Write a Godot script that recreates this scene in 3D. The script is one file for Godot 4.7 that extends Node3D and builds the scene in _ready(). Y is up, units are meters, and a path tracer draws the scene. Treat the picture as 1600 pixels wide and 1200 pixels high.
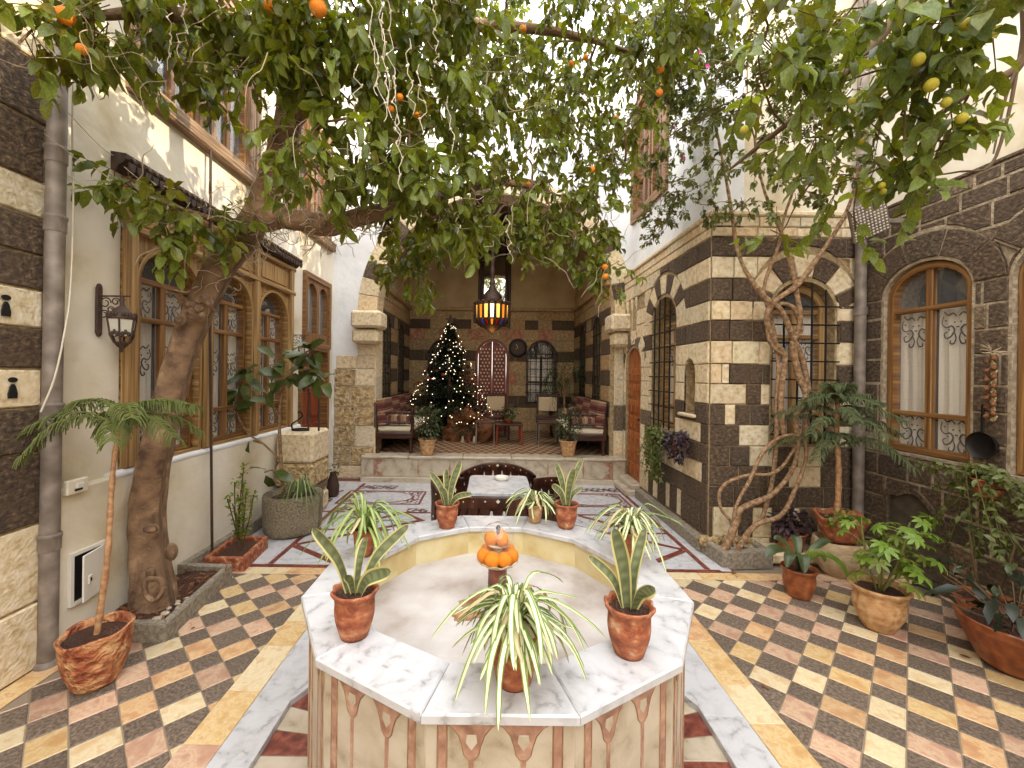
extends Node3D
# A tiled courtyard with a marble fountain, citrus trees and a vaulted recess.
# Depth d is measured from the camera along -z; x to the right, y up, metres.

var rng := RandomNumberGenerator.new()
var counts := {}
var M := {}
var T_LEFT := Transform3D(Basis(Vector3(0, 0, -1), Vector3(0, 1, 0), Vector3(1, 0, 0)), Vector3(-2.5, 0, 0))   # s = d
var T_RIGHT := Transform3D(Basis(Vector3(0, 0, 1), Vector3(0, 1, 0), Vector3(-1, 0, 0)), Vector3(3.5, 0, 0))   # s = -d
var T_BLOCK_SIDE := Transform3D(Basis(Vector3(0, 0, 1), Vector3(0, 1, 0), Vector3(-1, 0, 0)), Vector3(2.08, 0, 0))
var T_BLOCK_FRONT := Transform3D(Basis(), Vector3(0, 0, -4.0))
var T_BACK := Transform3D(Basis(), Vector3(0, 0, -6.6))
var T_REAR := Transform3D(Basis(), Vector3(0, 0, -9.5))
var T_IWAN_L := Transform3D(Basis(Vector3(0, 0, -1), Vector3(0, 1, 0), Vector3(1, 0, 0)), Vector3(-1.87, 0, 0))
var T_IWAN_R := Transform3D(Basis(Vector3(0, 0, 1), Vector3(0, 1, 0), Vector3(-1, 0, 0)), Vector3(1.87, 0, 0))
var FLAT := Basis(Vector3(1, 0, 0), Vector3(0, 0, -1), Vector3(0, 1, 0))   # 2D (x, d) -> floor, z out = up


class MB:
	var v := PackedVector3Array()
	var n := PackedVector3Array()
	var t := PackedVector2Array()
	var c := PackedColorArray()
	var ix := PackedInt32Array()
	var col := Color.WHITE
	var uo := Vector2.ZERO

	func vert(p: Vector3, nn: Vector3, uv: Vector2) -> int:
		v.append(p); n.append(nn); t.append(uv + uo); c.append(col)
		return v.size() - 1

	# corners counter-clockwise as seen from the front
	func quad(a: Vector3, b: Vector3, c2: Vector3, d: Vector3) -> void:
		var nn := (b - a).cross(d - a)
		if nn.length_squared() < 1e-14:
			nn = (c2 - b).cross(d - b)
		nn = nn.normalized()
		var w := a.distance_to(b)
		var h := a.distance_to(d)
		var k := vert(a, nn, Vector2(0, 0))
		vert(b, nn, Vector2(w, 0)); vert(c2, nn, Vector2(w, h)); vert(d, nn, Vector2(0, h))
		ix.append_array([k, k + 2, k + 1, k, k + 3, k + 2])

	func tri(a: Vector3, b: Vector3, c2: Vector3) -> void:
		var nn := (b - a).cross(c2 - a).normalized()
		var k := vert(a, nn, Vector2(a.x, a.y))
		vert(b, nn, Vector2(b.x, b.y)); vert(c2, nn, Vector2(c2.x, c2.y))
		ix.append_array([k, k + 2, k + 1])

	# bevelled box; T places it, centre at origin
	func box(T: Transform3D, size: Vector3, bev := 0.004) -> void:
		var h := size * 0.5
		var b := minf(bev, minf(h.x, minf(h.y, h.z)) * 0.6)
		var ax := [Vector3(1, 0, 0), Vector3(0, 1, 0), Vector3(0, 0, 1)]
		for k in 3:
			for s in [-1.0, 1.0]:
				var w: Vector3 = ax[k] * s
				var u: Vector3 = ax[(k + 1) % 3]
				var q: Vector3 = w.cross(u)
				var hw: float = h[k]
				var hu: float = h[(k + 1) % 3] - b
				var hq: float = h[(k + 2) % 3] - b
				if hu <= hq:
					quad(T * (w * hw - u * hu - q * hq), T * (w * hw + u * hu - q * hq), T * (w * hw + u * hu + q * hq), T * (w * hw - u * hu + q * hq))
				else:    # the long way is always along v, as the grain is
					quad(T * (w * hw + u * hu - q * hq), T * (w * hw + u * hu + q * hq), T * (w * hw - u * hu + q * hq), T * (w * hw - u * hu - q * hq))
		if b < 0.0006:
			return
		for k in 3:
			var e: Vector3 = ax[k]
			var u2: Vector3 = ax[(k + 1) % 3]
			var q2: Vector3 = ax[(k + 2) % 3]
			var he: float = h[k] - b
			var hu2: float = h[(k + 1) % 3]
			var hq2: float = h[(k + 2) % 3]
			for s in [-1.0, 1.0]:
				for r in [-1.0, 1.0]:
					var p1: Vector3 = u2 * (s * hu2) + q2 * (r * (hq2 - b))
					var p2: Vector3 = u2 * (s * (hu2 - b)) + q2 * (r * hq2)
					if s * r > 0:
						quad(T * (p1 - e * he), T * (p2 - e * he), T * (p2 + e * he), T * (p1 + e * he))
					else:
						quad(T * (p2 - e * he), T * (p1 - e * he), T * (p1 + e * he), T * (p2 + e * he))
		for sx in [-1.0, 1.0]:
			for sy in [-1.0, 1.0]:
				for sz in [-1.0, 1.0]:
					var A := T * Vector3(sx * h.x, sy * (h.y - b), sz * (h.z - b))
					var B := T * Vector3(sx * (h.x - b), sy * h.y, sz * (h.z - b))
					var C := T * Vector3(sx * (h.x - b), sy * (h.y - b), sz * h.z)
					if sx * sy * sz > 0: tri(A, B, C)
					else: tri(A, C, B)

	func cube(p: Vector3, size: Vector3, bev := 0.004) -> void:
		box(Transform3D(Basis(), p), size, bev)

	# rows of points; normal = along columns x along rows
	func grid(rows: Array, closed := false, flip := false, us := 1.0, vs := 1.0) -> void:
		var nr := rows.size()
		var nc: int = rows[0].size()
		var base := v.size()
		var vv := 0.0
		for r in nr:
			var row: PackedVector3Array = rows[r]
			var ra: PackedVector3Array = rows[maxi(r - 1, 0)]
			var rb: PackedVector3Array = rows[mini(r + 1, nr - 1)]
			if r > 0: vv += ra[0].distance_to(row[0])
			var uu := 0.0
			for k in nc:
				var ka := (k - 1 + nc) % nc if closed else maxi(k - 1, 0)
				var kb := (k + 1) % nc if closed else mini(k + 1, nc - 1)
				var du := row[kb] - row[ka]
				var dv := rb[k] - ra[k]
				if du.length_squared() < 1e-12:
					du = (ra[kb] - ra[ka]) + (rb[kb] - rb[ka])
				var nn := du.cross(dv).normalized()
				if flip: nn = -nn
				if k > 0: uu += row[k].distance_to(row[k - 1])
				vert(row[k], nn, Vector2(uu * us, vv * vs))
		var m := nc if closed else nc - 1
		for r in nr - 1:
			for k in m:
				var a := base + r * nc + k
				var b := base + r * nc + (k + 1) % nc
				var d := a + nc
				var e := b + nc
				if flip: ix.append_array([a, b, e, a, e, d])
				else: ix.append_array([a, e, b, a, d, e])

	func tube(pts: PackedVector3Array, rad: PackedFloat32Array, seg := 6, cap := true) -> void:
		var nn := pts.size()
		var rows := []
		var dir := (pts[1] - pts[0]).normalized()
		var side := dir.cross(Vector3.UP)
		if side.length() < 0.1: side = dir.cross(Vector3.RIGHT)
		side = side.normalized()
		for k in nn:
			var d2 := (pts[mini(k + 1, nn - 1)] - pts[maxi(k - 1, 0)]).normalized()
			side = (side - d2 * side.dot(d2)).normalized()
			var up := d2.cross(side)
			var row := PackedVector3Array()
			for j in seg:
				var a := TAU * j / seg
				row.append(pts[k] + (side * cos(a) + up * sin(a)) * rad[mini(k, rad.size() - 1)])
			rows.append(row)
		grid(rows, true)
		if cap:
			for e in [0, nn - 1]:
				var row: PackedVector3Array = rows[e]
				for j in range(1, seg - 1):
					if e == 0: tri(row[0], row[j + 1], row[j])
					else: tri(row[0], row[j], row[j + 1])

	# profile: (radius, height) pairs from bottom outside upwards; wob(angle, k) scales radius
	func lathe(T: Transform3D, prof: Array, seg := 24, wob = null) -> void:
		var rows := []
		for k in prof.size():
			var p: Vector2 = prof[k]
			var row := PackedVector3Array()
			for j in seg:
				var a := TAU * j / seg
				var r := p.x
				var y := p.y
				if wob != null:
					var w: Vector2 = wob.call(a, k)
					r *= w.x
					y += w.y
				row.append(T * Vector3(cos(a) * r, y, -sin(a) * r))
			rows.append(row)
		grid(rows, true)

	func ball(p: Vector3, r: Vector3, seg := 12, rings := 8) -> void:
		var prof := []
		for k in rings + 1:
			var a := -PI / 2 + PI * k / rings
			prof.append(Vector2(maxf(cos(a), 0.001), sin(a)))
		lathe(Transform3D(Basis().scaled(r), p), prof, seg)

	# polygon (x, y) extruded from z0 to z1 in T, with a chamfered front edge
	func prism(T: Transform3D, poly: PackedVector2Array, z0: float, z1: float, ch := 0.0, back := false, jitter: PackedFloat32Array = []) -> void:
		var m := poly.size()
		var ar := 0.0
		for k in m:
			ar += poly[k].cross(poly[(k + 1) % m])
		if ar < 0:
			poly = poly.duplicate()
			poly.reverse()
		var inn := poly
		if ch > 0.0:
			inn = PackedVector2Array()
			for k in m:
				var a := (poly[k] - poly[(k - 1 + m) % m]).normalized()
				var b := (poly[(k + 1) % m] - poly[k]).normalized()
				var na := Vector2(-a.y, a.x)
				var nb := Vector2(-b.y, b.x)
				var s := na + nb
				var l := maxf(s.length_squared(), 0.5)
				inn.append(poly[k] + s * (2.0 * ch / l))
		var tr := Geometry2D.triangulate_polygon(inn)
		var zn := (T.basis * Vector3(0, 0, 1)).normalized()
		var k0 := v.size()
		for k in m:
			var zz := z1 + (jitter[k % jitter.size()] if jitter.size() else 0.0)
			vert(T * Vector3(inn[k].x, inn[k].y, zz), zn, inn[k])
		for k in range(0, tr.size(), 3):
			var A := inn[tr[k]]
			var B := inn[tr[k + 1]]
			var C := inn[tr[k + 2]]
			if (B - A).cross(C - A) > 0: ix.append_array([k0 + tr[k], k0 + tr[k + 2], k0 + tr[k + 1]])
			else: ix.append_array([k0 + tr[k], k0 + tr[k + 1], k0 + tr[k + 2]])
		for k in m:
			var q := (k + 1) % m
			var zf := z1 - ch
			if ch > 0.0:
				var ja := (jitter[k % jitter.size()] if jitter.size() else 0.0)
				var jb := (jitter[q % jitter.size()] if jitter.size() else 0.0)
				quad(T * Vector3(poly[k].x, poly[k].y, zf), T * Vector3(poly[q].x, poly[q].y, zf), T * Vector3(inn[q].x, inn[q].y, z1 + jb), T * Vector3(inn[k].x, inn[k].y, z1 + ja))
			quad(T * Vector3(poly[k].x, poly[k].y, z0), T * Vector3(poly[q].x, poly[q].y, z0), T * Vector3(poly[q].x, poly[q].y, zf), T * Vector3(poly[k].x, poly[k].y, zf))
		if back:
			var tb := Geometry2D.triangulate_polygon(poly)
			for k in range(0, tb.size(), 3):
				var A := poly[tb[k]]
				var B := poly[tb[k + 1]]
				var C := poly[tb[k + 2]]
				if (B - A).cross(C - A) > 0:
					tri(T * Vector3(A.x, A.y, z0), T * Vector3(C.x, C.y, z0), T * Vector3(B.x, B.y, z0))
				else:
					tri(T * Vector3(A.x, A.y, z0), T * Vector3(B.x, B.y, z0), T * Vector3(C.x, C.y, z0))

	# frame between two outlines with equal point counts (counter-clockwise); closed or open at the ends
	func ring(T: Transform3D, outer: PackedVector2Array, inner: PackedVector2Array, z0: float, z1: float, closed := true) -> void:
		var m := outer.size()
		var f := func(p: Vector2, z: float) -> Vector3: return T * Vector3(p.x, p.y, z)
		for k in (m if closed else m - 1):
			var q := (k + 1) % m
			quad(f.call(inner[k], z1), f.call(outer[k], z1), f.call(outer[q], z1), f.call(inner[q], z1))
			uo.y += outer[k].distance_to(outer[q])
			quad(f.call(outer[k], z0), f.call(outer[q], z0), f.call(outer[q], z1), f.call(outer[k], z1))
			quad(f.call(inner[q], z0), f.call(inner[k], z0), f.call(inner[k], z1), f.call(inner[q], z1))
		if not closed:
			quad(f.call(outer[0], z0), f.call(outer[0], z1), f.call(inner[0], z1), f.call(inner[0], z0))
			quad(f.call(outer[m - 1], z1), f.call(outer[m - 1], z0), f.call(inner[m - 1], z0), f.call(inner[m - 1], z1))

	# a leaf: base p, along dir, face towards up
	func leaf(p: Vector3, dir: Vector3, up: Vector3, l: float, w: float, curl := 0.2, fold := 0.25, wide := 0.42) -> void:
		var x := dir.normalized()
		var s := x.cross(up).normalized()
		var u := s.cross(x)
		var b := v.size()
		var hw := w * 0.5
		var c0 := p
		var c1 := p + x * (l * wide * 0.75) + u * (l * curl * 0.12)
		var c2 := p + x * (l * (wide + 0.32)) - u * (l * curl * 0.25)
		var c3 := p + x * (l * (1.0 - absf(curl) * 0.15)) - u * (l * curl)
		var f1 := u * (hw * fold)
		var l1 := c1 + s * hw * 0.93 + f1
		var r1 := c1 - s * hw * 0.93 + f1
		var l2 := c2 + s * hw * 0.75 + f1 * 0.7
		var r2 := c2 - s * hw * 0.75 + f1 * 0.7
		var nl := (u - s * fold).normalized()
		var nr := (u + s * fold).normalized()
		var tipn := (u + x * curl * 1.5).normalized()
		vert(c0, u, Vector2(0.5, 0)); vert(l1, nl, Vector2(0, 0.35)); vert(c1, u, Vector2(0.5, 0.35)); vert(r1, nr, Vector2(1, 0.35))
		vert(l2, (nl + x * curl).normalized(), Vector2(0.1, 0.72)); vert(c2, (u + x * curl).normalized(), Vector2(0.5, 0.72)); vert(r2, (nr + x * curl).normalized(), Vector2(0.9, 0.72)); vert(c3, tipn, Vector2(0.5, 1))
		for k in [[0, 1, 2], [0, 2, 3], [1, 4, 5], [1, 5, 2], [2, 5, 6], [2, 6, 3], [4, 7, 5], [5, 7, 6]]:
			ix.append_array([b + k[0], b + k[2], b + k[1]])

	# strap leaf along pts with half widths; cols: [[across -1..1, colour], ...]
	func strap(pts: PackedVector3Array, up: Vector3, hw: PackedFloat32Array, cols: Array, trough := 0.25, band := 0.0) -> void:
		var rows := []
		var m := pts.size()
		var b := v.size()
		for k in m:
			var d := (pts[mini(k + 1, m - 1)] - pts[maxi(k - 1, 0)]).normalized()
			var s := d.cross(up)
			if s.length() < 0.05: s = d.cross(Vector3(0.3, 0.2, 1))
			s = s.normalized()
			var u := s.cross(d)
			var row := PackedVector3Array()
			for q in cols:
				var a: float = q[0]
				row.append(pts[k] + s * (a * hw[k]) + u * (a * a * hw[k] * trough))
			rows.append(row)
		grid(rows)
		for k in m:
			for j in cols.size():
				var tone := 1.0 + band * sin(k * 2.3 + sin(k * 1.7 + j) * 1.2) if absf(cols[j][0]) < 0.66 else 1.0
				c[b + k * cols.size() + j] = cols[j][1] * tone

	func mesh() -> ArrayMesh:
		var a := []
		a.resize(Mesh.ARRAY_MAX)
		a[Mesh.ARRAY_VERTEX] = v; a[Mesh.ARRAY_NORMAL] = n; a[Mesh.ARRAY_TEX_UV] = t; a[Mesh.ARRAY_COLOR] = c; a[Mesh.ARRAY_INDEX] = ix
		var m := ArrayMesh.new()
		m.add_surface_from_arrays(Mesh.PRIMITIVE_TRIANGLES, a)
		return m


func V(x: float, y: float, d: float) -> Vector3: return Vector3(x, y, -d)
func R(a: float, b: float) -> float: return rng.randf_range(a, b)
func at(p: Vector3) -> Transform3D: return Transform3D(Basis(), p)
func turned(p: Vector3, deg: float) -> Transform3D: return Transform3D(Basis(Vector3.UP, deg_to_rad(deg)), p)
func rv() -> Vector3: return Vector3(R(-1, 1), R(-1, 1), R(-1, 1)).normalized()
func flo(y: float) -> Transform3D: return Transform3D(FLAT, Vector3(0, y, 0))

# a point of the place seen at direction (a, b) from the eye, at depth d  (a = right, b = up, per metre of depth)
func eye(px: float, py: float, d: float) -> Vector3:
	var u := (px - 768.0) / 657.0
	var w := -(py - 586.0) / 657.0
	return V((u - w * 0.0131) * d, 1.65 + (u * 0.0131 + w) * d, d)

func numbered(owner_node: Node, called: String) -> String:
	var key := str(owner_node.get_instance_id()) + called
	var k: int = counts.get(key, 0)
	counts[key] = k + 1
	return called if k == 0 else "%s_%03d" % [called, k]

func tag(o: Node, label: String, category := "", group := "", kind := "") -> Node:
	if label: o.set_meta("label", label)
	if category: o.set_meta("category", category)
	if group: o.set_meta("group", group)
	if kind: o.set_meta("kind", kind)
	return o

func thing(called: String, label: String, category: String, pos := Vector3.ZERO, turn := 0.0, group := "") -> Node3D:
	var o := Node3D.new()
	o.name = numbered(self, called)
	add_child(o, true)
	o.position = pos
	o.rotation_degrees.y = turn
	tag(o, label, category, group)
	return o

func part(owner_node: Node, called: String, shape: Variant, m: Material, xf := Transform3D()) -> MeshInstance3D:
	var o := MeshInstance3D.new()
	o.name = numbered(owner_node, called)
	o.mesh = shape.mesh() if shape is MB else shape
	o.material_override = m
	o.transform = xf
	owner_node.add_child(o, true)
	return o

func struct(called: String, shape: Variant, m: Material) -> MeshInstance3D:
	var o := part(self, called, shape, m)
	o.set_meta("kind", "structure")
	return o

func copy(o: Node3D, label: String, pos: Vector3, turn: float, scale_by := 1.0) -> Node3D:
	var c: Node3D = o.duplicate()
	c.name = numbered(self, str(o.name).rstrip("_0123456789"))
	add_child(c, true)
	c.position = pos
	c.rotation_degrees.y = turn
	c.scale = Vector3.ONE * scale_by
	c.set_meta("label", label)
	return c

func rect(x0: float, y0: float, x1: float, y1: float) -> PackedVector2Array:
	return PackedVector2Array([Vector2(x0, y0), Vector2(x1, y0), Vector2(x1, y1), Vector2(x0, y1)])

# outline of an arched opening, counter-clockwise from the lower left corner
func arch(s0: float, s1: float, y0: float, ysp: float, rise: float, k := 12) -> PackedVector2Array:
	var p := PackedVector2Array([Vector2(s0, y0), Vector2(s1, y0)])
	for j in k + 1:
		var a := PI * j / k
		p.append(Vector2((s0 + s1) * 0.5 + cos(a) * (s1 - s0) * 0.5, ysp + sin(a) * rise))
	return p

func area(p: PackedVector2Array) -> float:
	var s := 0.0
	for k in p.size():
		s += p[k].cross(p[(k + 1) % p.size()])
	return s * 0.5

func bounds(p: PackedVector2Array) -> Rect2:
	var r := Rect2(p[0], Vector2.ZERO)
	for q in p: r = r.expand(q)
	return r

func clipped(poly: PackedVector2Array, opens: Array, least := 0.0006) -> Array:
	var out := [poly]
	for o in opens:
		var nxt := []
		var bo := bounds(o)
		for p in out:
			if not bounds(p).intersects(bo):
				nxt.append(p)
				continue
			for q in Geometry2D.clip_polygons(p, o):
				if not Geometry2D.is_polygon_clockwise(q) and absf(area(q)) > least:
					nxt.append(q)
		out = nxt
	return out

# a flat wall with openings, from z0 (behind) to z1 (face)
func slab(T: Transform3D, s0: float, s1: float, y0: float, y1: float, opens: Array, z0: float, z1: float) -> MB:
	var cuts := [s0, s1]
	for o in opens:
		var b := bounds(o)
		var mid := b.get_center().x
		if mid > s0 and mid < s1: cuts.append(mid)
	cuts.sort()
	var mb := MB.new()
	for k in cuts.size() - 1:
		if cuts[k + 1] - cuts[k] < 0.001: continue
		for p in clipped(rect(cuts[k], y0, cuts[k + 1], y1), opens):
			mb.prism(T, p, z0, z1, 0.0, true)
	return mb

# one dressed stone
func stone(owner_node: Node, T: Transform3D, poly: PackedVector2Array, kind: String, proud := 0.012, ch := 0.007, called := "stone", back := -0.015) -> void:
	var mb := MB.new()
	var tone := R(0.82, 1.12)
	var warm := R(-0.06, 0.08)
	mb.col = Color(tone * (1 + warm), tone, tone * (1 - warm))
	mb.uo = Vector2(R(0, 9), R(0, 9))
	var j := PackedFloat32Array()
	for q in 4: j.append(R(-0.003, 0.003))
	mb.prism(T, poly, back, proud + R(-0.004, 0.004), ch, false, j)
	part(owner_node, called, mb, M[kind])

# courses of stones: [y0, y1, s0, s1, kinds, shortest, longest]; kinds is a run of letters used in turn
const KINDS := {"d": "basalt", "l": "limestone", "p": "pinkstone", "g": "greystone", "t": "shaded_limestone", "r": "roughstone"}
func courses(owner_node: Node, T: Transform3D, rows: Array, opens: Array, gap := 0.008, proud := 0.012, back := -0.015) -> void:
	for r in rows:
		var s: float = r[2]
		var k := 0
		var ks: String = r[4]
		while s < r[3] - 0.02:
			var e: float = s + R(r[5], r[6])
			if r[3] - e < r[5] * 0.6: e = r[3]
			var g := gap * 0.5
			var jj := [R(-0.003, 0.003), R(-0.003, 0.003)]
			var poly := PackedVector2Array([Vector2(s + g, r[0] + g), Vector2(e - g, r[0] + g + jj[0]), Vector2(e - g, r[1] - g + jj[1]), Vector2(s + g, r[1] - g)])
			for q in clipped(poly, opens, 0.0015):
				stone(owner_node, T, q, KINDS[ks[k % ks.length()]], proud, 0.007, "stone", back)
			s = e
			k += 1

# the wedge stones of an arch between radii; centre (cx, cy), half width a, rise b
func voussoirs(owner_node: Node, T: Transform3D, cx: float, cy: float, a: float, b: float, th: float, n: int, kinds: String, a0 := 0.0, a1 := PI, proud := 0.014, opens := [], back := -0.015) -> void:
	for k in n:
		var p := PackedVector2Array()
		var g := 0.004 / a
		var b0 := a0 + (a1 - a0) * k / n + g
		var b1 := a0 + (a1 - a0) * (k + 1) / n - g
		for q in 4:
			var w := b0 + (b1 - b0) * q / 3.0
			p.append(Vector2(cx + cos(w) * (a + th), cy + sin(w) * (b + th)))
		for q in 4:
			var w := b1 + (b0 - b1) * q / 3.0
			p.append(Vector2(cx + cos(w) * a, cy + sin(w) * b))
		for q in clipped(p, opens, 0.0015):
			stone(owner_node, T, q, KINDS[kinds[k % kinds.length()]], proud, 0.006, "wedge_stone", back)

func spline(p: Array, k := 4) -> PackedVector3Array:
	var out := PackedVector3Array()
	var m := p.size()
	for j in m - 1:
		var a: Vector3 = p[maxi(j - 1, 0)]
		var b: Vector3 = p[j]
		var c: Vector3 = p[j + 1]
		var d: Vector3 = p[mini(j + 2, m - 1)]
		for q in k:
			var w := float(q) / k
			out.append(b.cubic_interpolate(c, a, d, w))
	out.append(p[m - 1])
	return out

func radii(list: Array, n: int) -> PackedFloat32Array:
	var out := PackedFloat32Array()
	for k in n:
		var f := float(k) / (n - 1) * (list.size() - 1)
		var a := mini(int(f), list.size() - 2)
		out.append(lerpf(list[a], list[a + 1], f - a))
	return out

func grad(cols: Array) -> Gradient:
	var g := Gradient.new()
	var o := PackedFloat32Array()
	var c := PackedColorArray()
	for q in cols:
		o.append(q[0]); c.append(Color(q[1]))
	g.offsets = o
	g.colors = c
	return g

func noise(sd: int, freq: float, oct := 4, ridged := false, warp := 0.0, cell := false) -> FastNoiseLite:
	var n := FastNoiseLite.new()
	n.seed = sd
	n.frequency = freq
	n.noise_type = FastNoiseLite.TYPE_CELLULAR if cell else FastNoiseLite.TYPE_SIMPLEX_SMOOTH
	n.fractal_type = FastNoiseLite.FRACTAL_RIDGED if ridged else FastNoiseLite.FRACTAL_FBM
	n.fractal_octaves = oct
	if warp > 0.0:
		n.domain_warp_enabled = true
		n.domain_warp_amplitude = warp
		n.domain_warp_frequency = freq * 0.8
	return n

func tex(n: FastNoiseLite, cols: Array, w := 512, h := 0) -> NoiseTexture2D:
	var t := NoiseTexture2D.new()
	t.width = w
	t.height = h if h else w
	t.seamless = true
	t.seamless_blend_skirt = 0.2
	t.noise = n
	if cols.size(): t.color_ramp = grad(cols)
	return t

# scale: repeats of the texture per metre
func mat(called: String, col: String, rough: float, tx: Texture2D = null, scale := 1.0, bump: Texture2D = null, cm := 0.0, vc := true, tri := false) -> StandardMaterial3D:
	var m := StandardMaterial3D.new()
	m.resource_name = called
	m.albedo_color = Color(col)
	m.roughness = rough
	m.vertex_color_use_as_albedo = vc
	if tx: m.albedo_texture = tx
	m.uv1_scale = Vector3.ONE * scale
	if tri:
		m.uv1_triplanar = true
		m.uv1_world_triplanar = true
	if bump:
		m.heightmap_enabled = true
		m.heightmap_texture = bump
		m.heightmap_scale = cm
	M[called] = m
	return m

func leafy(called: String, col: String, back: String, rough := 0.42, tx: Texture2D = null) -> StandardMaterial3D:
	var m := mat(called, col, rough, tx)
	m.backlight_enabled = true
	m.backlight = Color(back)
	m.cull_mode = BaseMaterial3D.CULL_DISABLED
	return m

func glow(called: String, col: String, em: String, e: float) -> StandardMaterial3D:
	var m := mat(called, col, 0.3)
	m.emission_enabled = true
	m.emission = Color(em)
	m.emission_energy_multiplier = e
	return m

func materials() -> void:
	var fine := tex(noise(1, 0.05, 5), [])
	var grit := tex(noise(2, 0.12, 3), [])
	var pits := tex(noise(3, 0.035, 5, true), [])
	var cloth := tex(noise(4, 0.25, 2), [])
	# masonry
	mat("basalt", "ffffff", 0.88, tex(noise(10, 0.045, 6), [[0.15, "3b2f25"], [0.45, "504031"], [0.7, "614f3c"], [0.92, "826e55"]]), 1.1, pits, 0.5)
	M["basalt"].uv1_scale = Vector3(1.0, 1.3, 1)
	mat("greystone", "ffffff", 0.9, tex(noise(11, 0.045, 6), [[0.2, "4f4235"], [0.5, "6c5a47"], [0.8, "8a765c"]]), 1.1, pits, 0.5)
	mat("limestone", "ffffff", 0.85, tex(noise(12, 0.03, 6), [[0.12, "b9a07a"], [0.35, "d2bd97"], [0.6, "dcc9a8"], [0.92, "e5d6bc"]]), 0.9, pits, 0.45)
	mat("roughstone", "ffffff", 0.9, tex(noise(13, 0.02, 6), [[0.15, "8b7046"], [0.4, "b2966a"], [0.65, "c9b086"], [0.9, "d9c6a2"]]), 0.9, tex(noise(5, 0.02, 6, true), []), 3.0)
	mat("pinkstone", "ffffff", 0.85, tex(noise(14, 0.016, 6), [[0.15, "94614a"], [0.5, "b27b5e"], [0.9, "c6967a"]]), 0.9, pits, 1.0)
	mat("shaded_limestone", "ffffff", 0.88, tex(noise(24, 0.03, 6), [[0.12, "8c7252"], [0.4, "a4875f"], [0.65, "b4986f"], [0.92, "c6ad86"]]), 0.9, pits, 0.45)  # the recess limestone: a dirtier tan, with its shade mixed into the colour
	mat("mortar", "ffffff", 0.95, tex(noise(15, 0.03, 5), [[0.2, "8c7858"], [0.6, "a8936f"], [0.9, "bba985"]]), 1.0, grit, 0.6)
	mat("dark_mortar", "ffffff", 0.95, tex(noise(16, 0.03, 5), [[0.2, "85755e"], [0.6, "a39279"], [0.9, "b8a88e"]]), 1.0, grit, 0.6)
	mat("plaster", "ffffff", 0.9, tex(noise(17, 0.006, 6), [[0.08, "bfae8e"], [0.3, "d4c8ae"], [0.6, "ddd3c0"], [0.95, "e6dfd2"]]), 0.35, tex(noise(6, 0.03, 5), []), 0.5, false, true)
	mat("white_plaster", "ffffff", 0.9, tex(noise(18, 0.006, 6), [[0.1, "d3d3d2"], [0.5, "dfdfdf"], [0.95, "e8e7e4"]]), 0.35, tex(noise(7, 0.03, 5), []), 0.5, false, true)
	mat("beige_plaster", "ffffff", 0.9, tex(noise(19, 0.006, 5), [[0.1, "aa9068"], [0.5, "b89f76"], [0.95, "c6ae86"]]), 0.4, fine, 0.3, false, true)
	mat("concrete", "ffffff", 0.85, tex(noise(20, 0.03, 5), [[0.1, "70675a"], [0.5, "8f8473"], [0.9, "a69b88"]]), 1.5, grit, 0.6)
	mat("trough_stone", "ffffff", 0.95, tex(noise(21, 0.05, 4), [[0.1, "6d604c"], [0.5, "95876d"], [0.9, "b5a88d"]]), 1.5, grit, 2.0)
	# floor
	mat("marble", "ffffff", 0.28, tex(noise(30, 0.006, 5, true, 60.0), [[0.0, "c7c7c8"], [0.5, "c2c1c2"], [0.75, "b5b4b5"], [0.9, "9a9898"], [1.0, "767374"]], 1024), 0.9)
	mat("warm_marble", "ffffff", 0.4, tex(noise(31, 0.007, 5, true, 50.0), [[0.0, "c8bdac"], [0.45, "beb19c"], [0.75, "ae9f88"], [1.0, "8f7e67"]]), 0.8)
	mat("red_stone", "ffffff", 0.35, tex(noise(32, 0.02, 5), [[0.15, "562920"], [0.5, "743a2d"], [0.85, "8f5342"]]), 1.5)
	mat("brown_inlay", "ffffff", 0.5, tex(noise(33, 0.02, 5), [[0.15, "8a6350"], [0.5, "a67e68"], [0.85, "bb9880"]]), 1.5)
	mat("dark_tile", "ffffff", 0.55, tex(noise(34, 0.06, 5), [[0.2, "54473c"], [0.5, "6e5f51"], [0.8, "887868"]]), 1.5, pits, 0.2)
	var k := 0
	for set_ in [["yellow_tile", "c09664", "cba770", "d8be90"], ["cream_tile", "cbab80", "d4be96", "dccca8"], ["pink_tile", "b48a72", "c29a80", "d0b394"], ["orange_tile", "b98a64", "c69c70", "d3b388"]]:
		mat(set_[0], "ffffff", 0.42, tex(noise(35 + k, 0.008, 6, false, 60.0), [[0.12, set_[1]], [0.36, set_[2]], [0.48, set_[3]], [0.56, set_[2]], [0.68, set_[3]], [0.86, set_[1]], [0.97, set_[3]]]), 1.6, fine, 0.12)
		k += 1
	mat("grout", "8a7a66", 0.95)
	mat("iwan_tile_light", "ffffff", 0.5, tex(noise(40, 0.02, 4), [[0.2, "a08260"], [0.8, "bda07b"]]), 1.0)
	mat("iwan_tile_dark", "ffffff", 0.5, tex(noise(41, 0.02, 4), [[0.2, "5c3a2b"], [0.8, "74513d"]]), 1.0)
	mat("basin", "ffffff", 0.6, tex(noise(42, 0.006, 6), [[0.1, "a2968d"], [0.35, "b4aba5"], [0.6, "bdb6b1"], [0.9, "c6c1bd"]]), 1.0, fine, 0.2)
	mat("basin_wall", "ffffff", 0.5, tex(noise(43, 0.008, 5), [[0.1, "bfa66e"], [0.5, "cfbd8a"], [0.9, "d8cba2"]]), 1.0)
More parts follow.
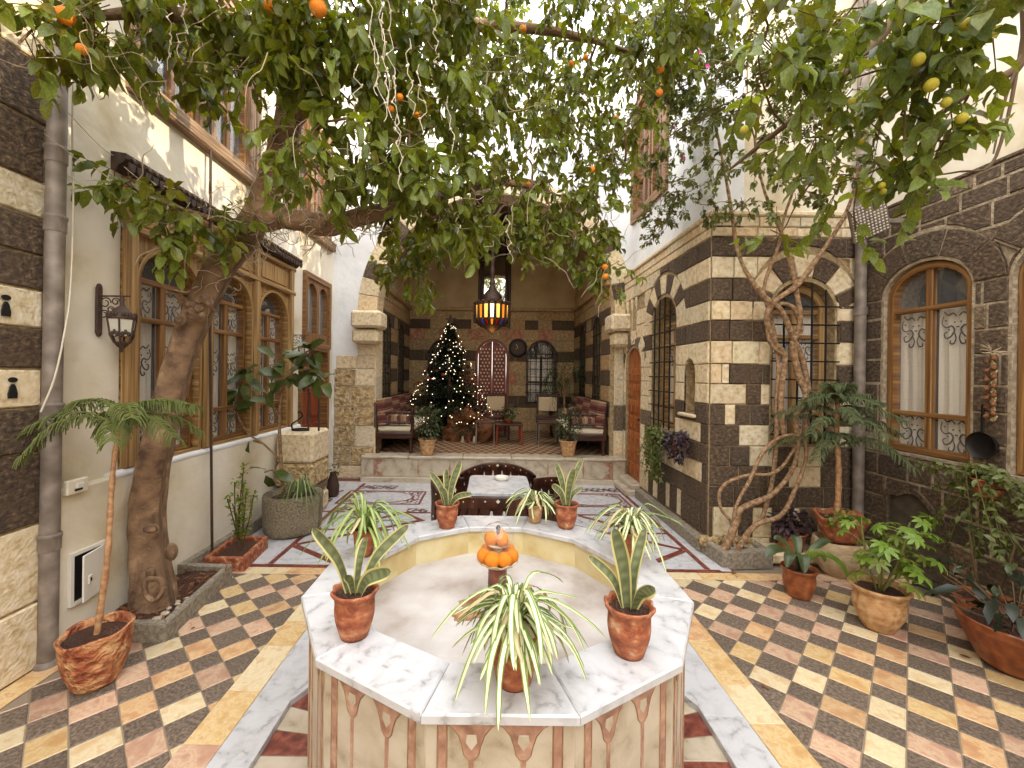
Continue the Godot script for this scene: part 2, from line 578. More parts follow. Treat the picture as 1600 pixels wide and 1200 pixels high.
	mat("stain", "ffffff", 0.8, tex(noise(44, 0.02, 5), [[0.2, "7f5a3a"], [0.8, "b08c68"]]), 1.0)
	mat("soil", "ffffff", 1.0, tex(noise(45, 0.06, 5), [[0.2, "40251a"], [0.5, "5c3a28"], [0.85, "7d5a42"]]), 2.0, grit, 2.0)
	mat("pebble", "ffffff", 0.8, tex(noise(46, 0.03, 4), [[0.2, "8a7a66"], [0.8, "c4b59e"]]), 2.0)
	# wood, metal, cloth
	var wood := noise(50, 0.012, 5)
	var wt := tex(wood, [[0.1, "573819"], [0.4, "704a25"], [0.65, "845c30"], [0.9, "9a7242"]], 512, 128)
	mat("wood", "ffffff", 0.5, wt, 1.0, fine, 0.15)
	M["wood"].uv1_scale = Vector3(4.0, 0.6, 1)
	mat("pale_wood", "ffffff", 0.6, tex(noise(51, 0.012, 5), [[0.1, "75552c"], [0.4, "937041"], [0.65, "a78453"], [0.9, "bb9a69"]], 512, 128), 1.0, fine, 0.2)
	M["pale_wood"].uv1_scale = Vector3(4.0, 0.6, 1)
	mat("grey_wood", "ffffff", 0.75, tex(noise(52, 0.02, 5), [[0.1, "56402d"], [0.4, "74593f"], [0.65, "8e7152"], [0.9, "a78c6b"]], 512, 128), 1.0, fine, 0.5)
	M["grey_wood"].uv1_scale = Vector3(4.0, 0.6, 1)
	mat("dark_wood", "ffffff", 0.35, tex(noise(53, 0.02, 4), [[0.1, "26120b"], [0.5, "3b1d12"], [0.9, "532c1b"]], 512, 128), 1.0)
	mat("red_wood", "ffffff", 0.4, tex(noise(54, 0.02, 4), [[0.1, "561d0f"], [0.5, "782f1a"], [0.9, "923f24"]], 512, 128), 1.0)
	mat("orange_wood", "ffffff", 0.45, tex(noise(55, 0.02, 4), [[0.1, "783d17"], [0.5, "985425"], [0.9, "ae6a35"]], 512, 128), 1.0)
	mat("lattice", "ffffff", 0.7, tex(noise(56, 0.03, 4), [[0.1, "2c1e15"], [0.9, "4d382a"]]), 1.0)
	mat("inlay_white", "d8cdb8", 0.35)
	mat("iron", "1f1a18", 0.5)
	M["iron"].metallic = 0.5
	mat("rust_iron", "ffffff", 0.7, tex(noise(57, 0.04, 4), [[0.2, "33231a"], [0.8, "51392a"]]), 2.0)
	mat("old_bronze", "ffffff", 0.55, tex(noise(58, 0.04, 4), [[0.2, "30221a"], [0.8, "5a4230"]]), 2.0)
	M["old_bronze"].metallic = 0.4
	mat("pipe", "ffffff", 0.5, tex(noise(59, 0.012, 5), [[0.2, "685c51"], [0.6, "7d7166"], [0.9, "918477"]]), 1.0)
	mat("steel", "a8a6a2", 0.3)
	M["steel"].metallic = 0.9
	mat("mirror", "e4e0d8", 0.03)
	M["mirror"].metallic = 1.0
	mat("cream_plastic", "ddd3bd", 0.4)
	mat("white_paint", "dcd6ca", 0.45)
	mat("cable_white", "c9bda8", 0.6)
	mat("black", "0d0b0a", 0.6)
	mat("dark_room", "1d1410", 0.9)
	mat("iron_panel", "ffffff", 0.6, tex(noise(60, 0.02, 4), [[0.2, "453d33"], [0.8, "5c5144"]]), 1.0)
	mat("curtain", "ffffff", 0.9, tex(noise(61, 0.15, 2), [[0.2, "ddd2be"], [0.8, "e6ddcc"]]), 1.0, cloth, 0.1)
	M["curtain"].backlight_enabled = true
	M["curtain"].backlight = Color("6b6254")
	mat("embroidery", "37261f", 0.9)
	mat("striped_cloth", "ffffff", 0.85, null, 1.0, cloth, 0.2)
	mat("canvas", "c3ae8c", 0.9, null, 1.0, cloth, 0.2)
	mat("kraft_paper", "ffffff", 0.7, tex(noise(62, 0.02, 4), [[0.2, "563014"], [0.8, "8d5a2e"]]), 2.0)
	var g := mat("glass", "ffffff", 0.02)
	g.transparency = BaseMaterial3D.TRANSPARENCY_ALPHA
	g.albedo_color = Color(1, 1, 1, 0.04)
	g.vertex_color_use_as_albedo = false
	mat("frosted", "d8d2c2", 0.35)
	M["frosted"].backlight_enabled = true
	M["frosted"].backlight = Color("b9b2a2")
	glow("lantern_warm", "d9a050", "ffb950", 1.0)
	glow("lantern_amber", "b0621c", "ff8a1c", 0.5)
	glow("lantern_red", "7a1710", "c61a0c", 0.12)
	glow("lantern_blue", "28306b", "3a4cc0", 0.18)
	glow("lantern_white", "e0d0a8", "ffe2a4", 1.4)
	glow("fairy", "ffffff", "ffe6bd", 1.7)
	# clay
	mat("terracotta", "ffffff", 0.8, tex(noise(70, 0.016, 6), [[0.12, "6e3a24"], [0.4, "934f33"], [0.62, "a9643f"], [0.78, "bb8560"], [0.93, "d0b296"]]), 2.2, fine, 0.5, true, true)
	mat("light_clay", "ffffff", 0.8, tex(noise(71, 0.016, 6), [[0.12, "94683f"], [0.4, "b68a5b"], [0.65, "c9a072"], [0.9, "d8bb92"]]), 2.2, fine, 0.5, true, true)
	mat("carved_clay", "ffffff", 0.8, tex(noise(72, 0.014, 6, false, 30.0), [[0.15, "6b301d"], [0.35, "94492b"], [0.55, "bb7a4d"], [0.8, "d3a777"]]), 1.4, tex(noise(8, 0.02, 4, true), []), 3.5, true, true)
	mat("glazed_clay", "ffffff", 0.35, tex(noise(73, 0.012, 5), [[0.15, "61301a"], [0.5, "8a4b28"], [0.85, "a8683e"]]), 2.0, null, 0.0, true, true)
	mat("pale_clay", "ffffff", 0.9, tex(noise(74, 0.016, 6), [[0.12, "8f7455"], [0.5, "b39b78"], [0.9, "cbb796"]]), 1.6, fine, 1.0, true, true)
	# plants
	mat("bark", "ffffff", 0.85, tex(noise(80, 0.01, 6), [[0.12, "533d2b"], [0.35, "725841"], [0.6, "86694e"], [0.88, "a48767"]]), 1.2, tex(noise(9, 0.03, 6, true), []), 0.6)
	mat("vine_bark", "ffffff", 0.85, tex(noise(81, 0.02, 5), [[0.12, "72563c"], [0.5, "967656"], [0.9, "b49672"]]), 2.0, fine, 1.0)
	mat("twig", "5a452c", 0.9)
	mat("dry_tendril", "b7a68b", 0.9)
	mat("green_stem", "6b6a35", 0.7)
	mat("cane", "ffffff", 0.6, tex(noise(47, 0.02, 4), [[0.2, "8f6544"], [0.5, "aa7f59"], [0.85, "c09a70"]]), 2.0)
	var lt := tex(noise(82, 0.02, 4), [[0.2, "c4c4c4"], [0.8, "ffffff"]], 256)
	leafy("citrus_leaf", "8c9a42", "fff668", 0.33, lt)
	leafy("lemon_leaf", "8c9e4c", "fff070", 0.38, lt)
	leafy("vine_leaf", "808a4a", "e0d860", 0.5, lt)
	leafy("rubber_leaf", "55602c", "6a7a24", 0.3, lt)
	leafy("pine_needle", "6b7434", "9ab03a", 0.5)
	leafy("leathery_leaf", "2b3222", "3c4220", 0.4, lt)  # very dark green of the leathery leaves in the clay bowl
	leafy("dark_leaf", "4c5832", "6a7430", 0.4, lt)
	leafy("bright_leaf", "86a53e", "b8d846", 0.4, lt)
	leafy("purple_leaf", "463238", "6a3844", 0.5, lt)
	leafy("strap", "ffffff", "6f7a4a", 0.45)
	leafy("snake_strap", "ffffff", "50583a", 0.38)
	leafy("fir_needle", "2b3a22", "2a3a18", 0.6)
	mat("orange_peel", "e8860c", 0.38, null, 1.0, grit, 0.12)
	M["orange_peel"].uv1_scale = Vector3(6, 6, 1)
	mat("lemon_peel", "b8ac2a", 0.38, null, 1.0, grit, 0.12)
	mat("petal", "c43c86", 0.6)

func camera_and_light() -> void:
	var cam := Camera3D.new()
	cam.name = "camera"
	add_child(cam)
	cam.position = Vector3(0, 1.65, 0)
	cam.rotation.z = 0.0131
	cam.set_frustum(1200.0 / 657.0 * 0.05, Vector2(32.0, -14.0) / 657.0 * 0.05, 0.05, 120.0)
	cam.current = true
	var sky_m := ProceduralSkyMaterial.new()
	sky_m.sky_top_color = Color(0.93, 0.935, 0.95)
	sky_m.sky_horizon_color = Color(1.0, 0.968, 0.91)
	sky_m.ground_horizon_color = Color(0.6, 0.55, 0.5)
	sky_m.ground_bottom_color = Color(0.35, 0.3, 0.27)
	sky_m.sky_curve = 0.15
	sky_m.sky_energy_multiplier = 1.5
	var sky := Sky.new()
	sky.sky_material = sky_m
	var e := Environment.new()
	e.background_mode = Environment.BG_SKY
	e.sky = sky
	e.tonemap_mode = Environment.TONE_MAPPER_LINEAR
	e.tonemap_exposure = 2.35
	e.sdfgi_enabled = true
	e.ssao_enabled = true
	e.ssil_enabled = true
	var w := WorldEnvironment.new()
	w.name = "daylight"
	w.environment = e
	add_child(w)
	var sun := DirectionalLight3D.new()
	sun.name = "sun"
	sun.light_energy = 0.75
	sun.light_color = Color(1.0, 0.93, 0.82)
	sun.light_angular_distance = 0.5
	sun.shadow_enabled = true
	add_child(sun)
	# from the right and a little behind, low enough for the far roof edge to shade the court
	sun.look_at_from_position(Vector3(7.0, 3.3, 3.2), Vector3.ZERO)

func building(called: String, label: String) -> Node3D:
	var b := thing(called, label, "wall")
	b.set_meta("kind", "thing")
	return b

# glazed wooden window in an arched opening; rows: heights of the cross bars
func window(owner_node: Node, T: Transform3D, s0: float, s1: float, y0: float, ysp: float, rise: float, rows: Array, z: float, m: String, o := {}) -> void:
	var fw: float = o.get("frame", 0.05)
	var mid := (s0 + s1) * 0.5
	var outer := arch(s0, s1, y0, ysp, rise)
	var inner := arch(s0 + fw, s1 - fw, y0 + fw, ysp, rise - fw)
	var fr := MB.new()
	fr.ring(T, outer, inner, z - 0.07, z)
	var w := part(owner_node, "window", fr, M[m])
	var bar := func(a: Vector2, b: Vector2, wd: float, zz: float) -> void:
		var mb := MB.new()
		var c := (a + b) * 0.5
		var sz := Vector3(absf(b.x - a.x) + (wd if a.x == b.x else 0.0), absf(b.y - a.y) + (wd if a.y == b.y else 0.0), 0.045)
		mb.uo = Vector2(R(0, 3), R(0, 3))
		mb.box(T * at(Vector3(c.x, c.y, zz)), sz, 0.006)
		part(w, "glazing_bar", mb, M[m])
	var top: float = rows[rows.size() - 1]
	for r in rows:
		bar.call(Vector2(s0 + fw * 0.7, r), Vector2(s1 - fw * 0.7, r), 0.04, z - 0.03)
	if o.get("mullion", true):
		bar.call(Vector2(mid, y0 + fw * 0.7), Vector2(mid, top if not o.get("full_mullion", false) else ysp + rise - fw), 0.055, z - 0.034)
	var edges := [y0 + fw]
	edges.append_array(rows)
	for k in edges.size() - 1:
		for h in 2:
			var a: float = s0 + fw if h == 0 else mid
			var b: float = mid if h == 0 else s1 - fw
			var g := MB.new()
			g.box(T * at(Vector3((a + b) * 0.5, (edges[k] + edges[k + 1]) * 0.5, z - 0.045)), Vector3(b - a, edges[k + 1] - edges[k], 0.004), 0.0)
			part(w, "pane", g, M.glass)
	var g2 := MB.new()
	g2.prism(T, clipped(inner, [rect(s0 - 1, y0 - 1, s1 + 1, top)])[0], z - 0.047, z - 0.043, 0.0, true)
	part(w, "pane", g2, M.glass)
	# cloth behind the glass, with scroll embroidery
	if o.get("curtain", true):
		for h in 2:
			var a: float = s0 + fw * 0.6 if h == 0 else mid + R(0.0, 0.03)
			var b: float = mid - R(0.0, 0.03) if h == 0 else s1 - fw * 0.6
			var rws := []
			for r in 7:
				var row := PackedVector3Array()
				for k in 25:
					var f := k / 24.0
					row.append(T * Vector3(lerpf(a, b, f), lerpf(y0 + fw * 0.8, top, r / 6.0), z - 0.085 + 0.008 * sin(f * 19.0 + h * 2.0 + r * 0.15) + 0.004 * sin(f * 47.0 + r * 0.3)))
				rws.append(row)
			var cm := MB.new()
			cm.grid(rws)
			part(w, "curtain", cm, M.curtain)
			var em := MB.new()
			var cx := (a + b) * 0.5
			for q in o.get("scrolls", []):
				for sg in [-1.0, 1.0]:
					scroll(em, T, Vector2(cx, q[0]), sg, minf(q[1], (b - a) * 0.8), z - 0.070)
			if em.v.size(): part(w, "embroidery", em, M.embroidery)
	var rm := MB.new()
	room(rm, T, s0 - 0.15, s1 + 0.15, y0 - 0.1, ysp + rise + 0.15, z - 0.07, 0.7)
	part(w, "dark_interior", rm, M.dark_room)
	if o.has("grille"):
		var ir: Array = o.grille
		var zg: float = o.get("grille_z", 0.02)
		for k in ir[0]:
			var s := lerpf(s0, s1, (k + 0.7) / (ir[0] + 0.4))
			var f := (s - mid) / ((s1 - s0) * 0.5)
			var mb := MB.new()
			mb.tube(PackedVector3Array([T * Vector3(s, y0, zg), T * Vector3(s, ysp + rise * sqrt(maxf(0, 1 - f * f)), zg)]), PackedFloat32Array([0.009]), 6)
			part(w, "grille_bar", mb, M.iron)
		for k in ir[1]:
			var y := lerpf(y0, ysp + rise * 0.45, (k + 0.5) / ir[1])
			var mb := MB.new()
			mb.tube(PackedVector3Array([T * Vector3(s0 - 0.03, y, zg + 0.012), T * Vector3(s1 + 0.03, y, zg + 0.012)]), PackedFloat32Array([0.008]), 6)
			part(w, "grille_bar", mb, M.iron)

# inside of a dark room behind an opening: back, sides, top and bottom
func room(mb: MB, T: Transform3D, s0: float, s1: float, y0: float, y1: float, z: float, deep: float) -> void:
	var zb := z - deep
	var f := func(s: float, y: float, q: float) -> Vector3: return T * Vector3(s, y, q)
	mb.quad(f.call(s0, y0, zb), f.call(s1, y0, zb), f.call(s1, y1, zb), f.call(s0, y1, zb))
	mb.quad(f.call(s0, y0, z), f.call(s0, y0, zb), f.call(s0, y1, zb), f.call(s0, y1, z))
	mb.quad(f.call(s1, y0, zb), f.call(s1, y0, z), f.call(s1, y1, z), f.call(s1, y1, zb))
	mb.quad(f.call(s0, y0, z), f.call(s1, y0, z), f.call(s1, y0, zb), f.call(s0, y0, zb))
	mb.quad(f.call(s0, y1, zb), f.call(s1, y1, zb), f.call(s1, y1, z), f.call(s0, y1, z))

func scroll(mb: MB, T: Transform3D, c: Vector2, sg: float, w: float, z: float) -> void:
	var strokes := [[[0.04, 0.42], [0.15, 0.54], [0.3, 0.48], [0.43, 0.62]],
		[[0.46, 0.45], [0.5, 0.2], [0.36, 0.05], [0.2, 0.1], [0.1, -0.06], [0.22, -0.27], [0.38, -0.32], [0.43, -0.16], [0.33, -0.11]],
		[[0.12, -0.12], [0.05, -0.32], [0.12, -0.52], [0.24, -0.5], [0.22, -0.4]]]
	for st in strokes:
		var p := []
		for q in st: p.append(T * Vector3(c.x + sg * q[0] * w, c.y + q[1] * w, z))
		var sp := spline(p, 4)
		mb.tube(sp, radii([0.0035, 0.0062, 0.004], sp.size()), 4)
	for q in [[0.28, -0.03], [0.1, 0.22], [0.38, 0.3], [0.02, 0.05]]:
		mb.ball(T * Vector3(c.x + sg * q[0] * w, c.y + q[1] * w, z), Vector3.ONE * 0.006, 6, 4)

func ground() -> void:
	var g := MB.new()
	g.prism(flo(-0.03), rect(-15, -15, 15, 20), -0.2, 0.0, 0.0, true)
	struct("ground", g, M.grout)

const CX := 0.035
const CD := 1.84

func floor_tiles() -> void:
	var fl := struct("checkered_floor", _bed(), M.grout)
	# 45 degree checker of alternating long and short courses
	var a := 0.174
	var b := 0.137
	var keep := [rect(1.43, 0.9, 3.49, 3.44), rect(-2.36, 0.9, -1.345, 3.44)]
	var us := []
	var u := 3.59 - 16 * (a + b) + 0.012
	for k in 64:
		us.append([u, k % 2 == 0])      # starts with a short one
		u += b if k % 2 == 0 else a
	var lights := ["yellow_tile", "cream_tile", "pink_tile", "orange_tile", "cream_tile", "pink_tile"]
	for side in 2:
		var v := -0.14 if side == 0 else -2.895
		var vs := []
		if side == 0:
			v -= 10 * (a + b)
			for k in 40:
				vs.append([v, k % 2 == 0]); v += b if k % 2 == 0 else a
		else:
			v -= 10 * (a + b)
			for k in 40:
				vs.append([v, k % 2 == 0]); v += b if k % 2 == 0 else a
		for i in us.size() - 1:
			for j in vs.size() - 1:
				var g := 0.0024
				var u0: float = us[i][0] + g
				var u1: float = us[i + 1][0] - g
				var v0: float = vs[j][0] + g
				var v1: float = vs[j + 1][0] - g
				var p := PackedVector2Array()
				for q in [[u0, v0], [u1, v0], [u1, v1], [u0, v1]]:
					p.append(Vector2(q[0] + q[1], q[0] - q[1]) * 0.70710678)
				var c := (p[0] + p[2]) * 0.5
				# off the picture: nothing of it shows
				if c.y < 1.65 or (c.x > 0 and c.x > c.y * 1.3 + 0.3) or (c.x < 0 and -c.x > c.y * 1.2 + 0.6): continue
				for z in 4: p[z] += Vector2(R(-0.0012, 0.0012), R(-0.0012, 0.0012))
				for q in Geometry2D.intersect_polygons(p, keep[side]):
					if absf(area(q)) < 0.0004: continue
					var light: bool = (not us[i][1]) != (not vs[j][1])
					var mb := MB.new()
					var tn := R(0.78, 1.08)
					mb.col = Color(tn, tn, tn)
					mb.uo = Vector2(R(0, 9), R(0, 9))
					mb.prism(flo(0), q, -0.03, R(-0.0016, 0.0016), 0.0035)
					part(fl, "tile", mb, M[lights[rng.randi() % 6]] if light else M.dark_tile)
	# coloured border bands
	var lc := ["yellow_tile", "orange_tile", "cream_tile", "pink_tile", "orange_tile", "yellow_tile"]
	var band := func(x0: float, d0: float, x1: float, d1: float, along_d: bool) -> void:
		var s := d0 if along_d else x0
		var e := d1 if along_d else x1
		while s < e - 0.05:
			var q := minf(s + R(0.22, 0.4), e)
			if e - q < 0.12: q = e
			var mb := MB.new()
			mb.uo = Vector2(R(0, 9), R(0, 9))
			var tn := R(0.92, 1.08)
			mb.col = Color(tn, tn, tn)
			mb.prism(flo(0), rect(x0, s + 0.001, x1, q - 0.001) if along_d else rect(s + 0.001, d0, q - 0.001, d1), -0.03, 0.001, 0.0025)
			part(fl, "border_tile", mb, M[lc[rng.randi() % 6]])
			s = q
	band.call(-1.343, 1.2, -1.172, 3.445, true)
	band.call(1.255, 1.2, 1.428, 3.445, true)
	band.call(-2.49, 3.447, 3.49, 3.56, false)
	band.call(-2.49, 1.2, -2.362, 2.54, true)
	# white marble square round the fountain, with a many sided well
	var well := PackedVector2Array()
	for k in 12:
		var w := PI / 12 + k * PI / 6
		well.append(Vector2(CX + 1.06 * cos(w), CD + 1.06 * sin(w)))
	var cuts := [-1.17, -0.72, CX, 0.8, 1.253]
	var dcut := [1.0, 1.62, 2.05, 2.6, 3.0, 3.445]
	for i in 4:
		for j in 5:
			for q in clipped(rect(cuts[i] + 0.0008, dcut[j] + 0.0008, cuts[i + 1] - 0.0008, dcut[j + 1] - 0.0008), [well]):
				var mb := MB.new()
				mb.uo = Vector2(R(0, 9), R(0, 9))
				mb.prism(flo(0), q, -0.05, 0.002, 0.0025)
				part(fl, "marble_slab", mb, M.marble)
	for k in 48:
		var w0 := TAU * k / 48 + 0.002
		var w1 := TAU * (k + 1) / 48 - 0.002
		var p := PackedVector2Array([Vector2(cos(w0), sin(w0)) * 0.7, Vector2(cos(w0), sin(w0)) * 1.07, Vector2(cos(w1), sin(w1)) * 1.07, Vector2(cos(w1), sin(w1)) * 0.7])
		for q in 4: p[q] += Vector2(CX, CD)
		for q in Geometry2D.intersect_polygons(p, well):
			var mb := MB.new()
			mb.uo = Vector2(R(0, 9), R(0, 9))
			mb.prism(flo(-0.028), q, -0.01, 0.0, 0.002)
			part(fl, "ring_tile", mb, M.red_stone if k % 2 else M.warm_marble)

func _bed() -> MB:
	var mb := MB.new()
	mb.prism(flo(-0.004), rect(-2.6, 0.3, -1.172, 3.57), -0.02, 0.0, 0.0)
	mb.prism(flo(-0.004), rect(1.255, 0.3, 3.6, 3.57), -0.02, 0.0, 0.0)
	return mb

func marble_floor() -> void:
	var bed := MB.new()
	bed.prism(flo(-0.006), rect(-2.6, 3.57, 2.1, 6.6), -0.02, 0.0, 0.0)
	var fl := struct("marble_floor", bed, M.red_stone)
	# slabs between the strips
	var xs := [-2.5, -1.95, -1.25, -0.6, CX, 0.7, 1.3, 1.9, 2.08]
	var ds := [3.6, 4.43, 5.0, 5.27, 5.93, 6.42]
	for i in xs.size() - 1:
		for j in ds.size() - 1:
			var mb := MB.new()
			mb.uo = Vector2(R(0, 9), R(0, 9))
			var tn := R(0.94, 1.04)
			mb.col = Color(tn, tn, tn)
			mb.prism(flo(0), rect(xs[i] + 0.001, ds[j] + 0.001, xs[i + 1] - 0.001, ds[j + 1] - 0.001), -0.02, R(0, 0.0008), 0.002)
			part(fl, "marble_slab", mb, M.marble)
	var strip := func(a: Vector2, b: Vector2, w: float, m: String) -> void:
		var mb := MB.new()
		var d := (b - a).normalized()
		var n := Vector2(-d.y, d.x) * w * 0.5
		mb.uo = Vector2(R(0, 9), R(0, 9))
		mb.prism(flo(0.004), PackedVector2Array([a - n, b - n, b + n, a + n]), -0.003, 0.0005 + R(0, 0.0006), 0.0)
		part(fl, "red_strip", mb, M[m])
	strip.call(Vector2(-2.49, 3.585), Vector2(1.98, 3.585), 0.045, "red_stone")
	for s in [-1.0, 1.0]:
		var f := func(x: float, d: float) -> Vector2: return Vector2(CX * 0.0 + s * x, d)
		strip.call(f.call(1.88, 3.62), f.call(1.88, 6.3), 0.045, "red_stone")
		strip.call(f.call(0.5, 4.43), f.call(1.86, 4.43), 0.035, "red_stone")
		strip.call(f.call(0.3, 5.0), f.call(2.4 if s < 0 else 1.95, 5.0), 0.035, "red_stone")
		strip.call(f.call(1.85, 4.0), f.call(1.3, 3.63), 0.06, "red_stone")
		strip.call(f.call(1.85, 4.03), f.call(0.75, 4.75), 0.045, "red_stone")
		strip.call(f.call(1.0, 4.97), f.call(0.75, 4.72), 0.05, "red_stone")
		strip.call(f.call(1.05, 4.97), f.call(1.6, 4.46), 0.05, "red_stone")
		# medallion panel
		var x0 := 0.9
		var x1 := 1.80
		var d0 := 5.32
		var d1 := 5.9
		if s < 0: x1 = 1.95
		for q in [[x0, d0, x1, d0], [x0, d1, x1, d1], [x0, d0, x0, d1], [x1, d0, x1, d1]]:
			strip.call(f.call(q[0], q[1]), f.call(q[2], q[3]), 0.03, "red_stone")
		var c := Vector2(s * (x0 + x1) * 0.5, (d0 + d1) * 0.5)
		var o1 := PackedVector2Array()
		var o2 := PackedVector2Array()
		for k in 96:
			var w := TAU * k / 96
			var lobe := 1.0 + 0.045 * absf(sin(w * 8.0))
			var v := Vector2(cos(w) * 0.39, sin(w) * 0.235)
			o1.append(c + v * lobe * 1.03)
			o2.append(c + v * lobe * 0.96)
		var mb := MB.new()
		mb.ring(flo(0.004), o1, o2, -0.002, 0.0022)
		part(fl, "scalloped_band", mb, M.red_stone)
		var pl := MB.new()
		pl.prism(flo(0.004), o2, -0.002, 0.0012, 0.0)
		part(fl, "medallion", pl, M.marble)
		# small chips in the corners
		var ch := MB.new()
		for k in 420:
			var p := Vector2(s * R(x0 + 0.03, x1 - 0.03), R(d0 + 0.03, d1 - 0.03))
			var e := (p - c) / Vector2(0.435, 0.27)
			if e.length() < 1.0: continue
			var w := R(0, TAU)
			var r := R(0.012, 0.022)
			var tri := PackedVector2Array()
			for q in 3: tri.append(p + Vector2(cos(w + q * 2.1), sin(w + q * 2.1)) * r)
			ch.prism(flo(0.003), tri, -0.001, R(0.001, 0.0022), 0.0)
		tag(part(fl, "mosaic_chips", ch, M.red_stone), "", "", "", "stuff")
	for blk in [[-2.42, 5.3, -2.0, 5.95], [1.35, 5.02, 1.86, 5.2], [-1.86, 5.02, -1.35, 5.2], [-1.0, 5.02, -0.7, 5.2], [1.3, 6.0, 1.86, 6.2], [-1.9, 6.0, -1.3, 6.2]]:
		for m in ["red_stone", "basalt"]:
			var ch := MB.new()
			var st := 0.062
			var nx := int((blk[2] - blk[0]) / st)
			var nd := int((blk[3] - blk[1]) / st)
			for i in nx:
				for j in nd:
					if ((i + j) % 2 == 0) != (m == "red_stone"): continue
					var x: float = blk[0] + (i + 0.5) * st
					var d: float = blk[1] + (j + 0.5) * st
					var h := st * 0.47
					var w := PI * 0.5 * ((i * 7 + j * 3) % 4)
					var tri := PackedVector2Array()
					for q in [Vector2(-1, -1), Vector2(1, -1), Vector2(-1, 1)]: tri.append(Vector2(x, d) + q.rotated(w) * h)
					ch.prism(flo(0.004), tri, -0.001, 0.001 + R(0, 0.0008), 0.0)
			tag(part(fl, "mosaic_chips", ch, M[m]), "", "", "", "stuff")

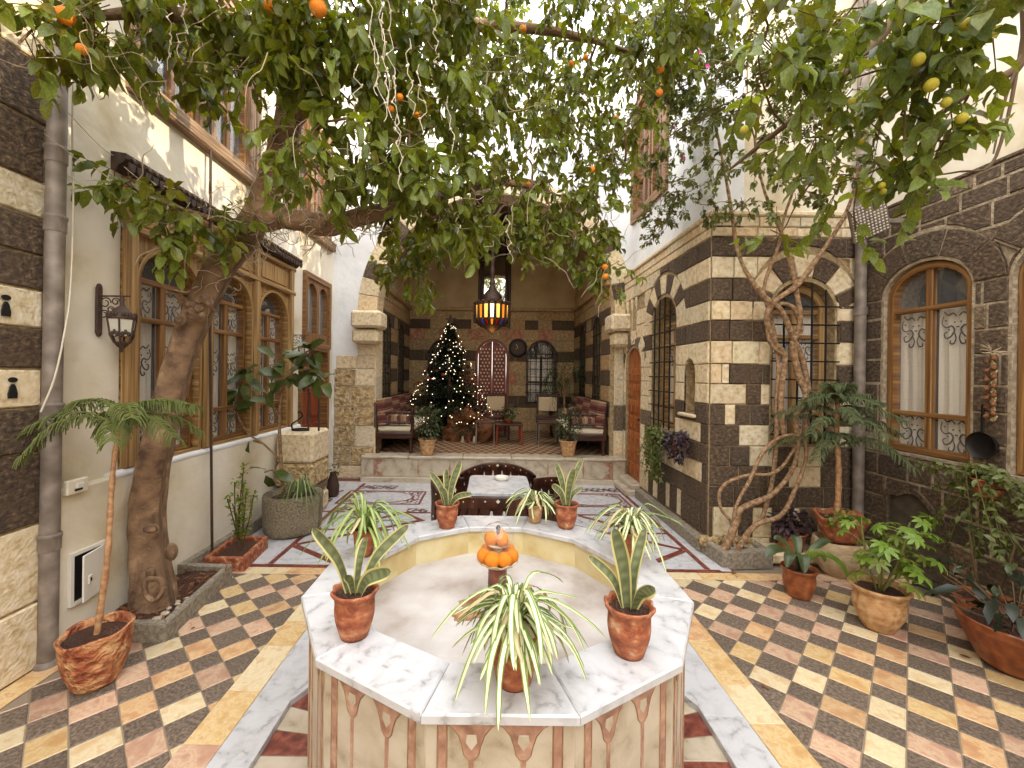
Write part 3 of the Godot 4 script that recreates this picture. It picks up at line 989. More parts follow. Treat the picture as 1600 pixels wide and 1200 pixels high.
func left_wall() -> void:
	var w := building("plaster_wall", "long cream plaster wall with wooden window bay and upper windows above a low dado")
	var bay := rect(2.82, 0.98, 5.22, 2.98)
	var opens := [bay, rect(2.88, 3.68, 4.42, 5.25), rect(5.0, 3.62, 6.45, 5.15), rect(5.55, 2.02, 6.4, 2.98), rect(5.5, 0.0, 6.35, 1.98)]
	part(w, "plaster", slab(T_LEFT, 2.36, 6.75, -0.02, 6.6, opens, -0.3, 0.0), M.plaster)
	# low dado with a rounded ledge, and a grey plinth
	var dd := MB.new()
	dd.prism(Transform3D(T_LEFT.basis, T_LEFT.origin), rect(2.38, 0.0, 5.4, 0.955), 0.0, 0.055, 0.012)
	part(w, "dado", dd, M.plaster)
	var lg := MB.new()
	var pts := PackedVector3Array()
	for k in 20: pts.append(T_LEFT * Vector3(lerpf(2.72, 5.4, k / 19.0), 0.957 + R(-0.004, 0.004), 0.03))
	lg.tube(pts, PackedFloat32Array([0.033]), 8)
	part(w, "ledge", lg, M.white_plaster)
	var pl := MB.new()
	pl.prism(T_LEFT, rect(3.3, 0.0, 5.4, 0.13), 0.05, 0.10, 0.01)
	part(w, "plinth", pl, M.concrete)
	# the bay: panelled front with three arched openings, pilasters, cornice and fretwork
	var arcs := [[2.93, 3.55], [3.71, 4.31], [4.46, 5.07]]
	var op := []
	for a in arcs: op.append(arch(a[0], a[1], 1.0, 2.28, 0.28, 14))
	part(w, "bay_front", slab(T_LEFT, 2.83, 5.21, 0.98, 2.97, op, -0.12, 0.02), M.pale_wood)
	for s in [2.86, 3.63, 4.385, 5.14]:
		var p := MB.new()
		p.box(T_LEFT * at(Vector3(s, 1.97, 0.035)), Vector3(0.095, 1.97, 0.05), 0.012)
		part(w, "pilaster", p, M.pale_wood)
	for a in arcs:
		var tr := MB.new()
		tr.ring(T_LEFT, arch(a[0] - 0.02, a[1] + 0.02, 0.985, 2.28, 0.30, 14), arch(a[0] + 0.012, a[1] - 0.012, 1.01, 2.28, 0.268, 14), 0.0, 0.04)
		part(w, "arch_moulding", tr, M.pale_wood)
		var f := MB.new()
		f.prism(T_LEFT, rect(a[0] + 0.03, 2.67, a[1] - 0.03, 2.87), 0.0, 0.032, 0.008)
		part(w, "frieze_panel", f, M.pale_wood)
		window(w, T_LEFT, a[0] + 0.012, a[1] - 0.012, 1.005, 2.28, 0.27, [1.3, 2.02, 2.3], -0.02, "wood", {"frame": 0.035, "scrolls": [[1.15, 0.21], [1.72, 0.3], [2.15, 0.21]]})
	for q in [[2.62, 0.05], [2.91, 0.045]]:
		var b := MB.new()
		b.box(T_LEFT * at(Vector3(4.02, q[0], 0.03)), Vector3(2.40, q[1], 0.07), 0.01)
		part(w, "rail", b, M.pale_wood)
	var cor := MB.new()
	cor.prism(Transform3D(Basis(T_LEFT.basis.z, Vector3.UP, -T_LEFT.basis.x), V(-2.5, 0, 2.74)), PackedVector2Array([Vector2(0, 2.96), Vector2(0.04, 2.96), Vector2(0.05, 2.99), Vector2(0.085, 3.01), Vector2(0.10, 3.03), Vector2(0.10, 3.065), Vector2(0, 3.08)]), -2.56, 0.0, 0.0, true)
	part(w, "cornice", cor, M.lattice)
	for k in 40:
		var s := 2.76 + k * 0.0635
		var d := MB.new()
		d.prism(T_LEFT, PackedVector2Array([Vector2(s, 3.02), Vector2(s + 0.008, 2.975), Vector2(s + 0.03, 2.955), Vector2(s + 0.052, 2.975), Vector2(s + 0.06, 3.02)]), 0.092, 0.104, 0.003, true)
		part(w, "fret_tooth", d, M.lattice)
		var x := MB.new()
		x.box(T_LEFT * Transform3D(Basis(Vector3(0, 0, 1), 0.785), Vector3(s + 0.03, 3.045, 0.106)), Vector3(0.028, 0.028, 0.012), 0.003)
		part(w, "fret_diamond", x, M.grey_wood)
	# upper storey: sill beam, posts and sashes
	for q in [[2.84, 4.47, 3.56], [4.95, 6.5, 3.52]]:
		var sb := MB.new()
		sb.box(T_LEFT * at(Vector3((q[0] + q[1]) * 0.5, q[2] + 0.055, 0.035)), Vector3(q[1] - q[0], 0.13, 0.09), 0.014)
		part(w, "sill_beam", sb, M.grey_wood)
	for s in [2.9, 3.02, 3.56, 3.68, 4.30, 4.40, 5.04, 5.16, 5.72, 6.28, 6.4]:
		var p := MB.new()
		p.box(T_LEFT * at(Vector3(s, 4.45, 0.005)), Vector3(0.085, 1.62, 0.07), 0.01)
		part(w, "post", p, M.grey_wood)
	for q in [[3.065, 3.52, 3.7], [3.725, 4.26, 3.7], [5.2, 5.68, 3.65], [5.76, 6.24, 3.65]]:
		window(w, T_LEFT, q[0], q[1], q[2], 5.1, 0.06, [q[2] + 0.42, q[2] + 0.95, 5.08], -0.01, "wood", {"frame": 0.045, "curtain": false})
	# small twin-arched wooden window
	var tw := MB.new()
	var two := [arch(5.64, 5.94, 2.2, 2.72, 0.16, 10), arch(6.02, 6.32, 2.2, 2.72, 0.16, 10)]
	var board := slab(T_LEFT, 5.56, 6.39, 2.03, 2.97, two, -0.05, 0.02)
	var bw := part(w, "twin_window", board, M.wood)
	tw.ring(T_LEFT, rect(5.53, 2.0, 6.42, 3.0), rect(5.6, 2.07, 6.35, 2.93), 0.0, 0.045)
	part(bw, "frame", tw, M.wood)
	for a in [[5.64, 5.94], [6.02, 6.32]]:
		var g := MB.new()
		g.box(T_LEFT * at(Vector3((a[0] + a[1]) * 0.5, 2.52, -0.03)), Vector3(0.34, 0.75, 0.005), 0.0)
		part(bw, "pane", g, M.glass)
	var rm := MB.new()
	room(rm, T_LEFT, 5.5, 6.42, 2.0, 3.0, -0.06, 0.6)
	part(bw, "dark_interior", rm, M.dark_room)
	# dark red door below it
	var dr := MB.new()
	dr.box(T_LEFT * at(Vector3(5.92, 0.98, -0.1)), Vector3(0.82, 1.96, 0.05), 0.006)
	var dp := part(w, "door", dr, M.red_wood)
	for j in 4:
		for i in 2:
			var p := MB.new()
			p.box(T_LEFT * at(Vector3(5.74 + i * 0.37, 0.3 + j * 0.45, -0.07)), Vector3(0.29, 0.36, 0.03), 0.012)
			part(dp, "panel", p, M.red_wood)
	var df := MB.new()
	df.ring(T_LEFT, rect(5.44, -0.01, 6.41, 2.03), rect(5.51, -0.02, 6.34, 1.96), -0.1, 0.03)
	part(w, "door_frame", df, M.wood)

	# dressed stone pier, nearest the eye
	var s := building("striped_stone_pier", "striped pier of dark and pale blocks beside the grey drainpipe")
	part(s, "mortar", slab(T_LEFT, -1.0, 2.37, -0.02, 6.6, [], -0.3, 0.0), M.mortar)
	var ys := [0.0, 0.37, 0.80, 1.20, 1.44, 1.65, 1.87, 2.08, 2.27, 2.476, 2.675, 2.99, 3.32, 3.7, 4.1, 4.5]
	var kd := "gllddldlddlddldl"
	var rows := []
	for k in ys.size() - 1: rows.append([ys[k], ys[k + 1], 1.2, 2.33 + (0.02 if k % 2 else 0.0), kd[k + 1], 0.35, 0.6])
	courses(s, T_LEFT, rows, [], 0.012, 0.016)
	var top := MB.new()
	top.prism(T_LEFT, rect(-1.0, 4.52, 2.36, 6.6), 0.0, 0.012, 0.004)
	part(s, "plaster", top, M.plaster)

func back_wall() -> void:
	var w := building("arched_end_wall", "white end wall with the broad striped arch of the recess")
	var cy := 2.62
	var hw := 1.88
	var ar := arch(0.06 - hw, 0.06 + hw, -0.05, cy, hw, 28)
	part(w, "plaster", slab(T_BACK, -2.52, 2.1, -0.02, 6.4, [ar], -0.35, 0.0), M.white_plaster)
	voussoirs(w, T_BACK, 0.06, cy, hw - 0.012, hw - 0.012, 0.30, 25, "ldl", 0.0, PI, 0.014, [], -0.36)
	# dressed jambs
	courses(w, T_BACK, [[0.0, 0.2, -2.47, -1.83, "l", 0.5, 0.7], [0.2, 0.5, -2.47, -1.83, "r", 0.25, 0.4], [0.5, 0.83, -2.47, -1.83, "rl", 0.2, 0.4], [0.83, 1.12, -2.46, -1.83, "rr", 0.22, 0.42], [1.12, 1.45, -2.47, -1.83, "r", 0.2, 0.5], [1.45, 1.72, -2.46, -1.83, "rl", 0.25, 0.4], [1.72, 1.93, -2.44, -1.83, "l", 0.2, 0.4], [1.93, 2.1, -2.1, -1.83, "l", 0.3, 0.4]], [], 0.01, 0.02)
	courses(w, T_BACK, [[0.4, 0.8, -1.84, -1.805, "l", 0.5, 0.6], [0.8, 1.2, -1.84, -1.805, "g", 0.5, 0.6], [1.2, 1.6, -1.84, -1.805, "l", 0.5, 0.6], [1.6, 1.9, -1.84, -1.805, "l", 0.5, 0.6], [1.9, 2.75, -1.84, -1.805, "l", 0.5, 0.6]], [], 0.01, 0.018, -0.36)
	courses(w, T_BACK, [[0.4, 0.8, 1.925, 1.96, "l", 0.5, 0.6], [0.8, 1.2, 1.925, 1.96, "g", 0.5, 0.6], [1.2, 1.6, 1.925, 1.96, "l", 0.5, 0.6], [1.6, 2.0, 1.925, 1.96, "l", 0.5, 0.6], [2.0, 2.75, 1.925, 1.96, "l", 0.5, 0.6]], [], 0.01, 0.018, -0.36)
	courses(w, T_BACK, [[0.0, 0.42, 1.95, 2.07, "l", 0.2, 0.3], [0.42, 0.8, 1.95, 2.07, "l", 0.2, 0.3], [0.8, 1.2, 1.95, 2.07, "g", 0.2, 0.3], [1.2, 1.6, 1.95, 2.07, "l", 0.2, 0.3], [1.6, 2.0, 1.95, 2.07, "l", 0.2, 0.3], [2.0, 2.4, 1.95, 2.07, "l", 0.2, 0.3]], [], 0.01, 0.02)
	# stepped corbels that carry the arch
	for sg in [-1.0, 1.0]:
		var x: float = 0.06 + sg * hw
		var sz := [[2.11, 0.22, 0.20, 0.30], [2.34, 0.27, 0.26, 0.42]]
		for k in 2:
			var q: Array = sz[k]
			var c := MB.new()
			c.uo = Vector2(R(0, 5), R(0, 5))
			c.box(at(V(x + sg * (0.12 - 0.03 * k), q[0] + q[1] * 0.5, 6.6 - 0.06)), Vector3(q[2] + 0.2, q[1] - 0.01, q[3]), 0.035)
			part(w, "corbel_block", c, M.limestone)
			var u := MB.new()
			var pr := []
			for j in 8:
				var a := PI * 0.5 * j / 7.0
				pr.append(Vector2(0.1 * (1 - cos(a)) * 1.0, sin(a) * 0.2))
			for j in 3:
				var b := MB.new()
				b.lathe(at(V(x - sg * (0.02 + k * 0.05), q[0] - 0.02, 6.45 + j * 0.11)), [Vector2(0.005, 0), Vector2(0.03, 0.05), Vector2(0.055, 0.12), Vector2(0.06, 0.2)], 10)
				part(w, "corbel_drop", b, M.limestone)

	# raised step with panelled riser
	var st := building("marble_step", "raised marble platform edge with panelled cream riser before the recess")
	st.set_meta("category", "step")
	var core := MB.new()
	core.prism(at(V(0, 0, 6.42)), rect(-1.98, -0.02, 2.07, 0.355), -0.3, -0.02, 0.0)
	part(st, "core", core, M.warm_marble)
	var bs := MB.new()
	bs.cube(V(0.04, 0.035, 6.40), Vector3(4.02, 0.085, 0.06), 0.008)
	part(st, "base_course", bs, M.warm_marble)
	var xs := [-1.97, -1.78, -1.1, -0.62, -0.16, 0.36, 0.88, 1.42, 1.87, 2.06]
	for k in xs.size() - 1:
		var p := MB.new()
		p.uo = Vector2(R(0, 5), R(0, 5))
		p.prism(at(V(0, 0, 6.42)), rect(xs[k] + 0.002, 0.08, xs[k + 1] - 0.002, 0.352), -0.02, 0.004, 0.003)
		part(st, "riser_panel", p, M.warm_marble)
	for k in range(2, 8):
		var sp := MB.new()
		var x: float = xs[k]
		sp.prism(at(V(0, 0, 6.415)), PackedVector2Array([Vector2(x - 0.003, 0.10), Vector2(x + 0.003, 0.10), Vector2(x + 0.016, 0.2), Vector2(x + 0.004, 0.3), Vector2(x + 0.003, 0.345), Vector2(x - 0.003, 0.345), Vector2(x - 0.004, 0.3), Vector2(x - 0.016, 0.2)]), -0.01, 0.002, 0.0)
		part(st, "brown_spindle", sp, M.brown_inlay)
	for sg in [-1.0, 1.0]:
		var e := MB.new()
		var f := func(a: float, b: float) -> Vector2: return Vector2(0.045 + sg * (1.82 - a), b)
		e.prism(at(V(0, 0, 6.415)), PackedVector2Array([f.call(0, 0.09), f.call(0.15, 0.09), f.call(0.1, 0.15), f.call(0.05, 0.17), f.call(0.07, 0.215), f.call(0.05, 0.26), f.call(0.1, 0.28), f.call(0.15, 0.345), f.call(0, 0.345)]), -0.01, 0.003, 0.0)
		part(st, "red_inlay", e, M.brown_inlay)
	var xe := -1.97
	while xe < 2.0:
		var q := minf(xe + R(0.6, 0.9), 2.07)
		if 2.07 - q < 0.3: q = 2.07
		var l := MB.new()
		l.uo = Vector2(R(0, 5), R(0, 5))
		l.cube(V((xe + q) * 0.5, 0.378, 6.54), Vector3(q - xe - 0.003, 0.045, 0.30), 0.012)
		part(st, "edge_slab", l, M.warm_marble)
		xe = q

func right_block() -> void:
	var w := building("striped_stone_block", "corner block banded in black and cream stone with grilles on both faces")
	var sa := -5.44
	var sb := -4.75
	var side_win := arch(sa, sb, 1.03, 2.32, 0.30, 14)
	var side_door := arch(-6.46, -5.86, -0.05, 1.85, 0.22, 14)
	var niche := arch(-4.53, -4.27, 1.28, 1.68, 0.17, 10)
	var front_win := arch(2.66, 3.26, 1.03, 2.30, 0.28, 14)
	part(w, "side_mortar", slab(T_BLOCK_SIDE, -6.62, -4.0, -0.02, 3.2, [side_win, side_door, niche], -0.3, 0.0), M.mortar)
	part(w, "front_mortar", slab(T_BLOCK_FRONT, 2.38, 3.52, -0.02, 3.2, [front_win], -0.3, 0.0), M.mortar)
	var cn := MB.new()
	cn.prism(T_BLOCK_FRONT, rect(2.081, -0.02, 2.38, 3.2), -0.299, 0.0, 0.0)
	part(w, "front_mortar", cn, M.mortar)
	# front face: [y0, y1, [[s0, s1, kinds, lo, hi], ...]]
	var f0 := 2.08
	var f1 := 3.50
	var fr := [
		[3.09, 3.19, "ll"], [2.995, 3.085, "ll"], [2.807, 2.99, "dd"], [2.60, 2.807, "ll"], [2.387, 2.60, "dd"], [2.20, 2.387, "ll"], [2.003, 2.20, "dd"],
		[1.784, 2.003, "ll"]]
	var wide := arch(2.64, 3.28, 1.03, 2.30, 0.31, 14)
	var vo := arch(2.42, 3.50, 2.30, 2.301, 0.62, 14)
	for r in fr:
		courses(w, T_BLOCK_FRONT, [[r[0], r[1], f0, f1, r[2], 0.17, 0.26]], [wide, vo] if r[0] > 2.25 else [wide], 0.008, 0.014)
	voussoirs(w, T_BLOCK_FRONT, 2.96, 2.31, 0.325, 0.31, 0.215, 7, "dldldld", 0.0, PI, 0.014, [rect(3.5, 0, 5, 5)])
	var row := func(y0: float, y1: float, list: Array) -> void:
		for q in list:
			courses(w, T_BLOCK_FRONT, [[y0, y1, q[0], q[1], q[2], q[3], q[4]]], [wide], 0.008, 0.014)
	row.call(1.595, 1.784, [[2.08, 2.26, "l", 0.1, 0.2], [2.26, 2.66, "d", 0.12, 0.2], [3.26, 3.5, "d", 0.2, 0.3]])
	row.call(1.40, 1.595, [[2.08, 2.42, "l", 0.2, 0.3], [2.42, 2.56, "d", 0.2, 0.3], [2.56, 2.66, "l", 0.1, 0.2], [3.26, 3.5, "l", 0.2, 0.3]])
	row.call(1.205, 1.40, [[2.08, 2.22, "d", 0.2, 0.3], [2.22, 2.32, "l", 0.1, 0.2], [2.32, 2.66, "d", 0.14, 0.2], [3.26, 3.5, "d", 0.2, 0.3]])
	row.call(1.007, 1.205, [[2.08, 2.36, "d", 0.28, 0.3], [2.36, 2.66, "l", 0.3, 0.4], [3.26, 3.5, "l", 0.2, 0.3]])
	row.call(0.816, 1.007, [[2.08, 2.46, "d", 0.17, 0.2], [2.46, 2.68, "l", 0.2, 0.3], [2.68, 2.92, "d", 0.1, 0.2], [2.92, 3.14, "l", 0.2, 0.3], [3.14, 3.5, "d", 0.15, 0.2]])
	row.call(0.621, 0.816, [[2.08, 2.84, "d", 0.2, 0.3], [2.84, 3.14, "l", 0.14, 0.3], [3.14, 3.5, "d", 0.15, 0.2]])
	row.call(0.426, 0.621, [[2.08, 3.5, "d", 0.16, 0.26]])
	row.call(0.14, 0.426, [[2.08, 2.12, "d", 0.2, 0.3], [2.12, 2.36, "l", 0.2, 0.3], [2.36, 2.5, "d", 0.1, 0.2], [2.5, 2.68, "l", 0.15, 0.2], [2.68, 2.82, "d", 0.1, 0.2], [2.82, 2.95, "l", 0.1, 0.2], [2.95, 3.12, "g", 0.1, 0.2], [3.12, 3.3, "l", 0.15, 0.2], [3.3, 3.5, "d", 0.1, 0.2]])
	row.call(0.0, 0.14, [[2.3, 3.5, "lg", 0.3, 0.4]])
	# side face
	var swide := arch(sa - 0.02, sb + 0.02, 1.03, 2.32, 0.32, 14)
	var svo := arch(sa - 0.24, sb + 0.24, 2.32, 2.321, 0.6, 14)
	var sdoor := arch(-6.5, -5.82, -0.05, 1.85, 0.26, 14)
	var col := rect(-6.5, 2.2, -6.0, 2.8)
	var holes := [swide, sdoor, niche, col]
	var srow := func(y0: float, y1: float, list: Array, lo := 0.16, hi := 0.3) -> void:
		for q in list:
			courses(w, T_BLOCK_SIDE, [[y0, y1, q[0], q[1], q[2], lo, hi]], holes + ([svo] if y0 > 2.25 else []), 0.008, 0.014)
	var e := -4.014
	srow.call(3.09, 3.19, [[-6.6, e, "l"]], 0.3, 0.5)
	srow.call(2.995, 3.085, [[-6.6, e, "l"]], 0.3, 0.5)
	srow.call(2.807, 2.99, [[-6.6, -5.9, "l"], [-5.9, -5.2, "l"], [-5.2, e, "d"]])
	srow.call(2.60, 2.807, [[-6.6, -5.7, "l"], [-5.7, e, "l"]])
	srow.call(2.387, 2.60, [[-6.6, -5.6, "l"], [-4.9, e, "d"]])
	srow.call(2.20, 2.387, [[-6.6, e, "l"]])
	srow.call(2.003, 2.20, [[-6.6, -5.9, "g"], [-5.9, sa, "d"], [sb, e, "d"]])
	srow.call(1.784, 2.003, [[-6.6, e, "l"]])
	srow.call(1.595, 1.784, [[-6.6, e, "l"]])
	srow.call(1.40, 1.595, [[-6.6, e, "l"]])
	srow.call(1.205, 1.40, [[-6.6, -5.2, "l"], [sb, -4.2, "d"], [-4.2, e, "d"]])
	srow.call(1.007, 1.205, [[-6.6, -5.44, "g"], [sb, -4.16, "l"], [-4.16, e, "d"]], 0.3, 0.6)
	srow.call(0.816, 1.007, [[-6.6, -5.3, "dl"], [-5.3, -4.8, "ld"], [-4.8, e, "d"]])
	srow.call(0.621, 0.816, [[-6.6, -5.2, "l"], [-5.2, -4.2, "l"], [-4.2, -4.12, "l"], [-4.12, e, "d"]])
	srow.call(0.426, 0.621, [[-6.6, -5.4, "l"], [-5.4, e, "d"]])
	srow.call(0.14, 0.426, [[-6.6, -5.5, "l"], [-5.5, -5.2, "dl"], [-5.2, -4.95, "d"], [-4.95, -4.85, "l"], [-4.85, -4.66, "d"], [-4.66, -4.55, "l"], [-4.55, e, "d"]], 0.12, 0.54)
	srow.call(0.0, 0.14, [[-5.8, e, "g"]], 0.3, 0.6)
	voussoirs(w, T_BLOCK_SIDE, (sa + sb) * 0.5, 2.33, 0.37, 0.33, 0.22, 9, "ldldldldl", 0.0, PI, 0.014)
	voussoirs(w, T_BLOCK_SIDE, -6.16, 1.86, 0.345, 0.265, 0.2, 7, "glglglg", 0.0, PI, 0.014)
	window(w, T_BLOCK_SIDE, sa + 0.01, sb - 0.01, 1.04, 2.32, 0.29, [1.3, 2.05, 2.3], -0.12, "pale_wood", {"frame": 0.06, "grille": [4, 8], "scrolls": [[1.9, 0.2]]})
	window(w, T_BLOCK_FRONT, 2.67, 3.25, 1.04, 2.30, 0.27, [1.32, 2.06, 2.3], -0.10, "pale_wood", {"frame": 0.07, "grille": [4, 8], "scrolls": [[1.17, 0.2], [1.95, 0.22]]})
	# niche lining
	var nl := MB.new()
	room(nl, T_BLOCK_SIDE, -4.53, -4.27, 1.27, 1.86, 0.0, 0.16)
	part(w, "niche_lining", nl, M.limestone)
	var ns := MB.new()
	ns.box(T_BLOCK_SIDE * at(Vector3(-4.40, 1.26, 0.0)), Vector3(0.34, 0.035, 0.12), 0.01)
	part(w, "niche_sill", ns, M.limestone)
	# blind arcade over the door
	var ba := MB.new()
	room(ba, T_BLOCK_SIDE, -6.5, -6.0, 2.2, 2.8, 0.012, 0.1)
	part(w, "arcade_recess", ba, M.greystone)
	for s in [-6.45, -6.25, -6.05]:
		var c := MB.new()
		c.lathe(T_BLOCK_SIDE * at(Vector3(s, 2.2, -0.03)), [Vector2(0.05, 0), Vector2(0.05, 0.04), Vector2(0.035, 0.06), Vector2(0.033, 0.42), Vector2(0.045, 0.46), Vector2(0.055, 0.52), Vector2(0.055, 0.6)], 12)
		part(w, "colonette", c, M.limestone)
	# carved door with steps
	var dd := MB.new()
	dd.prism(T_BLOCK_SIDE, arch(-6.46, -5.86, 0.15, 1.85, 0.22, 14), -0.07, -0.03, 0.004)
	var door := part(w, "carved_door", dd, M.orange_wood)
	for i in 3:
		for j in 7:
			var p := MB.new()
			p.box(T_BLOCK_SIDE * at(Vector3(-6.35 + i * 0.19, 0.3 + j * 0.23, -0.023)), Vector3(0.13, 0.18, 0.025), 0.012)
			part(door, "panel", p, M.orange_wood)
			var st := MB.new()
			st.ball(T_BLOCK_SIDE * Vector3(-6.35 + i * 0.19, 0.3 + j * 0.23, -0.01), Vector3(0.02, 0.02, 0.012), 8, 4)
			part(door, "boss", st, M.orange_wood)
	var hd := MB.new()
	hd.ball(T_BLOCK_SIDE * Vector3(-5.93, 1.05, 0.0), Vector3(0.022, 0.022, 0.022), 10, 6)
	part(door, "handle", hd, M.old_bronze)
	for k in 2:
		var s := MB.new()
		s.box(T_BLOCK_SIDE * at(Vector3(-6.16, 0.04 + k * 0.075, 0.06 - k * 0.09)), Vector3(0.72 - k * 0.06, 0.08 + k * 0.0, 0.3), 0.012)
		part(w, "door_step", s, M.warm_marble)
	# kerb along the wall foot
	for q in [[-5.75, -5.0], [-5.0, -4.25], [-4.25, -3.98]]:
		var k := MB.new()
		k.uo = Vector2(R(0, 5), R(0, 5))
		k.box(T_BLOCK_SIDE * at(Vector3((q[0] + q[1]) * 0.5, 0.06, 0.05)), Vector3(q[1] - q[0] - 0.004, 0.13, 0.1), 0.012)
		part(w, "kerb_stone", k, M.concrete)
	# plaster above, with a coping course and an upper window
	var uw := rect(-6.25, 3.98, -5.1, 5.6)
	part(w, "side_plaster", slab(T_BLOCK_SIDE, -6.62, -4.0, 3.2, 5.8, [uw], -0.3, -0.01), M.white_plaster)
	var fp := MB.new()
	fp.prism(T_BLOCK_FRONT, rect(2.095, 3.2, 3.52, 5.8), -0.3, -0.012, 0.0)
	part(w, "front_plaster", fp, M.plaster)
	for q in [[T_BLOCK_SIDE, -6.6, -3.985], [T_BLOCK_FRONT, 2.065, 3.5]]:
		var c := MB.new()
		c.box(q[0] * at(Vector3((q[1] + q[2]) * 0.5, 3.215, 0.0)), Vector3(q[2] - q[1], 0.05, 0.07 if q[1] < 0 else 0.064), 0.012)
		part(w, "coping", c, M.limestone)
	for q in [[-6.2, -5.7], [-5.65, -5.15]]:
		window(w, T_BLOCK_SIDE, q[0], q[1], 4.05, 5.5, 0.05, [4.5, 5.0, 5.48], -0.03, "wood", {"frame": 0.05, "curtain": false})
	var uf := MB.new()
	uf.ring(T_BLOCK_SIDE, rect(-6.31, 3.92, -5.04, 5.66), rect(-6.2, 4.03, -5.15, 5.55), -0.05, 0.03)
	part(w, "upper_frame", uf, M.wood)

func right_wall() -> void:
	var w := building("basalt_wall", "dark basalt wall with pale mortar joints and two arched wooden windows")
	var w1 := arch(-3.76, -3.07, 1.04, 2.36, 0.26, 14)
	var w2 := arch(-2.83, -2.14, 1.02, 2.36, 0.26, 14)
	var shutter := PackedVector2Array([Vector2(-3.72, -0.05), Vector2(-3.2, -0.05), Vector2(-3.2, 0.56), Vector2(-3.26, 0.58), Vector2(-3.32, 0.66), Vector2(-3.4, 0.73), Vector2(-3.46, 0.76), Vector2(-3.54, 0.74), Vector2(-3.6, 0.70), Vector2(-3.72, 0.69)])
	var opens := [w1, w2, shutter]
	part(w, "mortar", slab(T_RIGHT, -4.02, 0.5, -0.02, 3.17, opens, -0.3, 0.0), M.dark_mortar)
	var c1 := arch(-3.78, -3.05, 1.02, 2.36, 0.28, 14)
	var c2 := arch(-2.85, -2.12, 1.0, 2.36, 0.28, 14)
	var v1 := arch(-3.96, -2.87, 2.36, 2.361, 0.52, 14)
	var v2 := arch(-3.03, -1.94, 2.36, 2.361, 0.52, 14)
	var ys := [0.0, 0.2, 0.42, 0.62, 0.80, 1.0, 1.2, 1.43, 1.62, 1.84, 2.02, 2.2, 2.38, 2.56, 2.74, 2.92, 3.06, 3.16]
	var rows := []
	for k in ys.size() - 1: rows.append([ys[k], ys[k + 1], -3.99, -1.3, "dddg" if k % 3 == 1 else "d", 0.17, 0.34])
	courses(w, T_RIGHT, rows, [c1, c2, shutter, v1, v2], 0.015, 0.007)
	voussoirs(w, T_RIGHT, -3.415, 2.37, 0.365, 0.275, 0.2, 5, "d", 0.0, PI, 0.012)
	voussoirs(w, T_RIGHT, -2.485, 2.37, 0.365, 0.275, 0.2, 5, "d", 0.0, PI, 0.012, [arch(-3.98, -2.85, 2.2, 2.361, 0.54, 14)])
	for q in [[-3.75, -3.08, 1.05], [-2.82, -2.15, 1.03]]:
		window(w, T_RIGHT, q[0], q[1], q[2], 2.36, 0.25, [1.37, 2.24], -0.03, "wood", {"frame": 0.05, "full_mullion": true, "scrolls": [[1.22, 0.26], [2.06, 0.27]]})
	# moulded dark panel at the foot of the wall
	var pn := MB.new()
	pn.prism(T_RIGHT, shutter, -0.06, -0.01, 0.0)
	var pp := part(w, "shutter_panel", pn, M.iron_panel)
	var inn := PackedVector2Array()
	var c := Vector2(-3.46, 0.33)
	for p in shutter: inn.append(c + (p - c) * Vector2(0.88, 0.9))
	var md := MB.new()
	var outr := shutter.duplicate()
	if area(outr) < 0: outr.reverse(); inn.reverse()
	md.ring(T_RIGHT, outr, inn, -0.05, 0.022)
	part(pp, "moulding", md, M.basalt)
	# plaster above
	var up := MB.new()
	up.prism(T_RIGHT, rect(-4.02, 3.17, 0.5, 5.8), -0.3, -0.01, 0.0)
	part(w, "plaster", up, M.plaster)
	var cp := MB.new()
	cp.box(T_RIGHT * at(Vector3(-1.75, 3.18, -0.005)), Vector3(4.45, 0.03, 0.04), 0.008)
	part(w, "coping", cp, M.basalt)

func rear_court() -> void:
	# the rest of the court behind the eye
	var w := building("rear_house_wall", "plain plaster wall closing the court opposite the arch")
	var a := MB.new()
	a.prism(Transform3D(Basis(Vector3(-1, 0, 0), Vector3.UP, Vector3(0, 0, -1)), Vector3(0, 0, 6.5)), rect(-3.9, -0.02, 2.9, 4.2), -0.3, 0.0, 0.0)
	part(w, "plaster", a, M.plaster)
	var b := MB.new()
	b.prism(T_LEFT, rect(-6.5, -0.02, -1.0, 5.6), -0.3, 0.0, 0.0)
	part(w, "plaster", b, M.plaster)
	var c := MB.new()
	c.prism(T_RIGHT, rect(0.5, -0.02, 6.5, 5.6), -0.3, 0.0, 0.0)
	part(w, "plaster", c, M.plaster)

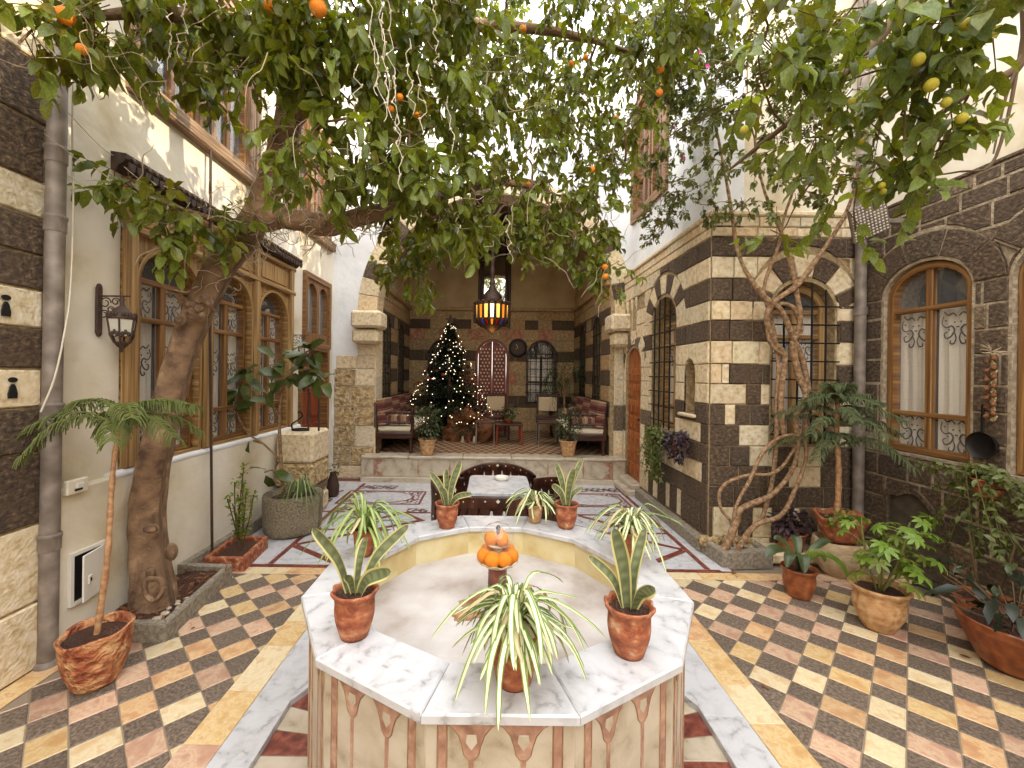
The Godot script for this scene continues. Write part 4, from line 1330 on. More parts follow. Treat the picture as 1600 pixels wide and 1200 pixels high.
func iwan() -> void:
	var w := building("vaulted_recess", "shaded recess behind the arch with striped stone walls and a beige plaster top")
	w.set_meta("category", "room")
	var y0 := 0.4
	# openings
	var door := arch(-0.37, 0.39, 0.38, 2.05, 0.42, 16)
	var winr := arch(0.78, 1.48, 1.0, 2.05, 0.40, 14)
	var winl := arch(-1.44, -0.74, 1.0, 2.05, 0.40, 14)
	part(w, "rear_mortar", slab(T_REAR, -1.9, 1.9, 0.3, 3.12, [door, winr, winl], -0.3, 0.0), M.mortar)
	var opens := [door, winr, winl]
	var rows := []
	var ys := [0.4, 0.66, 0.92, 1.18, 1.44, 1.70, 1.96, 2.2, 2.44, 2.68, 2.90, 3.1]
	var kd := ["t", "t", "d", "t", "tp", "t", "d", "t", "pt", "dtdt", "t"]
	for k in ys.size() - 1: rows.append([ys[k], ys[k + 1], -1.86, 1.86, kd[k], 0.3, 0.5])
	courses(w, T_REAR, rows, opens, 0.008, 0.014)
	var up := MB.new()
	up.prism(T_REAR, rect(-1.9, 3.12, 1.9, 5.0), -0.3, 0.0, 0.0)
	part(w, "plaster", up, M.beige_plaster)
	var led := MB.new()
	led.cube(V(0, 3.13, 9.47), Vector3(3.72, 0.07, 0.1), 0.012)
	part(w, "string_course", led, M.shaded_limestone)
	# side walls, each with two grilled windows
	for sd in 2:
		var T: Transform3D = T_IWAN_L if sd == 0 else T_IWAN_R
		var f := func(a: float, b: float) -> Array: return [a, b] if sd == 0 else [-b, -a]
		var wa: Array = f.call(7.15, 7.75)
		var wb: Array = f.call(8.3, 8.9)
		var o := [arch(wa[0], wa[1], 1.2, 2.3, 0.4, 12), arch(wb[0], wb[1], 1.2, 2.3, 0.4, 12)]
		var ends: Array = f.call(6.62, 9.5)
		part(w, "side_mortar", slab(T, ends[0], ends[1], 0.3, 3.12, o, -0.3, 0.0), M.mortar)
		var rr := []
		var yy := [0.4, 0.72, 1.0, 1.25, 1.5, 1.75, 2.0, 2.25, 2.5, 2.75, 2.95, 3.1]
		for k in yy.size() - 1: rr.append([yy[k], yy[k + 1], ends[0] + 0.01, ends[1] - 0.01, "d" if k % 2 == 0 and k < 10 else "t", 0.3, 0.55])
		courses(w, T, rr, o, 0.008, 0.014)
		for q in [wa, wb]:
			window(w, T, q[0] + 0.01, q[1] - 0.01, 1.21, 2.3, 0.38, [1.7, 2.28], -0.14, "dark_wood", {"frame": 0.05, "curtain": false, "grille": [5, 7]})
		var pu := MB.new()
		pu.prism(T, rect(ends[0], 3.12, ends[1], 5.0), -0.3, 0.0, 0.0)
		part(w, "plaster", pu, M.beige_plaster)
		var sl := MB.new()
		sl.box(T * at(Vector3((ends[0] + ends[1]) * 0.5, 3.13, 0.03)), Vector3(2.86, 0.069, 0.098), 0.012)
		part(w, "string_course", sl, M.shaded_limestone)
	var cl := MB.new()
	cl.cube(V(0, 5.08, 8.3), Vector3(4.2, 0.16, 2.7), 0.0)
	part(w, "ceiling", cl, M.dark_wood)
	for k in 9:
		var b := MB.new()
		b.cube(V(-1.7 + k * 0.425, 4.95, 8.05), Vector3(0.1, 0.12, 2.9), 0.012)
		part(w, "beam", b, M.dark_wood)
	# windows and lattice door in the rear wall
	window(w, T_REAR, 0.79, 1.47, 1.01, 2.05, 0.39, [1.5, 2.05], -0.1, "dark_wood", {"frame": 0.05, "grille": [5, 7], "scrolls": [[1.8, 0.24], [1.2, 0.24]]})
	window(w, T_REAR, -1.43, -0.75, 1.01, 2.05, 0.39, [1.5, 2.05], -0.1, "dark_wood", {"frame": 0.05, "curtain": false, "grille": [5, 7]})
	var df := MB.new()
	df.ring(T_REAR, door, arch(-0.31, 0.33, 0.42, 2.05, 0.36, 16), -0.12, 0.02)
	var dr := part(w, "lattice_door", df, M.red_wood)
	for s in 2:
		var x0 := -0.305 if s == 0 else 0.012
		var x1 := 0.008 if s == 0 else 0.325
		var leafp: PackedVector2Array = Geometry2D.intersect_polygons(arch(-0.305, 0.325, 0.42, 2.05, 0.355, 16), rect(x0, 0, x1, 4))[0]
		var lm := MB.new()
		lm.prism(T_REAR, leafp, -0.09, -0.05, 0.004)
		var lf := part(dr, "door_leaf", lm, M.red_wood)
	for s in 2:
		var cx := -0.15 if s == 0 else 0.17
		for j in 22:
			for i in 3:
				var y := 0.62 + j * 0.077
				var x := cx + (i - 1) * 0.075 + (0.0375 if j % 2 else 0.0) - 0.018
				var st := MB.new()
				st.box(T_REAR * Transform3D(Basis(Vector3(0, 0, 1), PI / 4), Vector3(x, y, -0.047)), Vector3(0.032, 0.032, 0.012), 0.003)
				part(dr, "lattice_lozenge", st, M.inlay_white)
		var fr := MB.new()
		fr.ring(T_REAR, rect(cx - 0.145, 0.5, cx + 0.145, 2.31), rect(cx - 0.115, 0.54, cx + 0.115, 2.27), -0.05, -0.036)
		part(dr, "leaf_moulding", fr, M.red_wood)
	# carved scrolls over the door
	var sc := MB.new()
	for q in [-0.24, 0.26]:
		for r in [0.17, 0.11]:
			var p := PackedVector3Array()
			for k in 21: p.append(T_REAR * Vector3(q + cos(TAU * k / 20) * r, 2.60 + sin(TAU * k / 20) * r * 0.7, 0.02))
			sc.tube(p, PackedFloat32Array([0.014]), 5)
	part(w, "carved_scroll", sc, M.shaded_limestone)

	# patterned floor of small hexagon-like tiles
	var bd := MB.new()
	bd.prism(flo(0.392), rect(-1.88, 6.45, 1.88, 9.55), -0.4, 0.0, 0.0)
	var fl := struct("recess_floor", bd, M.iwan_tile_dark)
	var sh := MB.new()
	var sq := PackedVector2Array()
	for k in 8:
		var a := PI / 8 + k * PI / 4
		sq.append(Vector2(cos(a), sin(a)) * 0.052)
	sh.prism(Transform3D(FLAT, Vector3.ZERO), sq, -0.005, 0.0, 0.002)
	var shape := sh.mesh()
	var mm := MultiMesh.new()
	mm.transform_format = MultiMesh.TRANSFORM_3D
	mm.mesh = shape
	var spots := []
	for j in 19:
		for i in 25:
			var p := V(-1.75 + i * 0.146 + (0.073 if j % 2 else 0.0), 0.4, 6.75 + j * 0.146)
			if j < 10: part(fl, "tile", shape, M.iwan_tile_light, at(p))
			else: spots.append(p)
	mm.instance_count = spots.size()
	for k in spots.size(): mm.set_instance_transform(k, at(spots[k]))
	var mi := MultiMeshInstance3D.new()
	mi.name = "far_tiles"
	mi.multimesh = mm
	mi.material_override = M.iwan_tile_light
	fl.add_child(mi, true)
	mi.set_meta("kind", "stuff")

func iwan_things() -> void:
	# tall mirror
	var mi := thing("wall_mirror", "tall carved mirror on the plaster above the lattice door", "mirror", V(0.045, 3.0, 9.48))
	var g := MB.new()
	g.cube(Vector3(0, 0.85, 0.02), Vector3(0.5, 1.5, 0.02), 0.004)
	part(mi, "glass", g, M.mirror)
	for s in [-1.0, 1.0]:
		var p := MB.new()
		p.cube(Vector3(s * 0.3, 0.8, 0.03), Vector3(0.13, 1.7, 0.07), 0.02)
		part(mi, "side_frame", p, M.dark_wood)
		var k := MB.new()
		k.lathe(at(Vector3(s * 0.3, 0.0, 0.08)), [Vector2(0.03, 0), Vector2(0.045, 0.05), Vector2(0.03, 0.12), Vector2(0.025, 0.8), Vector2(0.03, 1.5), Vector2(0.05, 1.6)], 10)
		part(mi, "turned_column", k, M.dark_wood)
	for q in [0.0, 1.68]:
		var b := MB.new()
		b.cube(Vector3(0, q, 0.03), Vector3(0.72, 0.16, 0.08), 0.02)
		part(mi, "cross_frame", b, M.dark_wood)
	# clock
	var ck := thing("wall_clock", "round black wall clock between lattice door and grilled window", "clock", V(0.585, 2.27, 9.46))
	var rim := MB.new()
	rim.lathe(Transform3D(Basis(Vector3.RIGHT, PI / 2), Vector3.ZERO), [Vector2(0.17, -0.01), Vector2(0.2, 0.0), Vector2(0.205, 0.03), Vector2(0.17, 0.05), Vector2(0.14, 0.04)], 28)
	part(ck, "case", rim, M.black)
	var face := MB.new()
	face.lathe(Transform3D(Basis(Vector3.RIGHT, PI / 2), Vector3.ZERO), [Vector2(0.15, 0.03), Vector2(0.001, 0.031)], 28)
	part(ck, "dial", face, M.old_bronze)
	for q in [[0.5, 0.09], [2.2, 0.06]]:
		var h := MB.new()
		h.box(Transform3D(Basis(Vector3(0, 0, 1), q[0]), Vector3(-sin(q[0]) * q[1] * 0.5, cos(q[0]) * q[1] * 0.5, 0.038)), Vector3(0.012, q[1], 0.004), 0.001)
		part(ck, "hand", h, M.canvas)
	lantern()
	fir_tree()
	sofas()
	# crumpled paper grotto
	var gr := thing("nativity_grotto", "crumpled brown paper grotto under the decorated fir tree", "nativity scene", V(-0.42, 0.4, 8.1))
	var n := noise(91, 2.6, 4)
	var rows := []
	for r in 13:
		var row := PackedVector3Array()
		for k in 29:
			var a := PI * 2 * k / 28.0
			var e := PI * 0.5 * r / 12.0
			var p := Vector3(cos(a) * cos(e) * 0.5, sin(e) * 0.55, -sin(a) * cos(e) * 0.36)
			p *= 1.0 + 0.5 * n.get_noise_3dv(p * 2.2)
			if p.z > 0.05 and absf(p.x) < 0.2 and p.y < 0.36: p.z -= 0.2
			row.append(p)
		rows.append(row)
	var gm := MB.new()
	gm.grid(rows)
	part(gr, "paper_shell", gm, M.kraft_paper)
	for q in [[-0.1, 0.12, "canvas"], [0.02, 0.1, "red_wood"], [0.12, 0.13, "inlay_white"]]:
		var f := MB.new()
		f.lathe(at(Vector3(q[0], 0.0, 0.32)), [Vector2(0.035, 0), Vector2(0.03, q[1] * 0.4), Vector2(0.018, q[1] * 0.7), Vector2(0.02, q[1] * 0.85), Vector2(0.001, q[1])], 10)
		part(gr, "figurine", f, M[q[2]])
	# two chairs, low table, stands
	for k in 2:
		var c := thing("side_chair", ["dark chair with pale woven back beside the lattice door", "dark chair with pale woven back under the grilled window"][k], "chair", V([0.12, 1.12][k], 0.4, 8.3), [8.0, -6.0][k], "chairs round the low table")
		var s := MB.new()
		s.cube(Vector3(0, 0.42, 0), Vector3(0.46, 0.05, 0.44), 0.012)
		part(c, "seat", s, M.dark_wood)
		for x in [-1.0, 1.0]:
			for z in [-1.0, 1.0]:
				var l := MB.new()
				l.cube(Vector3(x * 0.2, (0.2 if z > 0 else 0.42), z * 0.2), Vector3(0.04, 0.4 if z > 0 else 0.84, 0.04), 0.005)
				part(c, "leg", l, M.dark_wood)
		var b := MB.new()
		b.cube(Vector3(0, 0.68, -0.19), Vector3(0.36, 0.28, 0.025), 0.01)
		part(c, "backrest", b, M.canvas)
		var t := MB.new()
		t.cube(Vector3(0, 0.86, -0.2), Vector3(0.46, 0.05, 0.04), 0.012)
		part(c, "top_rail", t, M.dark_wood)
	for q in [[0.33, 7.75, 0.5, 0.36, "dark low table holding a bushy fern before the lattice door"], [-0.1, 7.5, 0.36, 0.42, "small square stand on thin metal legs near the paper grotto"], [1.02, 7.55, 0.4, 0.42, "small square stand on thin metal legs near the palm"]]:
		var t := thing("low_table", q[4], "table", V(q[0], 0.4, q[1]))
		var tp := MB.new()
		tp.cube(Vector3(0, q[3], 0), Vector3(q[2], 0.03, q[2]), 0.008)
		part(t, "tabletop", tp, M.dark_wood)
		for x in [-1.0, 1.0]:
			for z in [-1.0, 1.0]:
				var l := MB.new()
				l.tube(PackedVector3Array([Vector3(x * q[2] * 0.45, 0, z * q[2] * 0.45), Vector3(x * q[2] * 0.43, q[3], z * q[2] * 0.43)]), PackedFloat32Array([0.012 if q[2] < 0.45 else 0.024]), 6)
				part(t, "leg", l, M.steel if q[2] < 0.45 else M.red_wood)
	var fp := thing("potted_fern", "small bushy fern in a dark bowl on the low table", "plant", V(0.33, 0.775, 7.75))
	var bw := MB.new()
	bw.lathe(Transform3D(), [Vector2(0.05, 0), Vector2(0.08, 0.03), Vector2(0.09, 0.09), Vector2(0.08, 0.09), Vector2(0.06, 0.03)], 16)
	part(fp, "bowl", bw, M.glazed_clay)
	bush(fp, Vector3(0, 0.2, 0), Vector3(0.17, 0.13, 0.17), 160, 0.06, 0.03, "dark_leaf")
	# palm beside the right window
	var pm := thing("potted_palm", "slender palm with drooping fronds beside the right grilled window", "plant", V(1.5, 0.4, 8.75))
	pot(pm, "glazed_clay", 0.14, 0.17, 0.3)
	var tk := MB.new()
	tk.tube(spline([Vector3(0, 0.28, 0), Vector3(0.02, 0.8, 0.02), Vector3(-0.02, 1.4, 0)], 4), PackedFloat32Array([0.025]), 7)
	part(pm, "stem", tk, M.vine_bark)
	for k in 16:
		var a := k * 2.4
		var dirv := Vector3(cos(a), 0, sin(a))
		var h := R(0.9, 1.45)
		var l := R(0.35, 0.5)
		var pts := spline([Vector3(0, h, 0), Vector3(0, h + 0.22, 0) + dirv * l * 0.5, Vector3(0, h + 0.08, 0) + dirv * l, Vector3(0, h - 0.25, 0) + dirv * l * 1.15], 3)
		var fm := MB.new()
		for j in range(1, pts.size()):
			for s in [-1.0, 1.0]:
				var d2 := (pts[j] - pts[j - 1]).normalized()
				var sdv: Vector3 = d2.cross(Vector3.UP).normalized() * s
				fm.leaf(pts[j], (sdv + d2 * 0.8 - Vector3(0, 0.5, 0)), Vector3.UP, 0.17, 0.022, 0.3)
		fm.tube(pts, PackedFloat32Array([0.005]), 4)
		part(pm, "frond", fm, M.dark_leaf)
	# two matching shrubs at the platform edge
	var a1 := thing("potted_shrub", "leafy shrub in a clay pot at the platform edge before the fir tree", "plant", V(-0.98, 0.4, 6.52), 0, "shrubs in clay pots at the platform edge")
	pot(a1, "light_clay", 0.09, 0.135, 0.25)
	for k in 5:
		var st := MB.new()
		var tip := Vector3(R(-0.15, 0.15), R(0.55, 0.8), R(-0.12, 0.12))
		st.tube(spline([Vector3(0, 0.2, 0), tip * 0.6, tip], 3), PackedFloat32Array([0.006]), 5)
		part(a1, "stem", st, M.twig)
	bush(a1, Vector3(0, 0.5, 0), Vector3(0.22, 0.28, 0.2), 420, 0.055, 0.028, "dark_leaf")
	copy(a1, "leafy shrub in a clay pot at the platform edge before the palm", V(1.21, 0.4, 6.56), 120)

func bush(owner_node: Node, c: Vector3, r: Vector3, n: int, l: float, w: float, m: String, called := "foliage") -> void:
	var mb := MB.new()
	for k in n:
		var q := rv() * pow(R(0.1, 1), 0.45)
		var p := c + q * r
		mb.col = Color.WHITE * R(0.75, 1.2)
		mb.leaf(p, q + rv() * 0.6 - Vector3(0, 0.25, 0), Vector3.UP + rv() * 0.5, l * R(0.7, 1.2), w * R(0.8, 1.2), R(0.1, 0.4))
	tag(part(owner_node, called, mb, M[m]), "", "", "", "stuff")

# turned clay pot: foot radius, mouth radius, height
func pot(owner_node: Node, m: String, rf: float, rm: float, h: float, belly := 1.0, lobes := 0, soil := true, wavy := 0.0) -> void:
	var prof := [Vector2(0.001, 0.0), Vector2(rf * 0.92, 0.0), Vector2(rf, 0.012)]
	for k in 8:
		var f := (k + 1) / 8.0
		prof.append(Vector2(lerpf(rf, rm * 0.93, f) * (1.0 + (belly - 1.0) * sin(PI * minf(f * 1.15, 1.0))), 0.012 + f * (h * 0.86 - 0.012)))
	prof.append_array([Vector2(rm, h * 0.90), Vector2(rm * 1.06, h * 0.95), Vector2(rm * 1.05, h), Vector2(rm * 0.98, h * 1.005), Vector2(rm * 0.9, h * 0.95), Vector2(rm * 0.86, h * 0.8)])
	var last := prof.size()
	var wob := func(a: float, k: int) -> Vector2:
		var f := clampf((k - last + 7.0) / 3.0, 0.0, 1.0)
		var s := sin(a * lobes) * wavy
		return Vector2(1.0 + 0.012 * sin(a * 2.0 + rf * 90.0) + s * f, s * f * rm * 0.55)
	var mb := MB.new()
	mb.lathe(Transform3D(), prof, 48 if lobes else 28, wob)
	part(owner_node, "pot", mb, M[m])
	if soil:
		var sm := MB.new()
		sm.lathe(Transform3D(), [Vector2(rm * 0.93, h * 0.86), Vector2(rm * 0.5, h * 0.89), Vector2(0.001, h * 0.9)], 20, func(a: float, k: int) -> Vector2: return Vector2(1, 0.006 * sin(a * 5 + k * 2)))
		part(owner_node, "soil", sm, M.soil)

func lantern() -> void:
	var l := thing("hanging_lantern", "large lit brass lantern with coloured glass hanging in the arched recess", "lantern", V(-0.005, 2.36, 7.2))
	l.scale = Vector3(1.16, 1.04, 1.16)
	var bowl := MB.new()
	bowl.lathe(Transform3D(), [Vector2(0.001, -0.04), Vector2(0.02, -0.01), Vector2(0.015, 0.02), Vector2(0.1, 0.06), Vector2(0.15, 0.12)], 12)
	part(l, "finial", bowl, M.old_bronze)
	var ringp := func(r: float, y: float, h: float, t: float) -> void:
		var mb := MB.new()
		mb.lathe(at(Vector3(0, y, 0)), [Vector2(r - t, 0), Vector2(r + t, 0), Vector2(r + t, h), Vector2(r - t, h), Vector2(r - t, 0)], 12)
		part(l, "brass_band", mb, M.old_bronze)
	ringp.call(0.165, 0.11, 0.02, 0.012)
	ringp.call(0.245, 0.21, 0.025, 0.014)
	ringp.call(0.25, 0.45, 0.03, 0.018)
	for k in 18:
		var cr := MB.new()
		var w := TAU * k / 18.0
		cr.ball(Vector3(cos(w) * 0.255, 0.495, -sin(w) * 0.255), Vector3(0.025, 0.03, 0.025), 7, 5)
		cr.ball(Vector3(cos(w) * 0.262, 0.20, -sin(w) * 0.262), Vector3(0.016, 0.03, 0.016), 7, 5)
		tag(part(l, "cresting", cr, M.old_bronze), "", "", "", "stuff")
	var gl := ["lantern_warm", "lantern_amber", "lantern_white", "lantern_warm", "lantern_blue", "lantern_white", "lantern_red"]
	for k in 18:
		var a := TAU * k / 18.0
		var b := TAU * (k + 1) / 18.0
		var s0 := Vector3(cos(a), 0, -sin(a))
		var s1 := Vector3(cos(b), 0, -sin(b))
		var e := 0.19
		var t0 := s0.lerp(s1, e)
		var t1 := s0.lerp(s1, 1 - e)
		var up := MB.new()
		up.quad(t0 * 0.24 + Vector3(0, 0.235, 0), t1 * 0.24 + Vector3(0, 0.235, 0), t1 * 0.25 + Vector3(0, 0.45, 0), t0 * 0.25 + Vector3(0, 0.45, 0))
		part(l, "glass_pane", up, M[gl[(k * 5 + k / 4) % 7]])
		var lo := MB.new()
		lo.quad(t0 * 0.165 + Vector3(0, 0.13, 0), t1 * 0.165 + Vector3(0, 0.13, 0), t1 * 0.243 + Vector3(0, 0.21, 0), t0 * 0.243 + Vector3(0, 0.21, 0))
		part(l, "glass_pane", lo, M[["lantern_red", "lantern_amber", "lantern_red", "lantern_blue"][k % 4]])
		var bar := MB.new()
		bar.tube(PackedVector3Array([s0 * 0.165 + Vector3(0, 0.12, 0), s0 * 0.25 + Vector3(0, 0.22, 0), s0 * 0.258 + Vector3(0, 0.46, 0)]), PackedFloat32Array([0.02, 0.024, 0.018]), 6)
		part(l, "brass_bar", bar, M.old_bronze)
	var cap := MB.new()
	cap.lathe(Transform3D(), [Vector2(0.27, 0.46), Vector2(0.25, 0.49), Vector2(0.16, 0.54), Vector2(0.14, 0.58), Vector2(0.15, 0.60), Vector2(0.1, 0.68), Vector2(0.05, 0.74), Vector2(0.035, 0.8), Vector2(0.05, 0.83), Vector2(0.03, 0.86)], 16)
	part(l, "cap", cap, M.old_bronze)
	var rod := MB.new()
	var pr := []
	for k in 30:
		pr.append(Vector2(0.028 if k % 3 else 0.045, 0.84 + k * 0.06))
	rod.lathe(Transform3D(), pr, 10)
	part(l, "stem", rod, M.old_bronze)
	var bl := MB.new()
	bl.ball(Vector3(0, 0.3, 0), Vector3(0.05, 0.05, 0.05), 10, 6)
	part(l, "bulb", bl, M.lantern_white)
	var o := OmniLight3D.new()
	o.name = "lantern_light"
	o.position = V(-0.005, 2.24, 7.2)
	o.light_color = Color(1.0, 0.72, 0.4)
	o.light_energy = 0.05
	o.light_size = 0.1
	o.omni_range = 12
	o.omni_attenuation = 2
	o.shadow_enabled = true
	add_child(o)

func fir_tree() -> void:
	var t := thing("christmas_tree", "dark decorated fir tree with tiny white lights in the recess", "christmas tree", V(-0.85, 0.4, 8.55))
	var h := 2.3
	var tk := MB.new()
	tk.tube(PackedVector3Array([Vector3.ZERO, Vector3(0, h * 0.95, 0)]), PackedFloat32Array([0.05, 0.015]), 8)
	part(t, "trunk", tk, M.bark)
	var mb := MB.new()
	for k in 900:
		var f := pow(R(0, 1), 1.6)
		var y := 0.25 + f * (h - 0.35)
		var rad := 0.95 * (1 - f) + 0.06
		rad *= 0.9 + 0.2 * sin(f * 34.0)
		var a := R(0, TAU)
		var d := Vector3(cos(a), -0.22, sin(a)).normalized()
		var p0 := Vector3(0, y + 0.08, 0) + d * rad * 0.25
		var p1 := Vector3(0, y + 0.08, 0) + d * rad
		mb.col = Color.WHITE * R(0.6, 1.25)
		for j in 9:
			var g := j / 8.0
			var c := p0.lerp(p1, g)
			for s in [-1.0, 1.0]:
				var sd: Vector3 = d.cross(Vector3.UP).normalized() * s
				mb.leaf(c, sd * 0.8 + d * 0.8 + rv() * 0.4, Vector3.UP, 0.085 * (1.15 - g * 0.4), 0.022, 0.15, 0.1)
	tag(part(t, "needles", mb, M.fir_needle), "", "", "", "stuff")
	var sp := MB.new()
	sp.ball(Vector3.ZERO, Vector3.ONE * 0.0075, 6, 4)
	var sm := sp.mesh()
	var bp := MB.new()
	bp.ball(Vector3.ZERO, Vector3.ONE * 0.035, 10, 6)
	var bm := bp.mesh()
	for k in 210:
		var f := pow(R(0, 1), 1.3)
		var y := 0.35 + f * (h - 0.35)
		var rad := 0.88 * (1 - f) + 0.06
		var a := R(PI * 0.98, PI * 2.02)
		part(t, "fairy_light", sm, M.fairy, at(Vector3(cos(a) * rad, y, -sin(a) * rad)))
	for k in 26:
		var f := pow(R(0, 1), 1.3)
		var rad := 0.92 * (1 - f) + 0.05
		var a := R(PI, PI * 2)
		part(t, "bauble", bm, M[["old_bronze", "red_wood", "steel"][k % 3]], at(Vector3(cos(a) * rad, 0.3 + f * (h - 0.4), -sin(a) * rad)))
	var st := MB.new()
	var p := PackedVector2Array()
	for k in 10: p.append(Vector2(cos(TAU * k / 10 + PI / 2), sin(TAU * k / 10 + PI / 2)) * (0.12 if k % 2 == 0 else 0.05))
	st.prism(at(Vector3(0, h + 0.06, 0)), p, -0.012, 0.012, 0.004, true)
	part(t, "star", st, M.old_bronze)

func sofas() -> void:
	for sd in 2:
		var sg := -1.0 if sd == 0 else 1.0
		var s := thing("wooden_sofa", ["long carved wooden sofa with striped cushions along the wall by the fir tree", "long carved wooden sofa with striped cushions along the wall by the palm"][sd], "sofa", V(sg * 1.52, 0.4, 7.7), 0, "carved sofas in the recess")
		var ln := 2.2
		var base := MB.new()
		base.cube(Vector3(0, 0.28, 0), Vector3(0.6, 0.1, ln), 0.015)
		part(s, "seat_frame", base, M.dark_wood)
		for x in [-0.26, 0.26]:
			for z in [-1.0, 0.0, 1.0]:
				var l := MB.new()
				l.lathe(at(Vector3(x, 0, z * (ln * 0.5 - 0.04))), [Vector2(0.03, 0), Vector2(0.035, 0.04), Vector2(0.02, 0.08), Vector2(0.035, 0.16), Vector2(0.03, 0.24)], 10)
				part(s, "leg", l, M.dark_wood)
		var mt := MB.new()
		mt.col = Color(0.72, 0.62, 0.45)
		mt.cube(Vector3(0, 0.375, 0.0), Vector3(0.58, 0.09, ln - 0.06), 0.04)
		part(s, "mattress", mt, M.striped_cloth)
		# end rail facing the court: posts, turned bars
		for z in [-1.0, 1.0]:
			var zz: float = z * (ln * 0.5 - 0.03)
			for x in [-0.28, 0.28]:
				var p := MB.new()
				p.lathe(at(Vector3(x, 0.3, zz)), [Vector2(0.03, 0), Vector2(0.035, 0.06), Vector2(0.022, 0.1), Vector2(0.035, 0.2), Vector2(0.022, 0.3), Vector2(0.035, 0.36), Vector2(0.02, 0.42)], 10)
				part(s, "end_post", p, M.dark_wood)
			for y in [0.48, 0.64]:
				var b := MB.new()
				var pr := []
				for k in 15: pr.append(Vector2(0.014 + (0.012 if k % 2 else 0.0), -0.27 + k * 0.0386))
				b.lathe(Transform3D(Basis(Vector3(0, 0, 1), PI / 2), Vector3(0, y, zz)), pr, 8)
				part(s, "turned_bar", b, M.dark_wood)
		# striped back cushions along the wall and bolsters at the ends
		var cl := [Color(0.20, 0.055, 0.04), Color(0.26, 0.13, 0.075), Color(0.085, 0.03, 0.025), Color(0.32, 0.2, 0.12), Color(0.15, 0.04, 0.03)]
		for k in 4:
			var cz := -ln * 0.5 + (k + 0.5) * ln / 4.0
			var st := MB.new()
			for q in 11:
				st.col = cl[(q * 2 + k) % 5]
				st.box(Transform3D(Basis(Vector3(0, 0, 1), sg * -0.12), Vector3(sg * (0.19 + 0.004 * q), 0.46 + q * 0.037, cz)), Vector3(0.15 - 0.004 * absf(q - 5.0), 0.0365, ln / 4.0 - 0.012), 0.012)
			part(s, "back_cushion", st, M.striped_cloth)
		for z in [-1.0, 1.0]:
			var bo := MB.new()
			for q in 9:
				bo.col = [Color(0.36, 0.2, 0.12), Color(0.46, 0.32, 0.2), Color(0.16, 0.06, 0.04)][q % 3]
				bo.box(at(Vector3(-0.2 + q * 0.05, 0.52, z * (ln * 0.5 - 0.15))), Vector3(0.049, 0.13 + 0.02 * sin(q * 0.39), 0.16), 0.03)
			part(s, "bolster", bo, M.striped_cloth)

